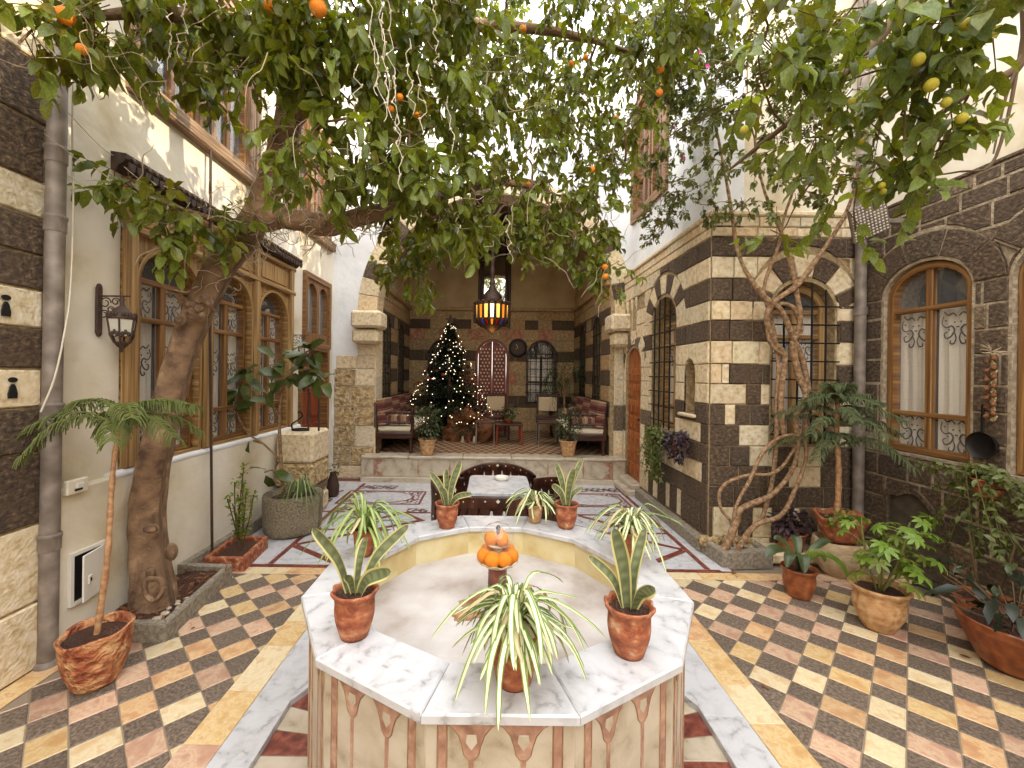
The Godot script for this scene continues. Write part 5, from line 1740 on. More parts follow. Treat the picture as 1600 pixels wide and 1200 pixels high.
func fountain() -> void:
	var f := thing("marble_fountain", "twelve-sided white marble fountain with brown inlaid sides and a drained pale basin", "fountain", V(CX, 0, CD))
	f.position = Vector3.ZERO
	var ap := 0.735
	var face := func(k: int, a: float) -> Transform3D:
		var th := k * PI / 6
		var nn := Vector3(cos(th), 0, -sin(th))
		return Transform3D(Basis(Vector3(-sin(th), 0, -cos(th)), Vector3.UP, nn), V(CX + a * cos(th), 0, CD + a * sin(th)))
	for k in 12:
		var T: Transform3D = face.call(k, ap)
		var hs := ap * tan(PI / 12)
		var p := MB.new()
		p.uo = Vector2(R(0, 5), R(0, 5))
		p.prism(T, rect(-hs, -0.04, hs, 0.753), -0.05, 0.0, 0.002)
		var sp := part(f, "side_panel", p, M.warm_marble)
		if k in [1, 2, 3, 4, 5]: continue    # these face away from everything in view
		var add := func(poly: PackedVector2Array, m: String, z: float, called: String) -> void:
			var mb := MB.new()
			mb.uo = Vector2(R(0, 5), R(0, 5))
			mb.prism(T, poly, -0.005, z, 0.0012)
			part(sp, called, mb, M[m])
		for x in [-hs + 0.045, hs - 0.045]:
			add.call(rect(x - 0.011, 0.0, x + 0.011, 0.752), "brown_inlay", 0.0022, "inlay_strip")
			for s in [-1.0, 1.0]:
				add.call(rect(x + s * 0.0128 - 0.0012, 0.0, x + s * 0.0128 + 0.0012, 0.752), "stain", 0.0030, "inlay_line")
		for q in [-0.075, 0.062]:
			var pts := [Vector2(-0.068, 0.724), Vector2(-0.066, 0.706), Vector2(-0.05, 0.696), Vector2(-0.034, 0.676), Vector2(-0.024, 0.648), Vector2(-0.019, 0.625), Vector2(-0.008, 0.612)]
			var poly := PackedVector2Array()
			for v in pts: poly.append(v + Vector2(q, 0.027))
			for j in range(pts.size() - 1, -1, -1): poly.append(Vector2(-pts[j].x + q, pts[j].y + 0.027))
			add.call(poly, "brown_inlay", 0.0024, "inlay_pendant")
			var ln := MB.new()
			var path := PackedVector3Array()
			for v in poly: path.append(T * Vector3(v.x, v.y, 0.002))
			ln.tube(path, PackedFloat32Array([0.0016]), 4)
			part(sp, "inlay_line", ln, M.stain)
			add.call(PackedVector2Array([Vector2(q - 0.013, 0.706), Vector2(q - 0.016, 0.685), Vector2(q, 0.664), Vector2(q + 0.016, 0.685), Vector2(q + 0.013, 0.706)]), "warm_marble", 0.0034, "inlay_drop")
			add.call(PackedVector2Array([Vector2(q - 0.007, 0.642), Vector2(q - 0.0055, 0.5), Vector2(q - 0.006, 0.33), Vector2(q - 0.022, 0.26), Vector2(q - 0.006, 0.18), Vector2(q - 0.006, 0.02), Vector2(q + 0.006, 0.02), Vector2(q + 0.006, 0.18), Vector2(q + 0.022, 0.26), Vector2(q + 0.006, 0.33), Vector2(q + 0.0055, 0.5), Vector2(q + 0.007, 0.642)]), "brown_inlay", 0.0024, "inlay_stem")
	# rim slabs
	var ro := 0.764 / cos(PI / 12)
	var ri := 0.565 / cos(PI / 12)
	for k in 12:
		var a := PI / 6 * k - PI / 12
		var b := PI / 6 * (k + 1) - PI / 12
		var c := Vector2(CX, CD)
		var poly := PackedVector2Array([c + Vector2(cos(a), sin(a)) * ri, c + Vector2(cos(a), sin(a)) * ro, c + Vector2(cos(b), sin(b)) * ro, c + Vector2(cos(b), sin(b)) * ri])
		var inset := PackedVector2Array()
		var m := (poly[0] + poly[1] + poly[2] + poly[3]) * 0.25
		var tang := Vector2(-sin((a + b) * 0.5), cos((a + b) * 0.5))
		for j in 4: inset.append(poly[j] - tang * signf((poly[j] - m).dot(tang)) * 0.0007)
		var mb := MB.new()
		mb.uo = Vector2(R(0, 9), R(0, 9))
		mb.prism(flo(0.73), inset, 0.024, 0.05, 0.005, true)
		part(f, "rim_slab", mb, M.marble)
	# basin: walls and floor, stains round the stand
	for k in 12:
		var T: Transform3D = face.call(k, 0.585)
		var hs := 0.60 * tan(PI / 12)
		var w := MB.new()
		w.uo = Vector2(R(0, 9), R(0, 9))
		w.prism(Transform3D(Basis(-T.basis.x, Vector3.UP, -T.basis.z), T.origin), rect(-hs, 0.55, hs, 0.7535), -0.02, 0.0, 0.0)
		part(f, "basin_wall", w, M.basin_wall)
	var bf := PackedVector2Array()
	for k in 12: bf.append(Vector2(CX, CD) + Vector2(cos(PI / 12 + k * PI / 6), sin(PI / 12 + k * PI / 6)) * 0.62)
	var fl := MB.new()
	fl.prism(flo(0.62), bf, -0.05, 0.0, 0.0)
	part(f, "basin_floor", fl, M.basin)
	for q in [[-0.075, -0.02, 0.085, 0.06], [0.10, 0.05, 0.1, 0.055], [-0.13, -0.13, 0.07, 0.04], [0.0, 0.0, 0.09, 0.09]]:
		var o := PackedVector2Array()
		for k in 26:
			var a := TAU * k / 26
			var wv := 1.0 + 0.2 * sin(a * 3 + q[0] * 40) + 0.12 * sin(a * 7 + q[1] * 70)
			o.append(Vector2(CX + q[0] + cos(a) * q[2] * wv, 1.93 + q[1] + sin(a) * q[3] * wv))
		var mb := MB.new()
		mb.prism(flo(0.62), o, -0.01, 0.0012 + absf(q[0]) * 0.008, 0.0)
		part(f, "rust_stain", mb, M.stain)
	# eight-sided stand of red stone
	var st := MB.new()
	st.lathe(at(V(CX + 0.005, 0.62, 1.93)), [Vector2(0.05, 0), Vector2(0.05, 0.015), Vector2(0.044, 0.02), Vector2(0.043, 0.148), Vector2(0.05, 0.156)], 8)
	part(f, "stand", st, M.red_stone)
	# fruit dish, oranges and glass bell: things of their own
	var c := V(CX + 0.005, 0.775, 1.93)
	var d := thing("fruit_dish", "scalloped pale shell dish on the red stone stand of the fountain", "dish", c)
	var dm := MB.new()
	dm.lathe(Transform3D(), [Vector2(0.03, 0.0), Vector2(0.06, 0.006), Vector2(0.092, 0.026), Vector2(0.096, 0.034), Vector2(0.09, 0.032), Vector2(0.055, 0.014), Vector2(0.001, 0.012)], 40, func(a: float, k: int) -> Vector2: return Vector2(1.0 + (0.05 * sin(a * 10) if k in [2, 3, 4] else 0.0), 0.006 * sin(a * 10) if k in [2, 3, 4] else 0.0))
	part(d, "bowl", dm, M.limestone)
	var up := MB.new()
	up.lathe(at(Vector3(0, 0.09, 0)), [Vector2(0.02, -0.07), Vector2(0.02, 0.0), Vector2(0.05, 0.008), Vector2(0.056, 0.016), Vector2(0.05, 0.013), Vector2(0.001, 0.01)], 24, func(a: float, k: int) -> Vector2: return Vector2(1.0 + (0.05 * sin(a * 8) if k in [2, 3, 4] else 0.0), 0.0))
	part(d, "upper_tray", up, M.limestone)
	var fn := MB.new()
	fn.lathe(at(Vector3(0, 0.10, 0)), [Vector2(0.008, 0.0), Vector2(0.008, 0.06), Vector2(0.012, 0.075), Vector2(0.005, 0.085), Vector2(0.001, 0.088)], 12)
	part(d, "knob", fn, M.old_bronze)
	var om := orange_mesh()
	var n := 0
	for tier in [[0.062, 0.052, 7, 0.036, 0.2], [0.032, 0.13, 3, 0.032, 0.9]]:
		for k in tier[2]:
			var a: float = TAU * k / tier[2] + tier[4]
			var o := part(self, "orange", om, M.orange_peel, Transform3D(Basis(rv(), R(0, 6)).scaled(Vector3.ONE * tier[3] * R(0.94, 1.05)), c + Vector3(cos(a) * tier[0], tier[1] + R(-0.003, 0.003), sin(a) * tier[0])))
			tag(o, "ripe orange in the lower ring of the fountain's shell dish" if n < 7 else "small orange on the upper tray under the glass bell", "orange", "oranges heaped in the lower ring of the shell dish" if n < 7 else "oranges on the upper tray of the shell dish")
			n += 1
	var bell := thing("glass_bell", "clear glass bell over the oranges on the fountain", "glass dome", c)
	var gm := MB.new()
	gm.lathe(Transform3D(), [Vector2(0.078, 0.085), Vector2(0.079, 0.12), Vector2(0.072, 0.155), Vector2(0.052, 0.182), Vector2(0.025, 0.195), Vector2(0.001, 0.198)], 28)
	part(bell, "dome", gm, M.glass)

func orange_mesh() -> ArrayMesh:
	var mb := MB.new()
	var prof := []
	for k in 13:
		var a := -PI / 2 + PI * k / 12
		prof.append(Vector2(maxf(cos(a), 0.001), sin(a) * 0.96 - (0.06 if k == 12 else 0.0)))
	mb.lathe(Transform3D(), prof, 18)
	return mb.mesh()

func cafe_set() -> void:
	var t := thing("marble_table", "square cafe table with white marble top between carved chairs", "table", V(0.075, 0, 3.6))
	var tp := MB.new()
	var po := PackedVector2Array()
	for q in [[1, 1], [-1, 1], [-1, -1], [1, -1]]:
		for k in 5:
			var a := [0.0, PI / 2, PI, -PI / 2][[[1, 1], [-1, 1], [-1, -1], [1, -1]].find(q)] + k * PI / 8 as float
			po.append(Vector2(q[0] * 0.21 + cos(a) * 0.05, q[1] * 0.24 + sin(a) * 0.05))
	tp.prism(Transform3D(FLAT, Vector3(0, 0.695, 0)), po, 0.0, 0.028, 0.006, true)
	part(t, "tabletop", tp, M.marble)
	var ap := MB.new()
	ap.cube(Vector3(0, 0.64, 0), Vector3(0.44, 0.1, 0.48), 0.01)
	part(t, "apron", ap, M.dark_wood)
	for x in [-1.0, 1.0]:
		for z in [-1.0, 1.0]:
			var l := MB.new()
			l.lathe(at(Vector3(x * 0.19, 0, z * 0.21)), [Vector2(0.025, 0), Vector2(0.028, 0.05), Vector2(0.018, 0.1), Vector2(0.026, 0.4), Vector2(0.02, 0.5), Vector2(0.028, 0.6)], 10)
			part(t, "leg", l, M.dark_wood)
	var ash := thing("ashtray", "small round white ashtray on the marble table", "ashtray", V(0.1, 0.723, 3.72))
	var am := MB.new()
	am.lathe(Transform3D(), [Vector2(0.045, 0), Vector2(0.06, 0.012), Vector2(0.062, 0.032), Vector2(0.053, 0.032), Vector2(0.046, 0.012), Vector2(0.001, 0.008)], 24)
	part(ash, "dish", am, M.white_paint)
	var c := thing("inlaid_chair", "carved dark armchair with white inlay, its back turned to the fountain", "chair", V(0.06, 0, 3.36), 180, "carved inlaid chairs round the marble table")
	var seat := MB.new()
	seat.cube(Vector3(0, 0.41, 0), Vector3(0.5, 0.05, 0.42), 0.012)
	part(c, "seat", seat, M.dark_wood)
	for x in [-1.0, 1.0]:
		for z in [-1.0, 1.0]:
			var l := MB.new()
			l.lathe(at(Vector3(x * 0.21, 0, z * 0.17)), [Vector2(0.02, 0), Vector2(0.026, 0.05), Vector2(0.018, 0.1), Vector2(0.03, 0.3), Vector2(0.026, 0.4)], 8)
			part(c, "leg", l, M.dark_wood)
	# curved back: panels of turned slats between seat and a peaked crest rail
	var rx := 0.36
	var rz := 0.27
	var p := func(a: float, y: float, off: float) -> Vector3: return Vector3(sin(a) * (rx + off), y, 0.02 - cos(a) * (rz + off))
	var rows := []
	for q in [[0.016, -0.075], [0.018, 0.0], [0.0, 0.008], [-0.016, 0.0], [-0.016, -0.075], [0.016, -0.075]]:
		var row := PackedVector3Array()
		for k in 25:
			var a := lerpf(-1.45, 1.45, k / 24.0)
			var y := 0.668 + 0.075 * pow(maxf(cos(a), 0.0), 1.5)
			row.append(p.call(a, y + q[1], q[0]))
		rows.append(row)
	var cr := MB.new()
	cr.grid(rows, false, true)
	part(c, "crest_rail", cr, M.dark_wood)
	for k in 11:
		var a := lerpf(-1.3, 1.3, k / 10.0)
		var y1 := 0.61 + 0.075 * pow(maxf(cos(a), 0.0), 1.5)
		var sl := MB.new()
		var Tt := Transform3D(Basis(Vector3.UP, -a), p.call(a, 0.0, 0.0))
		var wv := 0.047
		sl.prism(Tt, PackedVector2Array([Vector2(-wv * 0.6, 0.42), Vector2(wv * 0.6, 0.42), Vector2(wv, 0.5), Vector2(wv * 0.5, 0.56), Vector2(wv, y1), Vector2(-wv, y1), Vector2(-wv * 0.5, 0.56), Vector2(-wv, 0.5)]), -0.008, 0.008, 0.002, true)
		var slat := part(c, "back_slat", sl, M.dark_wood)
		var il := MB.new()
		for zz in [-0.0095, 0.0095]:
			il.box(Tt * Transform3D(Basis(Vector3(0, 0, 1), PI / 4), Vector3(0, 0.49, zz)), Vector3(0.013, 0.013, 0.003), 0.0)
		part(slat, "pearl_inlay", il, M.inlay_white)
	for k in 9:
		var a := lerpf(-1.0, 1.0, k / 8.0)
		var y := 0.645 + 0.075 * pow(maxf(cos(a), 0.0), 1.5)
		var il := MB.new()
		for s in [-0.0205, 0.0215]:
			var q: Vector3 = p.call(a, y, s)
			il.box(Transform3D(Basis(Vector3.UP, -a) * Basis(Vector3(0, 0, 1), PI / 4), q), Vector3(0.012, 0.012, 0.003) * (1.8 if k == 4 else (0.9 if k % 2 else 0.5)), 0.0)
		part(c, "pearl_inlay", il, M.inlay_white)
	copy(c, "carved inlaid chair facing the fountain across the marble table", V(0.075, 0, 4.1), 0)
	copy(c, "carved inlaid chair tucked at the table side by the stone trough", V(-0.24, 0, 3.62), 90)
	copy(c, "carved inlaid chair tucked at the table side by the striped block", V(0.40, 0, 3.62), -90)

func snake_plant(label: String, pos: Vector3, leaves: Array, pr: float, ph: float, m: String, lobes: int) -> void:
	var o := thing("snake_plant", label, "plant", pos, 0, "snake plants in clay pots on the fountain rim")
	pot(o, m, pr * 0.68, pr, ph, 1.12, lobes, true, 0.05 if lobes else 0.0)
	var edge := Color(0.55, 0.50, 0.2)
	var mid := Color(0.125, 0.145, 0.07)
	for q in leaves:    # [lean x, height, lean z, width]
		var a := Vector3(q[0] * 0.12, ph * 0.85, q[2] * 0.12)
		var tip := Vector3(q[0], ph + q[1], q[2])
		var b := a.lerp(tip, 0.45) + Vector3(-q[0] * 0.12, 0.02, 0)
		var pts := spline([a, b, tip], 11)
		var hw := PackedFloat32Array()
		for k in pts.size():
			var f := k / float(pts.size() - 1)
			hw.append(q[3] * 0.43 * (0.55 + 0.9 * f) * (1.0 if f < 0.55 else sqrt(maxf(0.0, 1 - pow((f - 0.55) / 0.45, 1.6)))) + 0.0006)
		var mb := MB.new()
		var face := Vector3(-q[0] * 0.3 + R(-0.5, 0.5), 0.35, 1)
		mb.strap(pts, face, hw, [[-1.0, edge], [-0.78, edge], [-0.7, mid], [-0.3, mid * 1.1], [0.3, mid], [0.7, mid], [0.78, edge], [1.0, edge]], 0.45, 0.32)
		part(o, "leaf", mb, M.snake_strap)

func spider_plant(label: String, pos: Vector3, pr: float, ph: float, n: int, len: float, m: String, pale := true) -> void:
	var o := thing("spider_plant", label, "plant", pos, 0, "spider plants in clay pots on the fountain rim")
	pot(o, m, pr * 0.7, pr, ph, 1.03)
	for k in n:
		var a := k * 2.39996 + R(-0.3, 0.3)
		var l := len * R(0.6, 1.15)
		var up := R(0.08, 0.5) * l
		var d := Vector3(cos(a), 0, sin(a))
		var st := Vector3(d.x * 0.012, ph * 0.95, d.z * 0.012)
		var out := l * R(0.35, 0.72)
		var drop := R(-0.05, 0.6) * l
		var tip := st + d * out * 1.25 + Vector3(R(-0.02, 0.02), up * 0.55 - drop, R(-0.02, 0.02))
		# never through the marble
		var lim := 0.012 - (0.3 if (pos + tip * Vector3(1, 0, 1) - V(CX, 0, CD)).length() > 1.2 else 0.0)
		tip.y = maxf(tip.y, lim)
		var pts := spline([st, st + d * out * 0.3 + Vector3(0, up, 0), st + d * out * 0.85 + Vector3(0, maxf(up * 0.85 - drop * 0.3, 0.0), 0), tip], 4)
		var hw := PackedFloat32Array()
		for j in pts.size():
			var f := j / float(pts.size() - 1)
			hw.append(R(0.0062, 0.0092) * (0.75 + 0.5 * f) * sqrt(maxf(0.0, 1.0 - pow(f, 3.0))) + 0.0004)
		var green := Color(0.16, 0.24, 0.06) * R(0.8, 1.3)
		var cream := Color(0.74, 0.71, 0.44) if pale else Color(0.36, 0.42, 0.14)
		if k % 9 == 4:
			green = Color(0.42, 0.31, 0.15)
			cream = Color(0.55, 0.45, 0.26)
		var mb := MB.new()
		mb.strap(pts, Vector3.UP + d * 0.3, hw, [[-1.0, green], [-0.62, green], [-0.5, cream], [0.5, cream], [0.62, green], [1.0, green]], 0.5)
		part(o, "leaf", mb, M.strap)

func rim_plants() -> void:
	snake_plant("snake plant with four splayed leaves in a frilled clay pot on the front rim", V(-0.445, 0.78, 1.40), [[-0.13, 0.21, 0.03, 0.042], [0.17, 0.20, -0.03, 0.04], [0.02, 0.15, -0.05, 0.04], [0.13, 0.08, 0.05, 0.05], [-0.02, 0.06, 0.04, 0.03]], 0.072, 0.155, "terracotta", 9)
	snake_plant("snake plant with one tall upright leaf in a frilled clay pot, front rim", V(0.445, 0.78, 1.33), [[-0.05, 0.235, 0.0, 0.05], [0.06, 0.22, -0.04, 0.036], [-0.12, 0.13, -0.04, 0.032], [0.06, 0.075, 0.05, 0.05]], 0.073, 0.155, "terracotta", 10)
	snake_plant("snake plant with a curling leaf in a clay pot on the far rim", V(-0.243, 0.78, 2.40), [[-0.1, 0.17, 0.0, 0.04], [-0.01, 0.18, -0.03, 0.042], [0.07, 0.23, -0.03, 0.045], [0.14, 0.06, 0.03, 0.035], [-0.03, 0.09, 0.04, 0.04]], 0.068, 0.14, "terracotta", 0)
	snake_plant("snake plant with upright pale edged leaves in a flaking clay pot on the far rim", V(0.44, 0.78, 2.42), [[-0.06, 0.22, -0.02, 0.042], [0.04, 0.2, 0.02, 0.05], [0.1, 0.25, -0.04, 0.035], [-0.09, 0.11, 0.03, 0.045], [0.09, 0.09, 0.0, 0.03]], 0.068, 0.14, "terracotta", 0)
	spider_plant("large pale striped spider plant sprawling over the front edge of the fountain", V(0.075, 0.78, 1.20), 0.076, 0.155, 118, 0.25, "terracotta")
	spider_plant("dark green spider plant on the rim behind the frilled pot, facing the stone trough", V(-0.60, 0.78, 2.02), 0.058, 0.13, 52, 0.29, "terracotta", false)
	spider_plant("pale spider plant spilling down its pot on the rim facing the striped block", V(0.68, 0.78, 2.02), 0.06, 0.135, 60, 0.25, "terracotta")
	spider_plant("small spider plant in a yellowish pot on the far rim", V(0.27, 0.78, 2.50), 0.048, 0.11, 44, 0.22, "light_clay")

# an irregular limb along pts with bark
func limb(owner_node: Node, called: String, pts: PackedVector3Array, rad: PackedFloat32Array, seg: int, rough_by: float, m: String) -> void:
	var n := noise(hash(called) % 999, 3.0, 3)
	var rows := []
	var dir := (pts[1] - pts[0]).normalized()
	var side := dir.cross(Vector3.BACK).normalized()
	for k in pts.size():
		var d := (pts[mini(k + 1, pts.size() - 1)] - pts[maxi(k - 1, 0)]).normalized()
		side = (side - d * side.dot(d)).normalized()
		var up := d.cross(side)
		var row := PackedVector3Array()
		for j in seg:
			var a := TAU * j / seg
			var o := side * cos(a) + up * sin(a)
			row.append(pts[k] + o * rad[k] * (1.0 + rough_by * n.get_noise_3dv((pts[k] + o * rad[k]) * 1.6)))
		rows.append(row)
	var mb := MB.new()
	mb.grid(rows, true)
	part(owner_node, called, mb, M[m])

# twigs with leaves filling an ellipsoid; every leaf goes on the list
func sprays(list: Array, twigs: MB, c: Vector3, r: Vector3, n: int, l0: float, l1: float, ratio: float, droop: float, per := 8) -> void:
	for k in n / per:
		var q := rv() * pow(R(0.02, 1.0), 0.42)
		var p := c + q * r * 0.9
		var d := (q + rv() * 0.8 - Vector3(0, droop * 0.7, 0)).normalized()
		var tl := R(0.7, 1.3) * l0 * 2.2
		var e := p + d * tl - Vector3(0, droop * tl * 0.3, 0)
		twigs.tube(PackedVector3Array([p - d * tl * 0.5, p, e]), PackedFloat32Array([0.0032, 0.0026, 0.0012]), 3, false)
		var tone := R(0.5, 1.3)
		var warm := R(-0.12, 0.32)
		for j in per:
			var f := (j + R(0, 0.8)) / per
			var a := j * 2.4 + R(-0.5, 0.5)
			var s := d.cross(Vector3.UP + rv() * 0.1).normalized()
			var u := s.cross(d)
			var o := (s * cos(a) + u * sin(a)) * R(0.6, 1.1) + d * R(0.35, 0.9) - Vector3(0, droop * R(0.3, 1.4), 0)
			var l := R(l0, l1)
			var t := tone * R(0.75, 1.25)
			list.append([p.lerp(e, f), o.normalized(), (Vector3.UP + rv() * 0.7).normalized(), l, l * ratio * R(0.85, 1.15), R(0.05, 0.4), Color(t * (1 + warm), t, t * (1 - warm))])

# the leaves that show largest are parts of their own, the rest one mass
func foliage(owner_node: Node, list: Array, m: String, singles: int) -> void:
	var near := []
	for k in list.size():
		var p: Vector3 = list[k][0]
		var d := -p.z
		if d < 0.5: continue
		var sx := p.x / d
		var sy := (p.y - 1.65) / d
		if sx < -1.1 or sx > 1.2 or sy > 0.85 or sy < -0.9: continue
		near.append([list[k][3] / p.distance_to(Vector3(0, 1.65, 0)), k])
	near.sort_custom(func(a: Array, b: Array) -> bool: return a[0] > b[0])
	var single := {}
	for k in mini(singles, near.size()): single[near[k][1]] = true
	var shapes := []
	for k in 4:
		var mb := MB.new()
		mb.col = Color.WHITE * [0.8, 0.95, 1.1, 1.2][k]
		mb.leaf(Vector3.ZERO, Vector3(1, 0, 0), Vector3.UP, 1.0, 1.0, 0.12 + 0.1 * k, 0.25)
		shapes.append(mb.mesh())
	var mass := MB.new()
	for k in list.size():
		var q: Array = list[k]
		if single.has(k):
			var x: Vector3 = q[1]
			var s := x.cross(q[2]).normalized()
			part(owner_node, "leaf", shapes[rng.randi() % 4], M[m], Transform3D(Basis(x * q[3], s.cross(x) * q[3], s * q[4]), q[0]))
		else:
			mass.col = q[6]
			mass.leaf(q[0], q[1], q[2], q[3], q[4], q[5])
	tag(part(owner_node, "foliage", mass, M[m]), "", "", "", "stuff")

# branches that reach each cluster from the nearest wood
func reach(owner_node: Node, wood: Array, clusters: Array, r0: float, m: String) -> void:
	for c in clusters:
		var best := 0
		for k in wood.size():
			if wood[k].distance_squared_to(c[0]) < wood[best].distance_squared_to(c[0]): best = k
		var a: Vector3 = wood[best]
		var b: Vector3 = c[0]
		var L := a.distance_to(b)
		if L < 0.08: continue
		var pts := spline([a, a.lerp(b, 0.35) + rv() * L * 0.12, a.lerp(b, 0.7) + rv() * L * 0.12 + Vector3(0, L * 0.06, 0), b, b + (b - a).normalized() * c[1] * 0.7 + rv() * 0.05], 3)
		limb(owner_node, "branch", pts, radii([r0 * clampf(L, 0.4, 1.0), r0 * 0.6 * clampf(L, 0.4, 1.0), 0.005], pts.size()), 6, 0.25, m)
		for k in range(3, pts.size()): wood.append(pts[k])

func eyes(list: Array) -> Array:
	var out := []
	for q in list: out.append(eye(q[0], q[1], q[2]))
	return out

func fruit(owner_node: Node, called: String, list: Array, m: String, stretch: float) -> void:
	var om := orange_mesh()
	for q in list:
		var r: float = q[3] * (0.64 if called == "lemon" else 0.9)
		part(owner_node, called, om, M[m], Transform3D(Basis(Vector3(1, 0, R(-0.3, 0.3)).normalized(), R(-0.3, 0.3)).scaled(Vector3(r, r * stretch, r)), eye(q[0], q[1], q[2])))

func orange_tree() -> void:
	var t := thing("orange_tree", "old leaning orange tree with a thick smooth trunk in the kerbed bed", "tree", V(-2.26, 0.05, 2.87))
	t.position = Vector3.ZERO
	var path := eyes([[243, 955, 2.86], [238, 900, 2.86], [231, 845, 2.86], [231, 785, 2.86], [241, 720, 2.86], [260, 640, 2.87], [283, 560, 2.88], [309, 490, 2.9], [345, 418, 2.92], [384, 365, 2.95], [412, 315, 2.95], [436, 250, 2.9], [452, 180, 2.85], [462, 100, 2.8], [470, 20, 2.75], [490, -80, 2.7]])
	var sp := spline(path, 4)
	limb(t, "trunk", sp, radii([0.15, 0.118, 0.108, 0.104, 0.096, 0.092, 0.09, 0.092, 0.096, 0.098, 0.094, 0.09, 0.085, 0.078, 0.07, 0.06], sp.size()), 22, 0.1, "bark")
	# knots, cut branch scars and a burr
	var burr := MB.new()
	for k in 16:
		var c := eye(284 + R(-4, 46), 478 + R(-16, 24), 2.74 + R(0, 0.03))
		burr.ball(c, Vector3.ONE * R(0.018, 0.036), 8, 6)
	part(t, "burr", burr, M.bark)
	for q in [[236, 826, 2.70, 0.05, 0.03], [268, 862, 2.73, 0.04, 0.06], [237, 895, 2.70, 0.035, 0.05]]:
		var b := MB.new()
		b.ball(eye(q[0], q[1], q[2]), Vector3(q[3], q[4], 0.03), 10, 7)
		part(t, "knot", b, M.bark)
	var sc := MB.new()
	var pp := PackedVector3Array()
	for k in 25:
		var a := TAU * k / 24
		pp.append(eye(240 + cos(a) * 16 * (1.0 - 0.1 * cos(2 * a)), 922 + sin(a) * 17 - 6 * absf(cos(a)), 2.665))
	sc.tube(pp, PackedFloat32Array([0.016]), 6)
	part(t, "bark_scar", sc, M.bark)
	var br := spline(eyes([[400, 345, 2.95], [440, 340, 2.9], [480, 347, 2.85], [520, 352, 2.8], [556, 342, 2.78], [600, 330, 2.8], [650, 322, 2.85], [710, 300, 2.95], [790, 285, 3.1], [860, 300, 3.2]]), 4)
	limb(t, "limb", br, radii([0.085, 0.075, 0.072, 0.07, 0.06, 0.052, 0.042, 0.034, 0.026, 0.015], br.size()), 10, 0.3, "bark")
	var b2 := spline(eyes([[525, 350, 2.8], [532, 320, 2.75], [548, 295, 2.7], [575, 272, 2.6], [600, 230, 2.5]]), 4)
	limb(t, "limb", b2, radii([0.05, 0.042, 0.035, 0.025, 0.015], b2.size()), 8, 0.3, "bark")
	var b3 := spline(eyes([[452, 190, 2.85], [520, 120, 2.7], [620, 60, 2.7], [740, 40, 2.9], [870, 50, 3.2], [980, 80, 3.3]]), 4)
	limb(t, "limb", b3, radii([0.07, 0.06, 0.05, 0.04, 0.03, 0.015], b3.size()), 8, 0.3, "bark")
	var b4 := spline(eyes([[460, 120, 2.8], [400, 60, 2.6], [320, 30, 2.4], [220, 20, 2.2], [120, 30, 2.0]]), 4)
	limb(t, "limb", b4, radii([0.06, 0.05, 0.04, 0.03, 0.012], b4.size()), 8, 0.3, "bark")
	var b5 := spline(eyes([[395, 375, 2.93], [360, 350, 2.8], [310, 335, 2.7], [250, 315, 2.6], [200, 290, 2.5]]), 3)
	limb(t, "limb", b5, radii([0.03, 0.022, 0.016, 0.011, 0.006], b5.size()), 7, 0.2, "bark")
	var wood := []
	for s in [b2, b3, b4, b5]: wood.append_array(Array(s))
	wood.append_array(Array(br).slice(14))
	var cl := []
	for q in [[200, 288, 2.52, 0.12], [245, 305, 2.55, 0.17], [290, 330, 2.6, 0.17], [335, 350, 2.7, 0.15], [275, 375, 2.62, 0.09],
		[60, 40, 1.9, 0.2], [125, 50, 2.0, 0.17], [215, 50, 2.3, 0.26], [300, 60, 2.4, 0.2], [340, 10, 2.4, 0.28], [390, 110, 2.5, 0.2], [425, 55, 2.3, 0.3], [318, 125, 2.45, 0.09],
		[500, 110, 2.3, 0.32], [478, 225, 2.25, 0.2], [500, 270, 2.3, 0.16], [560, 215, 2.35, 0.26], [610, 90, 2.5, 0.34], [640, 210, 2.45, 0.28], [650, 280, 2.5, 0.2], [700, 130, 2.6, 0.34], [690, 285, 2.6, 0.24], [700, 350, 2.7, 0.16], [755, 215, 2.8, 0.3], [745, 315, 2.8, 0.24],
		[800, 110, 3.2, 0.36], [830, 225, 3.2, 0.34], [800, 320, 3.0, 0.24], [855, 345, 3.2, 0.26], [905, 380, 3.3, 0.26], [945, 425, 3.35, 0.2], [925, 290, 3.4, 0.3], [985, 185, 3.2, 0.26], [1015, 85, 3.2, 0.32], [900, 60, 3.4, 0.4], [700, 20, 2.5, 0.34], [560, 20, 2.3, 0.34], [1060, 40, 3.0, 0.3], [900, 160, 3.4, 0.3],
		[880, 310, 3.2, 0.24], [820, 372, 3.2, 0.17], [935, 345, 3.3, 0.2], [605, 290, 2.8, 0.17], [615, 335, 3.0, 0.15], [740, 365, 3.0, 0.16], [640, 395, 3.4, 0.22], [655, 440, 3.5, 0.13], [690, 370, 3.3, 0.22], [615, 425, 3.5, 0.13],
		[820, 60, 3.8, 0.36], [760, 130, 3.6, 0.32], [900, 210, 3.6, 0.26], [850, 170, 4.0, 0.3], [700, 60, 3.4, 0.34], [980, 40, 3.6, 0.34], [760, 60, 4.4, 0.5], [880, 140, 4.4, 0.45], [620, 150, 4.0, 0.5], [960, 250, 4.2, 0.26], [500, 50, 3.6, 0.5], [1000, 130, 4.2, 0.35],
		[650, -90, 2.3, 0.5], [900, -60, 2.8, 0.5], [420, -60, 2.2, 0.45], [200, -60, 2.0, 0.4], [1080, -60, 2.6, 0.4], [500, -160, 2.8, 0.5], [760, -140, 3.2, 0.5], [300, -160, 2.6, 0.5], [620, -60, 3.6, 0.5]]:
		cl.append([eye(q[0], q[1], q[2]), q[3]])
	reach(t, wood, cl, 0.024, "bark")
	var list := []
	var tw := MB.new()
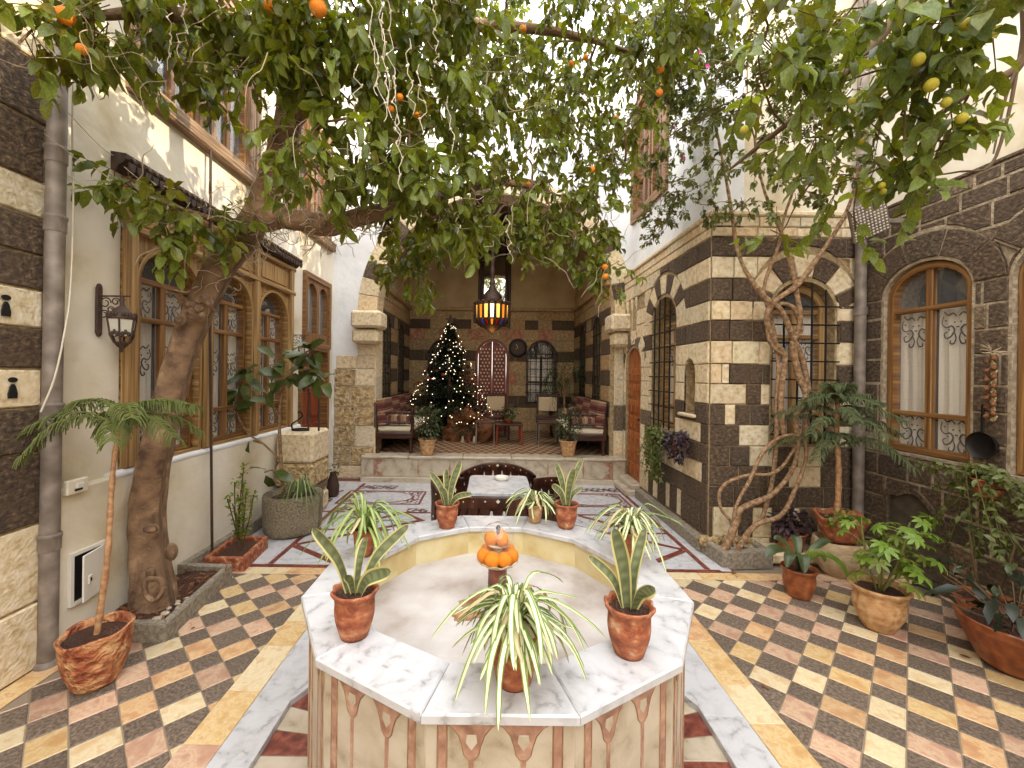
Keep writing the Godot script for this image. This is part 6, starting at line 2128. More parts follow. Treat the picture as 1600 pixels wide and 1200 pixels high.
	for c in cl:
		var r: float = c[1]
		var near: bool = c[0].z > -2.75
		sprays(list, tw, c[0], Vector3(r, r * 0.85, r), int((1800 if near else 2600) * r * r) + 24, 0.075 if near else 0.055, 0.125 if near else 0.092, 0.5, 0.8)
	tag(part(t, "twigs", tw, M.twig), "", "", "", "stuff")
	foliage(t, list, "citrus_leaf", 300)
	fruit(t, "orange", [[102, 25, 1.85, 0.04], [128, 77, 1.85, 0.025], [425, 12, 2.2, 0.045], [497, 12, 2.0, 0.045], [425, 112, 2.3, 0.03], [625, 152, 2.3, 0.022], [611, 171, 2.35, 0.022], [652, 180, 2.35, 0.02], [1032, 108, 3.0, 0.03], [1030, 145, 3.0, 0.028], [962, 186, 3.2, 0.028], [945, 417, 3.2, 0.026], [946, 432, 3.2, 0.026], [817, 46, 3.0, 0.03], [825, 287, 3.0, 0.022], [925, 265, 3.2, 0.028], [893, 99, 3.2, 0.025], [915, 90, 3.2, 0.025], [838, 362, 3.1, 0.022]], "orange_peel", 1.0)
	# bare crooked twigs through the crown
	var bt := MB.new()
	for k in 420:
		var c: Array = cl[rng.randi() % cl.size()]
		var p: Vector3 = c[0] + rv() * c[1] * R(0.2, 1.3)
		var d := (rv() + Vector3(0, R(-0.9, 0.2), 0)).normalized()
		var q := [p]
		for j in 5:
			p += d * R(0.03, 0.09)
			d = (d + rv() * 0.55).normalized()
			q.append(p)
		bt.tube(spline(q, 2), radii([R(0.002, 0.004), 0.0012], 11), 4, false)
	tag(part(t, "bare_twigs", bt, M.dry_tendril), "", "", "", "stuff")
	# dry tendrils that cling to the fork
	var dt := MB.new()
	for k in 480:
		var f := pow(R(0, 1), 0.8)
		var a: Vector3
		if R(0, 1) < 0.72: a = sp[int(lerpf(30, 48, f))]
		else: a = br[int(lerpf(0, 20, f))]
		var p := a + rv() * R(0.09, 0.15)
		var d := (rv() + Vector3(0, -0.5, 0)).normalized()
		var q := [p]
		for j in 4:
			p += d * R(0.02, 0.06)
			d = (d + rv() * 0.8).normalized()
			q.append(p)
		dt.tube(spline(q, 2), PackedFloat32Array([R(0.0015, 0.0036)]), 3, false)
	tag(part(t, "dry_tendrils", dt, M.dry_tendril), "", "", "", "stuff")
	# pale light strings hung in the crown
	var ls := thing("string_lights", "pale wire light strings hanging unlit from the orange tree crown", "string lights", Vector3.ZERO)
	for q in [[575, -20, 2.05, 590, 150], [590, -10, 2.05, 605, 170], [598, 20, 2.06, 612, 185], [606, 0, 2.08, 618, 160], [585, 60, 2.05, 600, 190], [640, 60, 2.1, 645, 180], [655, 100, 2.12, 662, 210], [620, 180, 2.1, 628, 300], [675, -10, 2.2, 680, 80], [668, 60, 2.3, 690, 110], [790, 340, 2.7, 800, 410], [716, 330, 2.6, 718, 372], [270, 20, 2.1, 262, 110], [290, 0, 2.1, 280, 90], [1215, 190, 2.2, 1213, 300], [1225, 200, 2.2, 1222, 290], [1320, 120, 2.0, 1310, 190], [1330, 150, 2.0, 1325, 215], [1295, 180, 2.1, 1300, 240], [1500, 20, 1.9, 1490, 110], [1520, 30, 1.9, 1505, 130], [1530, 10, 1.9, 1515, 120], [1480, 60, 1.9, 1470, 110], [1250, 180, 2.1, 1235, 260], [1270, 150, 2.1, 1262, 230], [1345, 110, 2.0, 1350, 180], [1305, 60, 2.0, 1300, 120], [700, 150, 2.3, 705, 240], [560, 100, 2.05, 552, 200], [613, 120, 2.05, 622, 230]]:
		var a := eye(q[0], q[1], q[2])
		var b := eye(q[3], q[4], q[2])
		var pts := [a]
		for j in range(1, 9): pts.append(a.lerp(b, j / 9.0) + Vector3(R(-0.022, 0.022), R(-0.006, 0.006), R(-0.022, 0.022)))
		pts.append(b)
		var mb := MB.new()
		mb.tube(spline(pts, 2), PackedFloat32Array([0.0021]), 4)
		var s := part(ls, "strand", mb, M.cable_white)
		var bm := MB.new()
		for j in range(1, 9, 2): bm.box(Transform3D(Basis(rv(), 1.0), pts[j]), Vector3(0.008, 0.02, 0.008), 0.002)
		tag(part(s, "unlit_bulbs", bm, M.cable_white), "", "", "", "stuff")

func lemon_tree() -> void:
	var t := thing("lemon_tree", "lemon tree reaching in over the dark basalt wall with yellow fruit", "tree", Vector3.ZERO)
	var tr := spline([V(3.2, 0, 1.1), V(3.18, 0.8, 1.12), V(3.1, 1.8, 1.2), V(2.95, 2.7, 1.35), V(2.6, 3.3, 1.6), V(2.2, 3.55, 1.85)], 4)
	limb(t, "trunk", tr, radii([0.09, 0.08, 0.075, 0.065, 0.05, 0.04], tr.size()), 10, 0.25, "bark")
	var b1 := spline([tr[tr.size() - 1]] + eyes([[1420, 10, 2.0], [1350, 85, 2.0], [1290, 140, 2.0], [1240, 185, 2.0], [1190, 225, 2.05], [1140, 265, 2.1]]), 4)
	limb(t, "limb", b1, radii([0.035, 0.03, 0.024, 0.02, 0.016, 0.012, 0.006], b1.size()), 7, 0.2, "twig")
	var b2 := spline([tr[tr.size() - 2]] + eyes([[1600, 90, 1.9], [1520, 140, 1.9], [1440, 200, 1.95], [1370, 250, 2.0]]), 4)
	limb(t, "limb", b2, radii([0.03, 0.022, 0.016, 0.012, 0.006], b2.size()), 7, 0.2, "twig")
	for q in [[[1598, 80, 1.9], [1572, 150, 1.88], [1552, 240, 1.86]], [[1590, 100, 1.9], [1575, 180, 1.88], [1548, 258, 1.86], [1500, 268, 1.86], [1455, 275, 1.88]], [[1420, 20, 1.8], [1415, 130, 1.75], [1412, 225, 1.74]], [[1290, 190, 2.05], [1284, 260, 2.05]]]:
		var b := spline(eyes(q), 4)
		limb(t, "bare_twig", b, radii([0.008, 0.006, 0.003], b.size()), 5, 0.2, "twig")
	var wood := Array(b1) + Array(b2)
	var cl := []
	for q in [[1200, 40, 1.7, 0.17], [1250, 90, 1.75, 0.15], [1310, 40, 1.7, 0.2], [1340, 120, 1.8, 0.16], [1400, 60, 1.7, 0.22], [1420, 150, 1.75, 0.16], [1470, 100, 1.7, 0.17], [1470, 220, 1.75, 0.13], [1440, 260, 1.8, 0.1], [1380, 200, 1.85, 0.15], [1375, 262, 1.95, 0.09], [1265, 215, 1.95, 0.13], [1300, 290, 2.0, 0.09], [1490, 30, 1.6, 0.2], [1560, 40, 1.6, 0.16], [1425, 295, 1.85, 0.06], [1335, 345, 2.0, 0.035], [1210, 375, 2.1, 0.06], [1170, 160, 1.95, 0.1], [1500, 170, 1.75, 0.09], [1330, -60, 1.6, 0.3], [1500, -60, 1.5, 0.3]]:
		cl.append([eye(q[0], q[1], q[2]), q[3]])
	reach(t, wood, cl, 0.012, "twig")
	var list := []
	var tw := MB.new()
	for c in cl:
		var r: float = c[1]
		sprays(list, tw, c[0], Vector3(r, r * 0.9, r), int(1500 * r * r) + 10, 0.065, 0.105, 0.56, 0.8, 7)
	tag(part(t, "twigs", tw, M.twig), "", "", "", "stuff")
	foliage(t, list, "lemon_leaf", 300)
	fruit(t, "lemon", [[1435, 93, 1.55, 0.032], [1455, 133, 1.55, 0.034], [1478, 160, 1.57, 0.026], [1503, 185, 1.57, 0.028], [1163, 203, 1.85, 0.026], [1330, 160, 1.75, 0.025], [1378, 290, 1.8, 0.02], [1380, 299, 1.82, 0.019], [1345, 222, 1.85, 0.02], [1510, 38, 1.5, 0.03]], "lemon_peel", 1.12)

func climber() -> void:
	var t := thing("climbing_vine", "old climbing vine with twisted bare stems up the striped corner block", "vine", Vector3.ZERO)
	var d := 3.78
	var stems := [
		[[1128, 868, 3.72], [1140, 840, 3.72], [1151, 812, 3.74], [1155, 798, 3.74], [1172, 788, d], [1203, 775, d], [1229, 749, d], [1242, 723, d], [1247, 695, d], [1250, 670, d]],
		[[1146, 830, 3.76], [1140, 812, 3.78], [1127, 796, 3.8], [1124, 770, 3.8], [1138, 753, 3.8], [1172, 742, d], [1203, 741, d], [1224, 727, d], [1243, 697, d]],
		[[1148, 830, 3.74], [1147, 809, 3.74], [1151, 788, 3.74], [1172, 749, 3.74], [1190, 710, 3.76], [1211, 688, d], [1237, 679, d], [1256, 686, d]],
		[[1152, 862, 3.7], [1165, 838, 3.72], [1185, 818, 3.72], [1220, 805, 3.74], [1242, 766, 3.74], [1259, 718, 3.76], [1258, 686, d]],
		[[1246, 690, d], [1244, 649, d], [1259, 619, 3.76], [1247, 584, d], [1239, 536, d], [1251, 515, d], [1242, 484, 3.76], [1222, 474, 3.76], [1205, 484, 3.78], [1199, 505, 3.8], [1203, 535, 3.8], [1224, 556, 3.82]],
		[[1259, 690, d], [1259, 649, d], [1263, 619, 3.8], [1255, 567, 3.8], [1237, 523, 3.76], [1220, 484, 3.74], [1194, 463, 3.74], [1168, 428, d], [1153, 393, d], [1146, 350, 3.8], [1138, 300, 3.8], [1125, 230, 3.8], [1110, 160, 3.8], [1090, 80, 3.7]],
		[[1226, 690, 3.8], [1220, 627, 3.8], [1226, 558, 3.82], [1210, 534, 3.8], [1198, 497, 3.78], [1211, 471, 3.74], [1246, 445, 3.72], [1281, 398, 3.72], [1302, 367, 3.7], [1325, 325, 3.66], [1345, 260, 3.5]],
		[[1190, 812, 3.82], [1205, 760, 3.84], [1213, 690, 3.84], [1213, 627, 3.84], [1216, 575, 3.84], [1207, 506, 3.84], [1194, 450, 3.84], [1216, 385, 3.82], [1225, 340, 3.8], [1250, 270, 3.7]],
		[[1239, 536, d], [1250, 500, 3.74], [1244, 454, 3.74], [1234, 406, 3.74], [1221, 363, 3.74], [1195, 300, 3.76], [1180, 220, 3.76], [1200, 120, 3.7]]]
	var r := [[0.032, 0.027, 0.021, 0.018], [0.015, 0.014, 0.014], [0.017, 0.015, 0.014], [0.025, 0.021, 0.016], [0.026, 0.028, 0.02, 0.016], [0.028, 0.024, 0.02, 0.014, 0.008], [0.022, 0.024, 0.022, 0.012], [0.02, 0.018, 0.016, 0.01], [0.022, 0.02, 0.014, 0.008]]
	var wood := []
	for k in stems.size():
		var sp := spline(eyes(stems[k]), 5)
		limb(t, "stem", sp, radii(r[k], sp.size()), 9, 0.3, "vine_bark")
		for p in sp:
			if p.y > 3.0: wood.append(p)
	var cl := []
	for q in [[1010, 260, 4.6, 0.28], [1030, 330, 4.6, 0.2], [1020, 370, 4.6, 0.1], [1075, 300, 4.2, 0.22], [1060, 210, 4.3, 0.28], [1120, 250, 3.7, 0.2], [1115, 320, 3.8, 0.14], [1090, 120, 3.8, 0.32], [1160, 150, 3.5, 0.24], [1200, 250, 3.4, 0.2], [1250, 290, 3.4, 0.16], [1230, 180, 3.4, 0.22], [1290, 250, 3.3, 0.18], [1180, 60, 3.4, 0.3], [1270, 60, 3.2, 0.3], [1330, 200, 3.2, 0.16], [1070, 50, 3.6, 0.35], [1040, 350, 4.4, 0.12], [1160, 320, 3.7, 0.1], [1150, 100, 3.4, 0.24], [1230, 120, 3.3, 0.22], [1120, 180, 3.6, 0.22], [1300, 150, 3.2, 0.2], [1200, 325, 3.5, 0.1], [1280, 310, 3.4, 0.11], [1090, 40, 3.5, 0.3], [1000, 50, 4.0, 0.4], [1350, 60, 3.0, 0.25], [1060, 130, 3.8, 0.25], [1330, 260, 3.2, 0.13]]:
		cl.append([eye(q[0], q[1], q[2]), q[3]])
	reach(t, wood, cl, 0.012, "vine_bark")
	var list := []
	var tw := MB.new()
	for c in cl:
		var q: float = c[1]
		sprays(list, tw, c[0], Vector3(q, q * 1.05, q * 0.9), int(5000 * q * q) + 30, 0.035, 0.06, 0.55, 0.45, 9)
	tag(part(t, "twigs", tw, M.twig), "", "", "", "stuff")
	foliage(t, list, "vine_leaf", 120)
	var bl := MB.new()
	for q in [[1092, 82, 3.3], [1105, 104, 3.3], [1052, 200, 4.2], [1068, 247, 4.2]]:
		for j in 5: bl.leaf(eye(q[0], q[1], q[2]), Vector3(cos(j * 1.26), sin(j * 1.26), 0.4), Vector3(0, 0, 1), 0.022, 0.018, 0.1)
	part(t, "blossom", bl, M.petal)

# a Norfolk pine: cane-like stem with tiers of drooping needled fronds; tiers: [height, [[direction deg, length, droop], ...]]
func norfolk(o: Node3D, base: Vector3, top: Vector3, tiers: Array, nl: float, m: String, stem: String, r := 0.013) -> void:
	var pts := spline([base, base.lerp(top, 0.35) + Vector3(0.012, 0, 0), base.lerp(top, 0.7) - Vector3(0.008, 0, 0), top], 8)
	var rad := PackedFloat32Array()
	for k in pts.size(): rad.append(r * (1.0 - 0.35 * k / pts.size()) * (1.22 if k % 3 == 0 else 1.0))
	var tm := MB.new()
	tm.tube(pts, rad, 9)
	part(o, "stem", tm, M[stem])
	for t in tiers:
		var c: Vector3 = pts[int(clampf(t[0], 0, 1) * (pts.size() - 1))]
		for q in t[1]:
			var a := deg_to_rad(q[0])
			var d := Vector3(cos(a), 0, -sin(a))
			var l: float = q[1]
			var dr: float = q[2]
			var bp := spline([c, c + d * l * 0.35 + Vector3(0, l * 0.14, 0), c + d * l * 0.7 + Vector3(0, l * 0.12 - dr * 0.3, 0), c + d * l + Vector3(0, -dr, 0)], 7)
			var mb := MB.new()
			mb.tube(bp, radii([0.005, 0.0035, 0.0015], bp.size()), 4)
			for k in range(3, bp.size()):
				var f := k / float(bp.size() - 1)
				var dd := (bp[k] - bp[k - 1]).normalized()
				var s := dd.cross(Vector3.UP).normalized()
				for sg in [-1.0, 1.0]:
					for h in 2:
						var L := nl * (1.0 - 0.55 * absf(f - 0.55)) * R(0.75, 1.1)
						var p: Vector3 = bp[k].lerp(bp[k - 1], h / 2.0 + R(0, 0.3))
						var o1: Vector3 = (s * sg * 0.75 + dd * R(0.2, 0.8) + Vector3(0, R(-0.3, 0.1), 0)).normalized()
						var mid: Vector3 = p + o1 * L * 0.5
						var e: Vector3 = mid + (o1 * 0.5 + Vector3(0, -0.85, 0)).normalized() * L * 0.55
						var path := spline([p, mid, e], 3)
						mb.col = Color.WHITE * R(0.7, 1.25)
						mb.tube(path, radii([0.002, 0.0032, 0.002], path.size()), 4)
			part(o, "frond", mb, M[m])

func palmate(o: Node3D, c: Vector3, d: Vector3, l: float, m: String) -> void:
	var p := c + d * l * 1.4 + Vector3(0, l * 0.3, 0)
	var st := MB.new()
	st.tube(spline([c, c.lerp(p, 0.5) + Vector3(0, l * 0.2, 0), p], 3), PackedFloat32Array([0.003]), 4)
	var lf := part(o, "leaf", st, M.green_stem)
	var up := (Vector3.UP + d * 0.5 + rv() * 0.3).normalized()
	var x := d.cross(up).normalized()
	var y := up.cross(x)
	for k in 7:
		var a := lerpf(-2.3, 2.3, k / 6.0)
		var mb := MB.new()
		mb.col = Color.WHITE * R(0.8, 1.2)
		mb.leaf(p, (x * sin(a) + (-y if y.dot(d) < 0 else y) * cos(a)) - up * 0.15, up, l * R(0.8, 1.0) * (1.0 - 0.1 * absf(a)), l * 0.31, R(0.1, 0.35))
		part(lf, "leaflet", mb, M[m])

func wall_lamp(label: String, s: float, drop_glass := true) -> Node3D:
	var o := thing("wall_lantern", label, "lamp", V(-2.5, 1.89, s), 0, "bracket lanterns on the plaster wall")
	o.scale = Vector3.ONE * 0.86
	var b := MB.new()
	b.cube(Vector3(0.012, 0.16, 0), Vector3(0.02, 0.34, 0.05), 0.006)
	part(o, "wall_plate", b, M.rust_iron)
	for q in [0.33, -0.01]:
		var f := MB.new()
		f.ball(Vector3(0.014, q, 0), Vector3(0.014, 0.028, 0.022), 8, 6)
		part(o, "finial", f, M.rust_iron)
	var a := MB.new()
	a.tube(PackedVector3Array([Vector3(0.01, 0.265, 0), Vector3(0.24, 0.265, 0)]), PackedFloat32Array([0.007]), 6)
	part(o, "arm", a, M.rust_iron)
	for q in [[0.06, 0.215, 0.042], [0.135, 0.225, 0.03], [0.05, 0.13, 0.034], [0.10, 0.165, 0.026], [0.185, 0.235, 0.02]]:
		var sc := MB.new()
		var p := PackedVector3Array()
		for k in 19:
			var w := TAU * 1.25 * k / 18.0
			p.append(Vector3(q[0] + cos(w) * q[2] * (1 - k / 30.0), q[1] + sin(w) * q[2] * (1 - k / 30.0), 0))
		sc.tube(p, PackedFloat32Array([0.0045]), 5)
		part(o, "scrollwork", sc, M.rust_iron)
	# six-sided lantern
	var c := Vector3(0.185, 0.0, 0)
	var y := -0.06
	var prof := [[0.045, y - 0.02], [0.068, y + 0.03], [0.085, y + 0.155], [0.09, y + 0.165]]
	for k in 6:
		var a0 := TAU * k / 6
		var a1 := TAU * (k + 1) / 6
		var d0 := Vector3(cos(a0), 0, -sin(a0))
		var d1 := Vector3(cos(a1), 0, -sin(a1))
		var g := MB.new()
		g.quad(c + d0 * 0.066 + Vector3(0, y + 0.03, 0), c + d1 * 0.066 + Vector3(0, y + 0.03, 0), c + d1 * 0.083 + Vector3(0, y + 0.155, 0), c + d0 * 0.083 + Vector3(0, y + 0.155, 0))
		part(o, "glass_pane", g, M.frosted)
		var e := MB.new()
		e.tube(PackedVector3Array([c + d0 * 0.045 + Vector3(0, y - 0.02, 0), c + d0 * 0.068 + Vector3(0, y + 0.03, 0), c + d0 * 0.086 + Vector3(0, y + 0.16, 0)]), PackedFloat32Array([0.0065]), 5)
		part(o, "edge_bar", e, M.rust_iron)
		# cresting and the fretted foot of each pane
		for h in [0.25, 0.5, 0.75]:
			var r := MB.new()
			r.ball(c + d0.lerp(d1, h) * 0.088 + Vector3(0, y + 0.185, 0), Vector3(0.011, 0.022, 0.011), 6, 4)
			part(o, "cresting", r, M.rust_iron)
			var r2 := MB.new()
			r2.ball(c + d0.lerp(d1, h) * 0.071 + Vector3(0, y + (0.045 if h != 0.5 else 0.06), 0), Vector3(0.012, 0.02, 0.012), 6, 4)
			part(o, "fretwork", r2, M.rust_iron)
	var lo := MB.new()
	lo.lathe(at(c), [Vector2(0.001, y - 0.09), Vector2(0.012, y - 0.08), Vector2(0.008, y - 0.065), Vector2(0.03, y - 0.045), Vector2(0.047, y - 0.02), Vector2(0.05, y - 0.014), Vector2(0.045, y - 0.01)], 6)
	part(o, "foot", lo, M.rust_iron)
	var rim := MB.new()
	rim.lathe(at(c), [Vector2(0.084, y + 0.152), Vector2(0.092, y + 0.156), Vector2(0.092, y + 0.17), Vector2(0.07, y + 0.195), Vector2(0.04, y + 0.235), Vector2(0.015, y + 0.255), Vector2(0.01, y + 0.33)], 6)
	part(o, "hood", rim, M.rust_iron)
	return o

func left_things() -> void:
	# drainpipe, cable, switch, hatch, rod
	var dp := thing("drainpipe", "thick grey drainpipe down the corner of the striped pier", "pipe", V(-2.425, 0, 2.33))
	var pm := MB.new()
	pm.tube(PackedVector3Array([Vector3(-0.035, 0.0, -0.02), Vector3(0, 3.2, 0), Vector3(0.02, 6.3, 0)]), PackedFloat32Array([0.043]), 20)
	part(dp, "pipe", pm, M.pipe)
	for y in [0.69, 1.42, 2.46, 2.84]:
		var c := MB.new()
		var x := lerpf(-0.035, 0.0, y / 3.2)
		c.lathe(at(Vector3(x, y - 0.05, -0.02 + 0.02 * y / 3.2)), [Vector2(0.044, 0), Vector2(0.049, 0.005), Vector2(0.049, 0.07), Vector2(0.053, 0.075), Vector2(0.053, 0.09), Vector2(0.044, 0.095)], 20)
		part(dp, "collar", c, M.pipe)
	var fm := MB.new()
	fm.lathe(at(Vector3(-0.035, 0.0, -0.02)), [Vector2(0.06, 0.0), Vector2(0.056, 0.02), Vector2(0.043, 0.03)], 18)
	part(dp, "foot_collar", fm, M.pipe)
	var cb := thing("white_cable", "thin white cable running down beside the grey drainpipe", "cable", Vector3.ZERO)
	var cm := MB.new()
	cm.tube(spline([V(-2.40, 4.2, 2.42), V(-2.42, 3.2, 2.41), V(-2.40, 2.6, 2.40), V(-2.39, 2.1, 2.38), V(-2.37, 1.85, 2.33), V(-2.37, 1.6, 2.28), V(-2.41, 1.42, 2.25)], 5), PackedFloat32Array([0.005]), 6)
	cm.tube(spline([V(-2.485, 3.16, 2.42), V(-2.485, 3.06, 2.65), V(-2.485, 3.05, 2.80)], 4), PackedFloat32Array([0.003]), 5)
	part(cb, "wire", cm, M.cable_white)
	var sw := thing("wall_switch", "cream switch plate on the plaster beside the grey drainpipe", "switch", V(-2.445, 0.965, 2.47))
	var sp := MB.new()
	sp.cube(Vector3(0.012, 0, 0), Vector3(0.03, 0.085, 0.13), 0.006)
	part(sw, "plate", sp, M.cream_plastic)
	var sr := MB.new()
	sr.cube(Vector3(0.032, 0.005, -0.005), Vector3(0.012, 0.03, 0.04), 0.004)
	part(sw, "rocker", sr, M.white_paint)
	var sd := MB.new()
	sd.cube(Vector3(0.03, -0.018, 0.0), Vector3(0.006, 0.012, 0.045), 0.001)
	part(sw, "slot", sd, M.black)
	var hb := thing("meter_hatch", "small white wall hatch standing ajar at the foot of the plaster wall", "hatch", V(-2.445, 0.265, 2.44))
	var hr := MB.new()
	hr.ring(Transform3D(T_LEFT.basis, Vector3.ZERO), rect(0, 0, 0.225, 0.31), rect(0.02, 0.02, 0.205, 0.29), -0.01, 0.02)
	part(hb, "frame", hr, M.white_paint)
	var hh := MB.new()
	hh.box(Transform3D(Basis(), Vector3(0.0035, 0.155, -0.1125)), Vector3(0.006, 0.275, 0.19), 0.0)
	part(hb, "dark_recess", hh, M.black)
	var hd := MB.new()
	var DT := Transform3D(Basis(Vector3.UP, deg_to_rad(13)), Vector3(0.02, 0.155, -0.205))
	hd.box(DT * at(Vector3(0.006, 0, 0.095)), Vector3(0.01, 0.275, 0.19), 0.003)
	var hdo := part(hb, "door", hd, M.white_paint)
	var hl := MB.new()
	hl.box(DT * at(Vector3(0.014, -0.02, 0.14)), Vector3(0.008, 0.05, 0.03), 0.002)
	part(hdo, "latch", hl, M.cream_plastic)
	var hk := MB.new()
	hk.box(DT * at(Vector3(0.019, -0.02, 0.14)), Vector3(0.003, 0.02, 0.012), 0.0)
	part(hdo, "keyhole", hk, M.black)
	var rd := thing("iron_rod", "slender rusty iron rod rising past the window bay", "rod", V(-2.385, 0.05, 3.62))
	var rm := MB.new()
	rm.tube(PackedVector3Array([Vector3.ZERO, Vector3(-0.03, 2.0, 0.02), Vector3(-0.07, 4.6, 0.0)]), PackedFloat32Array([0.011]), 7)
	part(rd, "rod", rm, M.rust_iron)
	# figure cut-outs on the pier
	for k in 2:
		var y: float = [1.54, 1.96][k]
		var f := thing("figure_sign", ["black cut-out figure with a wide hat on the pier, the lower of the two", "black cut-out figure on the pier above the one with the wide hat"][k], "sign", V(-2.477, y, [2.175, 2.14][k]))
		f.scale = Vector3.ONE * 0.62
		var T := Transform3D(T_LEFT.basis, Vector3.ZERO)
		var h := MB.new()
		var e := PackedVector2Array()
		for j in 20: e.append(Vector2(cos(TAU * j / 20) * 0.035, 0.085 + sin(TAU * j / 20) * 0.022))
		h.prism(T, e, 0.0, 0.008, 0.002)
		part(f, "head", h, M.black)
		var bd := MB.new()
		bd.prism(T, PackedVector2Array([Vector2(-0.034, -0.07), Vector2(0.034, -0.07), Vector2(0.036, -0.03), Vector2(0.022, 0.03), Vector2(0.01, 0.05), Vector2(-0.01, 0.05), Vector2(-0.022, 0.03), Vector2(-0.036, -0.03)]), 0.0, 0.008, 0.002)
		part(f, "skirt", bd, M.black)
	wall_lamp("black iron bracket lantern with frosted panes on the plaster before the window bay", 2.66)
	wall_lamp("black iron bracket lantern half hidden by rubber plant leaves beyond the window bay", 5.24)

	# kerbed bed of the orange tree
	var kb := thing("tree_bed", "low grey concrete kerb round the bed of the orange tree", "planter", Vector3.ZERO)
	var ko := [Vector2(-2.45, 2.54), Vector2(-1.955, 2.555), Vector2(-2.05, 3.36), Vector2(-2.45, 3.38)]
	var th := 0.05
	for k in 3:
		var a: Vector2 = ko[k]
		var b: Vector2 = ko[k + 1]
		var dv := (b - a).normalized()
		var nn := Vector2(-dv.y, dv.x)
		var mb := MB.new()
		mb.prism(flo(0.0), PackedVector2Array([a + dv * (th if k > 0 else 0.0) * 0.0, b, b + nn * th - dv * th, a + nn * th + dv * th]), -0.02, 0.115, 0.008)
		part(kb, "kerb", mb, M.concrete)
	var sl := MB.new()
	var srows := []
	var sn := noise(77, 6.0, 3)
	for r in 14:
		var row := PackedVector3Array()
		for k in 10:
			var d := lerpf(2.57, 3.35, r / 13.0)
			var x := lerpf(-2.44, lerpf(-1.985, -2.08, r / 13.0), k / 9.0)
			row.append(V(x, 0.07 + 0.03 * sn.get_noise_2d(x, d), d))
		srows.append(row)
	sl.grid(srows, false, false)
	part(kb, "soil", sl, M.soil)
	var lit := MB.new()
	for k in 70:
		lit.leaf(V(R(-2.42, -2.02), 0.098, R(2.6, 3.3)), Vector3(R(-1, 1), R(-0.1, 0.2), R(-1, 1)), Vector3.UP, R(0.03, 0.07), R(0.012, 0.03), R(-0.4, 0.4))
	lit.col = Color(0.8, 0.7, 0.55)
	tag(part(kb, "fallen_leaves", lit, M.kraft_paper), "", "", "", "stuff")
	for k in 14:
		var st := MB.new()
		var p := V(R(-2.1, -2.02), 0.095, R(2.6, 3.0))
		st.ball(p, Vector3(R(0.012, 0.03), R(0.008, 0.018), R(0.012, 0.03)), 7, 5)
		part(kb, "pebble", st, M.pebble)
	# Norfolk pine in the carved pot
	var np := thing("potted_pine", "young Norfolk pine on a cane stem in a carved orange clay pot", "plant", V(-2.07, 0, 2.22))
	var pt := MB.new()
	pt.lathe(Transform3D(Basis().scaled(Vector3(0.8, 0.92, 0.8)), Vector3.ZERO), [Vector2(0.001, 0), Vector2(0.11, 0), Vector2(0.125, 0.02), Vector2(0.165, 0.12), Vector2(0.185, 0.21), Vector2(0.188, 0.27), Vector2(0.195, 0.29), Vector2(0.198, 0.305), Vector2(0.188, 0.312), Vector2(0.172, 0.30), Vector2(0.168, 0.24)], 44, func(a: float, k: int) -> Vector2: return Vector2(1.0 + 0.02 * sin(a * 3) + (0.012 * sin(a * 14 + k * 1.7) if k in [3, 4, 5] else 0.0), (0.012 * cos(a - 0.6) + 0.006 * sin(a * 5)) if k >= 5 else 0.0))
	part(np, "pot", pt, M.carved_clay)
	var ps := MB.new()
	ps.lathe(Transform3D(Basis().scaled(Vector3(0.8, 0.92, 0.8)), Vector3.ZERO), [Vector2(0.182, 0.265), Vector2(0.1, 0.272), Vector2(0.001, 0.28)], 20)
	part(np, "soil", ps, M.soil)
	norfolk(np, Vector3(0.0, 0.22, 0.0), Vector3(0.05, 1.46, -0.08), [[0.97, [[12, 0.36, -0.02], [168, 0.36, 0.0], [62, 0.3, 0.0], [-40, 0.28, 0.02]]], [0.88, [[185, 0.5, 0.08], [-12, 0.36, 0.05], [40, 0.36, 0.05], [140, 0.4, 0.06], [205, 0.38, 0.14], [-55, 0.25, 0.05]]], [0.99, [[75, 0.15, -0.04]]]], 0.115, "pine_needle", "cane", 0.015)

	# red box planter with variegated shrub
	var rb := thing("red_box_planter", "long low red stone planter box at the foot of the plaster wall", "planter", Vector3.ZERO)
	var q := [Vector2(-2.36, 3.47), Vector2(-2.02, 3.47), Vector2(-2.08, 3.95), Vector2(-2.4, 3.95)]
	for k in 4:
		var a: Vector2 = q[k]
		var b: Vector2 = q[(k + 1) % 4]
		var dv := (b - a).normalized()
		var nn := Vector2(-dv.y, dv.x)
		var mb := MB.new()
		mb.prism(flo(0.0), PackedVector2Array([a, b, b + nn * 0.035 - dv * 0.035, a + nn * 0.035 + dv * 0.035]), -0.01, 0.115, 0.008)
		part(rb, "box_side", mb, M.terracotta)
	var bs := MB.new()
	bs.prism(flo(0.0), PackedVector2Array([q[0] + Vector2(0.02, 0.02), q[1] + Vector2(-0.02, 0.02), q[2] + Vector2(-0.02, -0.02), q[3] + Vector2(0.02, -0.02)]), 0.0, 0.075, 0.0)
	part(rb, "soil", bs, M.soil)
	var vs := thing("variegated_shrub", "small upright variegated shrub growing in the red planter box", "plant", V(-2.19, 0.07, 3.7))
	var list := []
	var stt := MB.new()
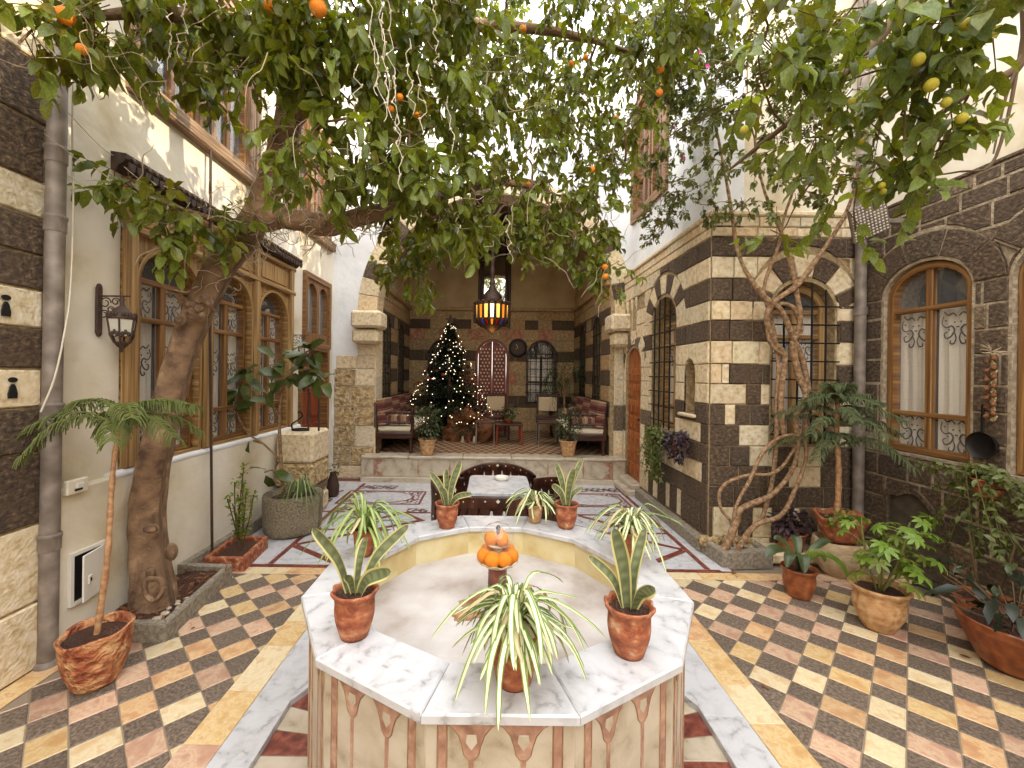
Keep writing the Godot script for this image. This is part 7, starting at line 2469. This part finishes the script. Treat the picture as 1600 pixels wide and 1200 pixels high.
	for k in 9:
		var tip := Vector3(R(-0.11, 0.11), R(0.35, 0.68), R(-0.07, 0.07))
		if k == 0: tip = Vector3(0.02, 0.74, 0)
		var sp3 := spline([Vector3(0, 0, 0), tip * 0.5 + rv() * 0.02, tip], 5)
		stt.tube(sp3, PackedFloat32Array([0.005]), 5)
		for j in range(3, sp3.size()):
			for h in 5:
				list.append([sp3[j] + rv() * 0.015, (rv() + Vector3(0, 0.5, 0)).normalized(), (Vector3.UP + rv() * 0.4).normalized(), R(0.035, 0.055), R(0.018, 0.026), 0.2, Color.WHITE * R(0.7, 1.3)])
	part(vs, "stems", stt, M.twig)
	for lq in list.slice(0, 280):
		var mb := MB.new()
		var yel := R(0, 1) < 0.35
		mb.leaf(lq[0], lq[1], lq[2], lq[3], lq[4], lq[5])
		part(vs, "leaf", mb, M.bright_leaf if yel else M.citrus_leaf)

	# stone trough with rubber plant
	var tr := thing("stone_trough", "round rough grey stone trough before the pale stone pier", "planter", V(-2.05, 0, 4.38))
	var tm := MB.new()
	tm.lathe(Transform3D(), [Vector2(0.001, 0), Vector2(0.24, 0.0), Vector2(0.27, 0.03), Vector2(0.283, 0.1), Vector2(0.29, 0.3), Vector2(0.288, 0.38), Vector2(0.278, 0.402), Vector2(0.25, 0.405), Vector2(0.225, 0.395), Vector2(0.215, 0.3)], 40, func(a: float, k: int) -> Vector2: return Vector2(1.0 + 0.012 * sin(a * 3 + 1) + 0.006 * sin(a * 11 + k * 2), 0.004 * sin(a * 4)))
	part(tr, "trough", tm, M.trough_stone)
	var ts := MB.new()
	ts.lathe(Transform3D(), [Vector2(0.225, 0.35), Vector2(0.1, 0.36), Vector2(0.001, 0.365)], 24)
	part(tr, "soil", ts, M.soil)
	var rp := thing("rubber_plant", "rubber plant with glossy oval leaves on thin bent stems in the stone trough", "plant", V(-2.05, 0.36, 4.38))
	var stems := [[[-0.1, 0.0, 0], [-0.13, 0.5, 0.02], [-0.15, 0.9, 0], [-0.08, 1.2, 0.03], [0.05, 1.33, 0.05], [0.2, 1.32, 0.06], [0.35, 1.2, 0.08]], [[-0.12, 0.35, 0], [-0.28, 0.55, 0.06], [-0.42, 0.68, 0.12], [-0.52, 0.95, 0.16], [-0.45, 1.2, 0.18], [-0.3, 1.32, 0.2]], [[-0.14, 0.8, 0], [-0.22, 1.0, 0.04], [-0.2, 1.25, 0.06], [-0.15, 1.45, 0.06]], [[-0.3, 0.56, 0.06], [-0.5, 0.6, 0.05], [-0.66, 0.55, 0.08]], [[-0.12, 0.22, 0.0], [-0.2, 0.28, 0.05], [-0.26, 0.26, 0.08]], [[0.02, 1.32, 0.05], [0.15, 1.5, 0.08], [0.28, 1.52, 0.08]]]
	for si in stems.size():
		var pp := []
		for v in stems[si]: pp.append(Vector3(v[0], v[1], v[2]))
		var sp4 := spline(pp, 4)
		limb(rp, "stem", sp4, radii([0.02 if si == 0 else 0.012, 0.006], sp4.size()), 7, 0.2, "vine_bark")
		var nlf: int = [20, 22, 9, 5, 5, 12][si]
		for k in nlf:
			var f := lerpf(0.55 if si in [0, 1] else 0.4, 1.0, k / float(nlf - 1))
			var p: Vector3 = sp4[int(f * (sp4.size() - 1))]
			var dd := (rv() + Vector3(0.25, -0.25, 0.55)).normalized()
			var mb := MB.new()
			mb.col = Color.WHITE * R(0.7, 1.5)
			var l := R(0.15, 0.23)
			mb.leaf(p + dd * 0.03, dd, (Vector3.UP * 0.7 + Vector3(0, 0, 0.8) + rv() * 0.4).normalized(), l, l * 0.52, R(0.1, 0.4), 0.18, 0.45)
			part(rp, "leaf", mb, M.rubber_leaf)
	# grassy plant in the same trough
	var gp := thing("spider_plant", "dark green spider plant spilling over the lip of the stone trough", "plant", V(-1.93, 0.37, 4.28))
	for k in 26:
		var a := k * 2.4
		var d := Vector3(cos(a), 0, sin(a))
		var l := R(0.14, 0.27)
		var pts := spline([Vector3.ZERO, d * l * 0.4 + Vector3(0, l * R(0.4, 1.0), 0), d * l * 0.9 + Vector3(0, l * R(-0.1, 0.5), 0), d * l * 1.05 + Vector3(0, -l * R(-0.3, 0.5), 0)], 4)
		var hw := PackedFloat32Array()
		for j in pts.size(): hw.append(0.007 * sqrt(maxf(0.0, 1.0 - pow(j / float(pts.size() - 1), 3.0))) + 0.0004)
		var mb := MB.new()
		mb.strap(pts, Vector3.UP + d * 0.3, hw, [[-1.0, Color(0.12, 0.17, 0.06)], [0.0, Color(0.2, 0.26, 0.08)], [1.0, Color(0.12, 0.17, 0.06)]], 0.4)
		part(gp, "leaf", mb, M.strap)
	# pale stone pier with iron trivet
	var ppier := thing("stone_pier", "short pale stone pier stacked from worn blocks behind the stone trough", "pier", V(-2.2, 0, 4.96))
	var y := 0.0
	for k in 5:
		var h: float = [0.24, 0.11, 0.27, 0.36, 0.02][k]
		if k == 4: break
		var st := MB.new()
		st.uo = Vector2(R(0, 5), R(0, 5))
		var inset: float = [0.0, -0.02, 0.01, 0.0][k]
		st.box(turned(Vector3(R(-0.006, 0.006), y + h * 0.5, R(-0.006, 0.006)), R(-1.5, 1.5)), Vector3(0.42 + inset, h - 0.006, 0.48 + inset), 0.03)
		part(ppier, "stone", st, M["greystone" if k == 1 else ("roughstone" if k == 2 else "limestone")])
		y += h
	var tv := thing("iron_trivet", "small black iron stand with a hooked handle on top of the pale pier", "iron stand", V(-2.2, 0.98, 4.86))
	var tb := MB.new()
	var rp2 := PackedVector3Array()
	for k in 25: rp2.append(Vector3(cos(TAU * k / 24) * 0.09, 0.012, sin(TAU * k / 24) * 0.07))
	tb.tube(rp2, PackedFloat32Array([0.012]), 6)
	part(tv, "ring", tb, M.iron)
	var th2 := MB.new()
	th2.tube(spline([Vector3(-0.09, 0.012, 0), Vector3(-0.1, 0.07, 0), Vector3(-0.03, 0.12, 0), Vector3(0.02, 0.17, 0), Vector3(-0.01, 0.22, 0), Vector3(-0.03, 0.2, 0)], 5), PackedFloat32Array([0.009]), 6)
	part(tv, "hooked_handle", th2, M.iron)
	for x in [0.1, 0.22]:
		var l := MB.new()
		l.tube(PackedVector3Array([Vector3(x, 0, 0.02), Vector3(x - 0.01, 0.5, 0.0)]), PackedFloat32Array([0.012]), 6)
		part(tv, "upright", l, M.rust_iron)
	# dark jar with a sprig
	var jr := thing("dark_jar", "dark glazed jar with a sprig in the corner behind the pale pier", "jar", V(-2.1, 0, 5.62))
	jr.scale = Vector3(0.75, 0.72, 0.75)
	var jm := MB.new()
	jm.lathe(Transform3D(), [Vector2(0.07, 0), Vector2(0.1, 0.06), Vector2(0.11, 0.2), Vector2(0.07, 0.36), Vector2(0.05, 0.42), Vector2(0.06, 0.45), Vector2(0.045, 0.44)], 20)
	part(jr, "jar", jm, M.rust_iron)
	bush(jr, Vector3(0.04, 0.52, 0), Vector3(0.1, 0.12, 0.1), 60, 0.06, 0.02, "dark_leaf")

func litter() -> void:
	var mb := MB.new()
	for k in 34:
		mb.col = Color.WHITE * R(0.6, 1.4)
		mb.leaf(V(R(-2.2, 3.0), 0.006, R(1.6, 5.6)), Vector3(R(-1, 1), R(0.0, 0.12), R(-1, 1)), Vector3.UP, R(0.02, 0.06), R(0.012, 0.028), R(-0.3, 0.3))
	tag(part(self, "fallen_leaves", mb, M.kraft_paper), "dry fallen leaves scattered over the tiled court floor", "fallen leaves", "", "stuff")

func right_things() -> void:
	# planter of the climber
	var pl := thing("vine_planter", "low grey stone planter with pebbles round the foot of the climbing vine", "planter", Vector3.ZERO)
	var ko := [Vector2(2.0, 4.0), Vector2(2.03, 3.66), Vector2(2.5, 3.70), Vector2(2.5, 4.0)]
	for k in 3:
		var a: Vector2 = ko[k]
		var b: Vector2 = ko[k + 1]
		var dv := (b - a).normalized()
		var nn := Vector2(-dv.y, dv.x)
		var mb := MB.new()
		mb.prism(flo(0.0), PackedVector2Array([a, b, b + nn * 0.07 - dv * 0.05, a + nn * 0.07 + dv * 0.05]), -0.02, 0.135, 0.01)
		part(pl, "kerb", mb, M.concrete)
	var so := MB.new()
	so.prism(flo(0.0), PackedVector2Array([Vector2(2.04, 3.98), Vector2(2.06, 3.7), Vector2(2.46, 3.73), Vector2(2.46, 3.98)]), 0.0, 0.095, 0.0)
	part(pl, "soil", so, M.soil)
	for k in 60:
		var st := MB.new()
		st.col = Color.WHITE * R(0.55, 1.0)
		st.ball(V(R(2.09, 2.44), 0.10, R(3.74, 3.96)), Vector3(R(0.012, 0.026), R(0.008, 0.014), R(0.012, 0.026)), 7, 5)
		part(pl, "pebble", st, M.pebble)
	for k in 5:
		var rk := MB.new()
		rk.col = Color.WHITE * R(0.8, 1.0)
		rk.box(turned(V(2.02 + k * 0.10, 0.12, 3.94), R(0, 90)), Vector3(0.12, 0.1, 0.1), 0.04)
		part(pl, "rough_stone", rk, M.roughstone)
	var db := thing("stone_drain_slab", "worn pale stone slab lying at the wall foot beside the climbing vine", "slab", V(2.75, 0.05, 3.86))
	var dm := MB.new()
	dm.cube(Vector3.ZERO, Vector3(0.5, 0.1, 0.26), 0.02)
	part(db, "slab", dm, M.limestone)
	# drainpipe
	var dp := thing("drainpipe", "grey drainpipe in the corner between the striped block and the basalt wall", "pipe", V(3.43, 0, 3.92))
	var pm := MB.new()
	pm.tube(PackedVector3Array([Vector3(0, 0, 0), Vector3(0, 3.6, 0), Vector3(0, 6.8, 0)]), PackedFloat32Array([0.045]), 18)
	part(dp, "pipe", pm, M.pipe)
	for y in [1.1, 2.25, 2.98]:
		var c := MB.new()
		c.lathe(at(Vector3(0, y, 0)), [Vector2(0.046, 0), Vector2(0.055, 0.005), Vector2(0.055, 0.07), Vector2(0.046, 0.075)], 18)
		part(dp, "collar", c, M.pipe)
	# floodlight
	var fl := thing("flood_lamp", "flat grey lamp panel of many small lenses on a bracket above the arched window", "lamp", V(3.5, 2.99, 3.55))
	var ar := MB.new()
	ar.cube(Vector3(-0.13, 0.0, 0), Vector3(0.26, 0.04, 0.045), 0.006)
	part(fl, "bracket", ar, M.pipe)
	var PT := Transform3D(Basis(Vector3(0, 1, 0), -0.35) * Basis(Vector3(0, 0, 1), 0.42) * Basis(Vector3(1, 0, 0), 0.55), Vector3(-0.36, 0.0, 0.03))
	var pn := MB.new()
	pn.box(PT, Vector3(0.27, 0.30, 0.03), 0.006)
	part(fl, "panel", pn, M.pipe)
	var ln := MB.new()
	ln.lathe(Transform3D(Basis(Vector3.RIGHT, PI / 2), Vector3.ZERO), [Vector2(0.008, 0), Vector2(0.007, 0.004), Vector2(0.001, 0.006)], 8)
	var lm := ln.mesh()
	for i in 10:
		for j in 11:
			part(fl, "lens", lm, M.white_paint, PT * at(Vector3(-0.115 + i * 0.0255, -0.13 + j * 0.026, 0.0155)))
	# pan, garlic string
	var pa := thing("frying_pan", "round black frying pan hung on the basalt wall below the garlic string", "pan", V(3.485, 1.20, 2.955))
	var PB := Transform3D(T_RIGHT.basis, Vector3.ZERO)
	var pd := MB.new()
	pd.lathe(PB * Transform3D(Basis(Vector3.RIGHT, PI / 2), Vector3.ZERO), [Vector2(0.001, 0.012), Vector2(0.07, 0.012), Vector2(0.092, 0.045), Vector2(0.096, 0.045), Vector2(0.076, 0.002), Vector2(0.001, 0.0)], 28)
	part(pa, "pan", pd, M.iron)
	var ph := MB.new()
	ph.box(PB * at(Vector3(0, 0.19, 0.03)), Vector3(0.02, 0.2, 0.012), 0.004)
	part(pa, "handle", ph, M.iron)
	var ga := thing("garlic_string", "braided string of dried bulbs hanging on the basalt wall between two windows", "garlic", V(3.465, 1.86, 2.90))
	for k in 22:
		var g := MB.new()
		var a := k * 2.1
		g.lathe(Transform3D(Basis(rv(), R(0, 0.9)), Vector3(-0.018 + cos(a) * 0.012, -0.03 - k * 0.021, sin(a) * 0.025)), [Vector2(0.001, -0.016), Vector2(0.012, -0.012), Vector2(0.015, 0.002), Vector2(0.008, 0.018), Vector2(0.003, 0.034)], 9)
		part(ga, "bulb", g, M["roughstone" if k % 3 == 0 else "kraft_paper"])
	var gt := MB.new()
	for k in 14: gt.leaf(Vector3(-0.02, 0.0, 0), (rv() + Vector3(0, 0.4, 0.0)).normalized(), Vector3.RIGHT, R(0.06, 0.1), 0.008, 0.4)
	part(ga, "dry_leaves", gt, M.dry_tendril)
	# hanging pots on the block
	var vines := func(label: String, pos: Vector3, wall_dir: Vector3, pr: float, m: String, leafm: String, n: int, reachv: Vector3, drop: float, lf: float) -> Node3D:
		var o := thing("hanging_pot", label, "plant", pos)
		pot(o, m, pr * 0.72, pr, pr * 1.5)
		var hk := MB.new()
		var rr := PackedVector3Array()
		for k in 21: rr.append(Vector3(cos(TAU * k / 20) * (pr + 0.004), pr * 0.9, sin(TAU * k / 20) * (pr + 0.004)))
		hk.tube(rr, PackedFloat32Array([0.004]), 5)
		hk.tube(PackedVector3Array([wall_dir * pr + Vector3(0, pr * 0.9, 0), wall_dir * (pr + 0.06) + Vector3(0, pr * 0.9, 0)]), PackedFloat32Array([0.005]), 5)
		part(o, "hook_ring", hk, M.iron)
		var list := []
		var tw := MB.new()
		for k in n:
			var a := R(0, TAU)
			var d := Vector3(cos(a), 0, sin(a))
			if d.dot(wall_dir) > 0.2: d -= wall_dir * 1.2 * d.dot(wall_dir)
			var e := d * R(0.3, 1.0) * reachv.x + Vector3(0, pr * 1.4 + R(-drop, reachv.y), 0) + reachv.z * Vector3(0, 0, R(-1, 1))
			if (e).dot(wall_dir) > pr: e -= wall_dir * (e.dot(wall_dir) - pr)
			var sp := spline([Vector3(0, pr * 1.35, 0), d * pr * 1.2 + Vector3(0, pr * 1.4 + R(0.02, 0.1), 0), e * 0.6 + d * pr * 0.5 + Vector3(0, 0.05, 0), e], 4)
			tw.tube(sp, PackedFloat32Array([0.0025]), 4)
			for j in range(2, sp.size()):
				for h in 2:
					var ld := (rv() + d * 0.5 + Vector3(0, -0.4, 0)).normalized()
					list.append([sp[j], ld, (Vector3.UP + d * 0.8 + rv() * 0.5).normalized(), lf * R(0.7, 1.2), lf * R(0.4, 0.6), R(0.1, 0.4), Color.WHITE * R(0.65, 1.3)])
		tag(part(o, "vines", tw, M.green_stem), "", "", "", "stuff")
		var mass := MB.new()
		for k in list.size():
			var q: Array = list[k]
			if k % 5 == 0 and k < 600:
				var mb := MB.new()
				mb.col = q[6]
				mb.leaf(q[0], q[1], q[2], q[3], q[4], q[5])
				part(o, "leaf", mb, M[leafm])
			else:
				mass.col = q[6]
				mass.leaf(q[0], q[1], q[2], q[3], q[4], q[5])
		tag(part(o, "foliage", mass, M[leafm]), "", "", "", "stuff")
		return o
	vines.call("red clay pot of dark purple trailing leaves hung on the striped block", V(1.975, 0.86, 4.42), Vector3(1, 0, 0), 0.085, "terracotta", "purple_leaf", 44, Vector3(0.15, 0.1, 0.05), 0.2, 0.055)
	vines.call("clay pot hidden by long green trailing vines beside the carved door", V(1.965, 0.86, 4.95), Vector3(1, 0, 0), 0.08, "terracotta", "vine_leaf", 70, Vector3(0.16, 0.08, 0.2), 0.55, 0.05)
	vines.call("red clay pot of long creepers hung on the basalt wall under the windows", V(3.39, 0.86, 2.86), Vector3(1, 0, 0), 0.085, "terracotta", "vine_leaf", 25, Vector3(0.2, 0.08, 0.4), 0.6, 0.055)

	# potted plants on the checker floor, from the vine to the front
	var a := thing("potted_coleus", "small clay pot of dark red leaves on the pale slab beside the climbing vine", "plant", V(2.74, 0.1, 3.82))
	pot(a, "terracotta", 0.09, 0.12, 0.17)
	bush(a, Vector3(0, 0.24, 0), Vector3(0.16, 0.12, 0.13), 150, 0.07, 0.035, "purple_leaf")
	var sk := MB.new()
	sk.tube(spline([Vector3(0, 0.2, 0), Vector3(0.01, 0.4, 0), Vector3(-0.02, 0.55, 0)], 4), PackedFloat32Array([0.004]), 5)
	part(a, "stem", sk, M.purple_leaf)
	for k in 14:
		var mb := MB.new()
		mb.leaf(Vector3(-0.01, 0.3 + k * 0.018, 0), rv(), Vector3.UP, 0.05, 0.02, 0.3)
		part(a, "leaf", mb, M.purple_leaf)
	var b := thing("potted_lily", "shiny brown pot with a few broad drooping green leaves on the checkered floor", "plant", V(2.36, 0, 3.20))
	pot(b, "glazed_clay", 0.08, 0.115, 0.22, 1.12)
	for q in [[-0.28, 0.06, 0.05, 0.11, "dark_leaf"], [-0.08, 0.0, 0.16, 0.1, "dark_leaf"], [0.27, -0.08, 0.14, 0.1, "bright_leaf"], [0.05, 0.16, -0.12, 0.09, "dark_leaf"], [0.3, 0.14, -0.06, 0.08, "dark_leaf"], [-0.16, 0.16, -0.05, 0.1, "dark_leaf"], [0.1, 0.06, 0.12, 0.1, "citrus_leaf"], [-0.18, 0.02, 0.12, 0.09, "dark_leaf"]]:
		var e := Vector3(q[0], 0.25 + q[1], q[2])
		var pts := spline([Vector3(0, 0.2, 0), Vector3(q[0] * 0.4, 0.34, q[2] * 0.4), Vector3(q[0] * 0.8, 0.33 + q[1] * 0.5, q[2] * 0.8), e], 5)
		var hw := PackedFloat32Array()
		for j in pts.size():
			var f := j / float(pts.size() - 1)
			hw.append(q[3] * 0.5 * sin(PI * clampf(f * 0.95 + 0.04, 0, 1)) * (0.35 + 0.75 * f) + 0.002)
		var mb := MB.new()
		mb.strap(pts, Vector3.UP + Vector3(0, 0, 0.3), hw, [[-1.0, Color.WHITE], [-0.4, Color.WHITE * 1.1], [0.0, Color.WHITE * 1.3], [0.4, Color.WHITE * 1.1], [1.0, Color.WHITE]], 0.35)
		part(b, "leaf", mb, M[q[4]])
	# Norfolk pine on an upturned pot
	var up := thing("upturned_pot", "large pale clay jar set as a stand under the potted pine by the basalt wall", "pot", V(2.98, 0, 3.58))
	var um := MB.new()
	um.lathe(Transform3D(Basis().scaled(Vector3(0.85, 0.95, 0.85)), Vector3.ZERO), [Vector2(0.13, 0), Vector2(0.15, 0.01), Vector2(0.21, 0.10), Vector2(0.235, 0.2), Vector2(0.225, 0.28), Vector2(0.215, 0.31), Vector2(0.19, 0.31), Vector2(0.17, 0.25)], 32, func(q: float, k: int) -> Vector2: return Vector2(1.0 + 0.01 * sin(q * 4), 0.006 * sin(q * 3)))
	part(up, "jar", um, M.pale_clay)
	var n2 := thing("potted_pine", "Norfolk pine with drooping fronds in a wide chipped clay bowl by the basalt wall", "plant", V(2.97, 0.27, 3.56))
	var bm := MB.new()
	bm.lathe(Transform3D(Basis().scaled(Vector3(0.82, 1, 0.82)), Vector3.ZERO), [Vector2(0.001, 0), Vector2(0.12, 0), Vector2(0.16, 0.06), Vector2(0.205, 0.17), Vector2(0.225, 0.21), Vector2(0.235, 0.235), Vector2(0.22, 0.24), Vector2(0.2, 0.2)], 40, func(q: float, k: int) -> Vector2: return Vector2(1.0 + (0.02 * sin(q * 11) if k > 3 else 0.0), (0.012 * sin(q * 7) + 0.008 * sin(q * 3)) if k > 3 else 0.0))
	part(n2, "bowl", bm, M.terracotta)
	var bs := MB.new()
	bs.lathe(Transform3D(Basis().scaled(Vector3(0.82, 1, 0.82)), Vector3.ZERO), [Vector2(0.21, 0.19), Vector2(0.1, 0.2), Vector2(0.001, 0.205)], 20)
	part(n2, "soil", bs, M.soil)
	var tiers := []
	for k in 7:
		var fr := []
		for j in 5: fr.append([j * 72 + k * 31 + R(-10, 10), [0.52, 0.1, 0.46, 0.38, 0.3, 0.2, 0.1][k] * R(0.8, 1.15), [0.08, 0.0, 0.05, 0.02, -0.01, -0.04, -0.06][k]])
		tiers.append([[0.55, 0.64, 0.72, 0.8, 0.88, 0.95, 1.0][k], fr])
	norfolk(n2, Vector3(-0.03, 0.2, 0), Vector3(-0.05, 1.28, 0.02), tiers, 0.095, "fir_like", "cane", 0.022)
	bush(n2, Vector3(-0.08, 0.24, 0.12), Vector3(0.12, 0.05, 0.08), 50, 0.06, 0.03, "citrus_leaf")
	# umbrella plant
	var c := thing("umbrella_plant", "bright umbrella plant in a smooth buff clay pot on the checkered floor", "plant", V(2.60, 0, 2.80))
	pot(c, "light_clay", 0.085, 0.155, 0.285, 1.2)
	for k in 7:
		var tip := Vector3(R(-0.2, 0.28), R(0.42, 0.7), R(-0.12, 0.16))
		var sp := spline([Vector3(tip.x * 0.15, 0.25, tip.z * 0.15), tip * 0.75, tip], 4)
		var mb := MB.new()
		mb.tube(sp, PackedFloat32Array([0.007]), 5)
		part(c, "stem", mb, M.green_stem)
		for j in 7:
			var an := j * 2.4 + k
			palmate(c, sp[sp.size() - 1 - j % 6], Vector3(cos(an), R(-0.2, 0.5), sin(an)).normalized(), R(0.075, 0.105), "bright_leaf" if k < 4 else "citrus_leaf")
	# wide bowl at the edge of the court
	var e := thing("clay_bowl_plant", "wide shallow brown clay bowl of dark leathery leaves by the basalt wall", "plant", V(3.04, 0, 2.42))
	var em := MB.new()
	em.lathe(Transform3D(Basis().scaled(Vector3(0.76, 0.85, 0.76)), Vector3.ZERO), [Vector2(0.001, 0), Vector2(0.16, 0), Vector2(0.2, 0.03), Vector2(0.27, 0.16), Vector2(0.305, 0.25), Vector2(0.318, 0.26), Vector2(0.318, 0.285), Vector2(0.33, 0.31), Vector2(0.325, 0.325), Vector2(0.3, 0.315), Vector2(0.27, 0.25)], 40)
	part(e, "bowl", em, M.glazed_clay)
	var es := MB.new()
	es.lathe(Transform3D(Basis().scaled(Vector3(0.76, 0.85, 0.76)), Vector3.ZERO), [Vector2(0.29, 0.27), Vector2(0.1, 0.275), Vector2(0.001, 0.28)], 20)
	part(e, "soil", es, M.soil)
	for k in 44:
		var an := k * 2.39996
		var d := Vector3(cos(an), R(-0.3, 0.5), sin(an)).normalized()
		var h := R(0.25, 0.46)
		var r := R(0.05, 0.38)
		var p := Vector3(cos(an) * r, h, sin(an) * r)
		var mb := MB.new()
		mb.col = Color.WHITE * R(0.6, 1.3)
		mb.leaf(p, d + rv() * 0.4, (Vector3.UP + rv() * 0.5).normalized(), R(0.12, 0.19), R(0.045, 0.075), R(0.15, 0.4))
		part(e, "leaf", mb, M.leathery_leaf)
		var st := MB.new()
		st.tube(spline([Vector3(cos(an) * 0.05, 0.27, sin(an) * 0.05), Vector3(cos(an) * r * 0.5, h * 0.8, sin(an) * r * 0.5), p], 3), PackedFloat32Array([0.004]), 4)
		part(e, "stalk", st, M.twig)
	# tall shadowy creeper plant behind the bowl
	var ty := thing("tall_shrub", "tall loose shrub rising in the shade behind the wide clay bowl", "plant", V(3.25, 0, 2.75))
	pot(ty, "glazed_clay", 0.11, 0.15, 0.24)
	for k in 3:
		var tip := Vector3(R(-0.18, 0.1), R(0.5, 0.75), R(-0.25, 0.25))
		var sp := spline([Vector3(0, 0.2, 0), tip * 0.55, tip], 5)
		var mb := MB.new()
		mb.tube(sp, PackedFloat32Array([0.006]), 5)
		part(ty, "stem", mb, M.twig)
	bush(ty, Vector3(-0.02, 0.5, 0), Vector3(0.11, 0.26, 0.2), 40, 0.075, 0.035, "dark_leaf")

func _ready() -> void:
	rng.seed = 20240611
	camera_and_light()
	materials()
	leafy("fir_like", "58623a", "7c8438", 0.7)
	ground()
	floor_tiles()
	marble_floor()
	left_wall()
	back_wall()
	right_block()
	right_wall()
	rear_court()
	iwan()
	fountain()
	orange_tree()
	lemon_tree()
	climber()
	cafe_set()
	rim_plants()
	left_things()
	right_things()
	iwan_things()
	litter()
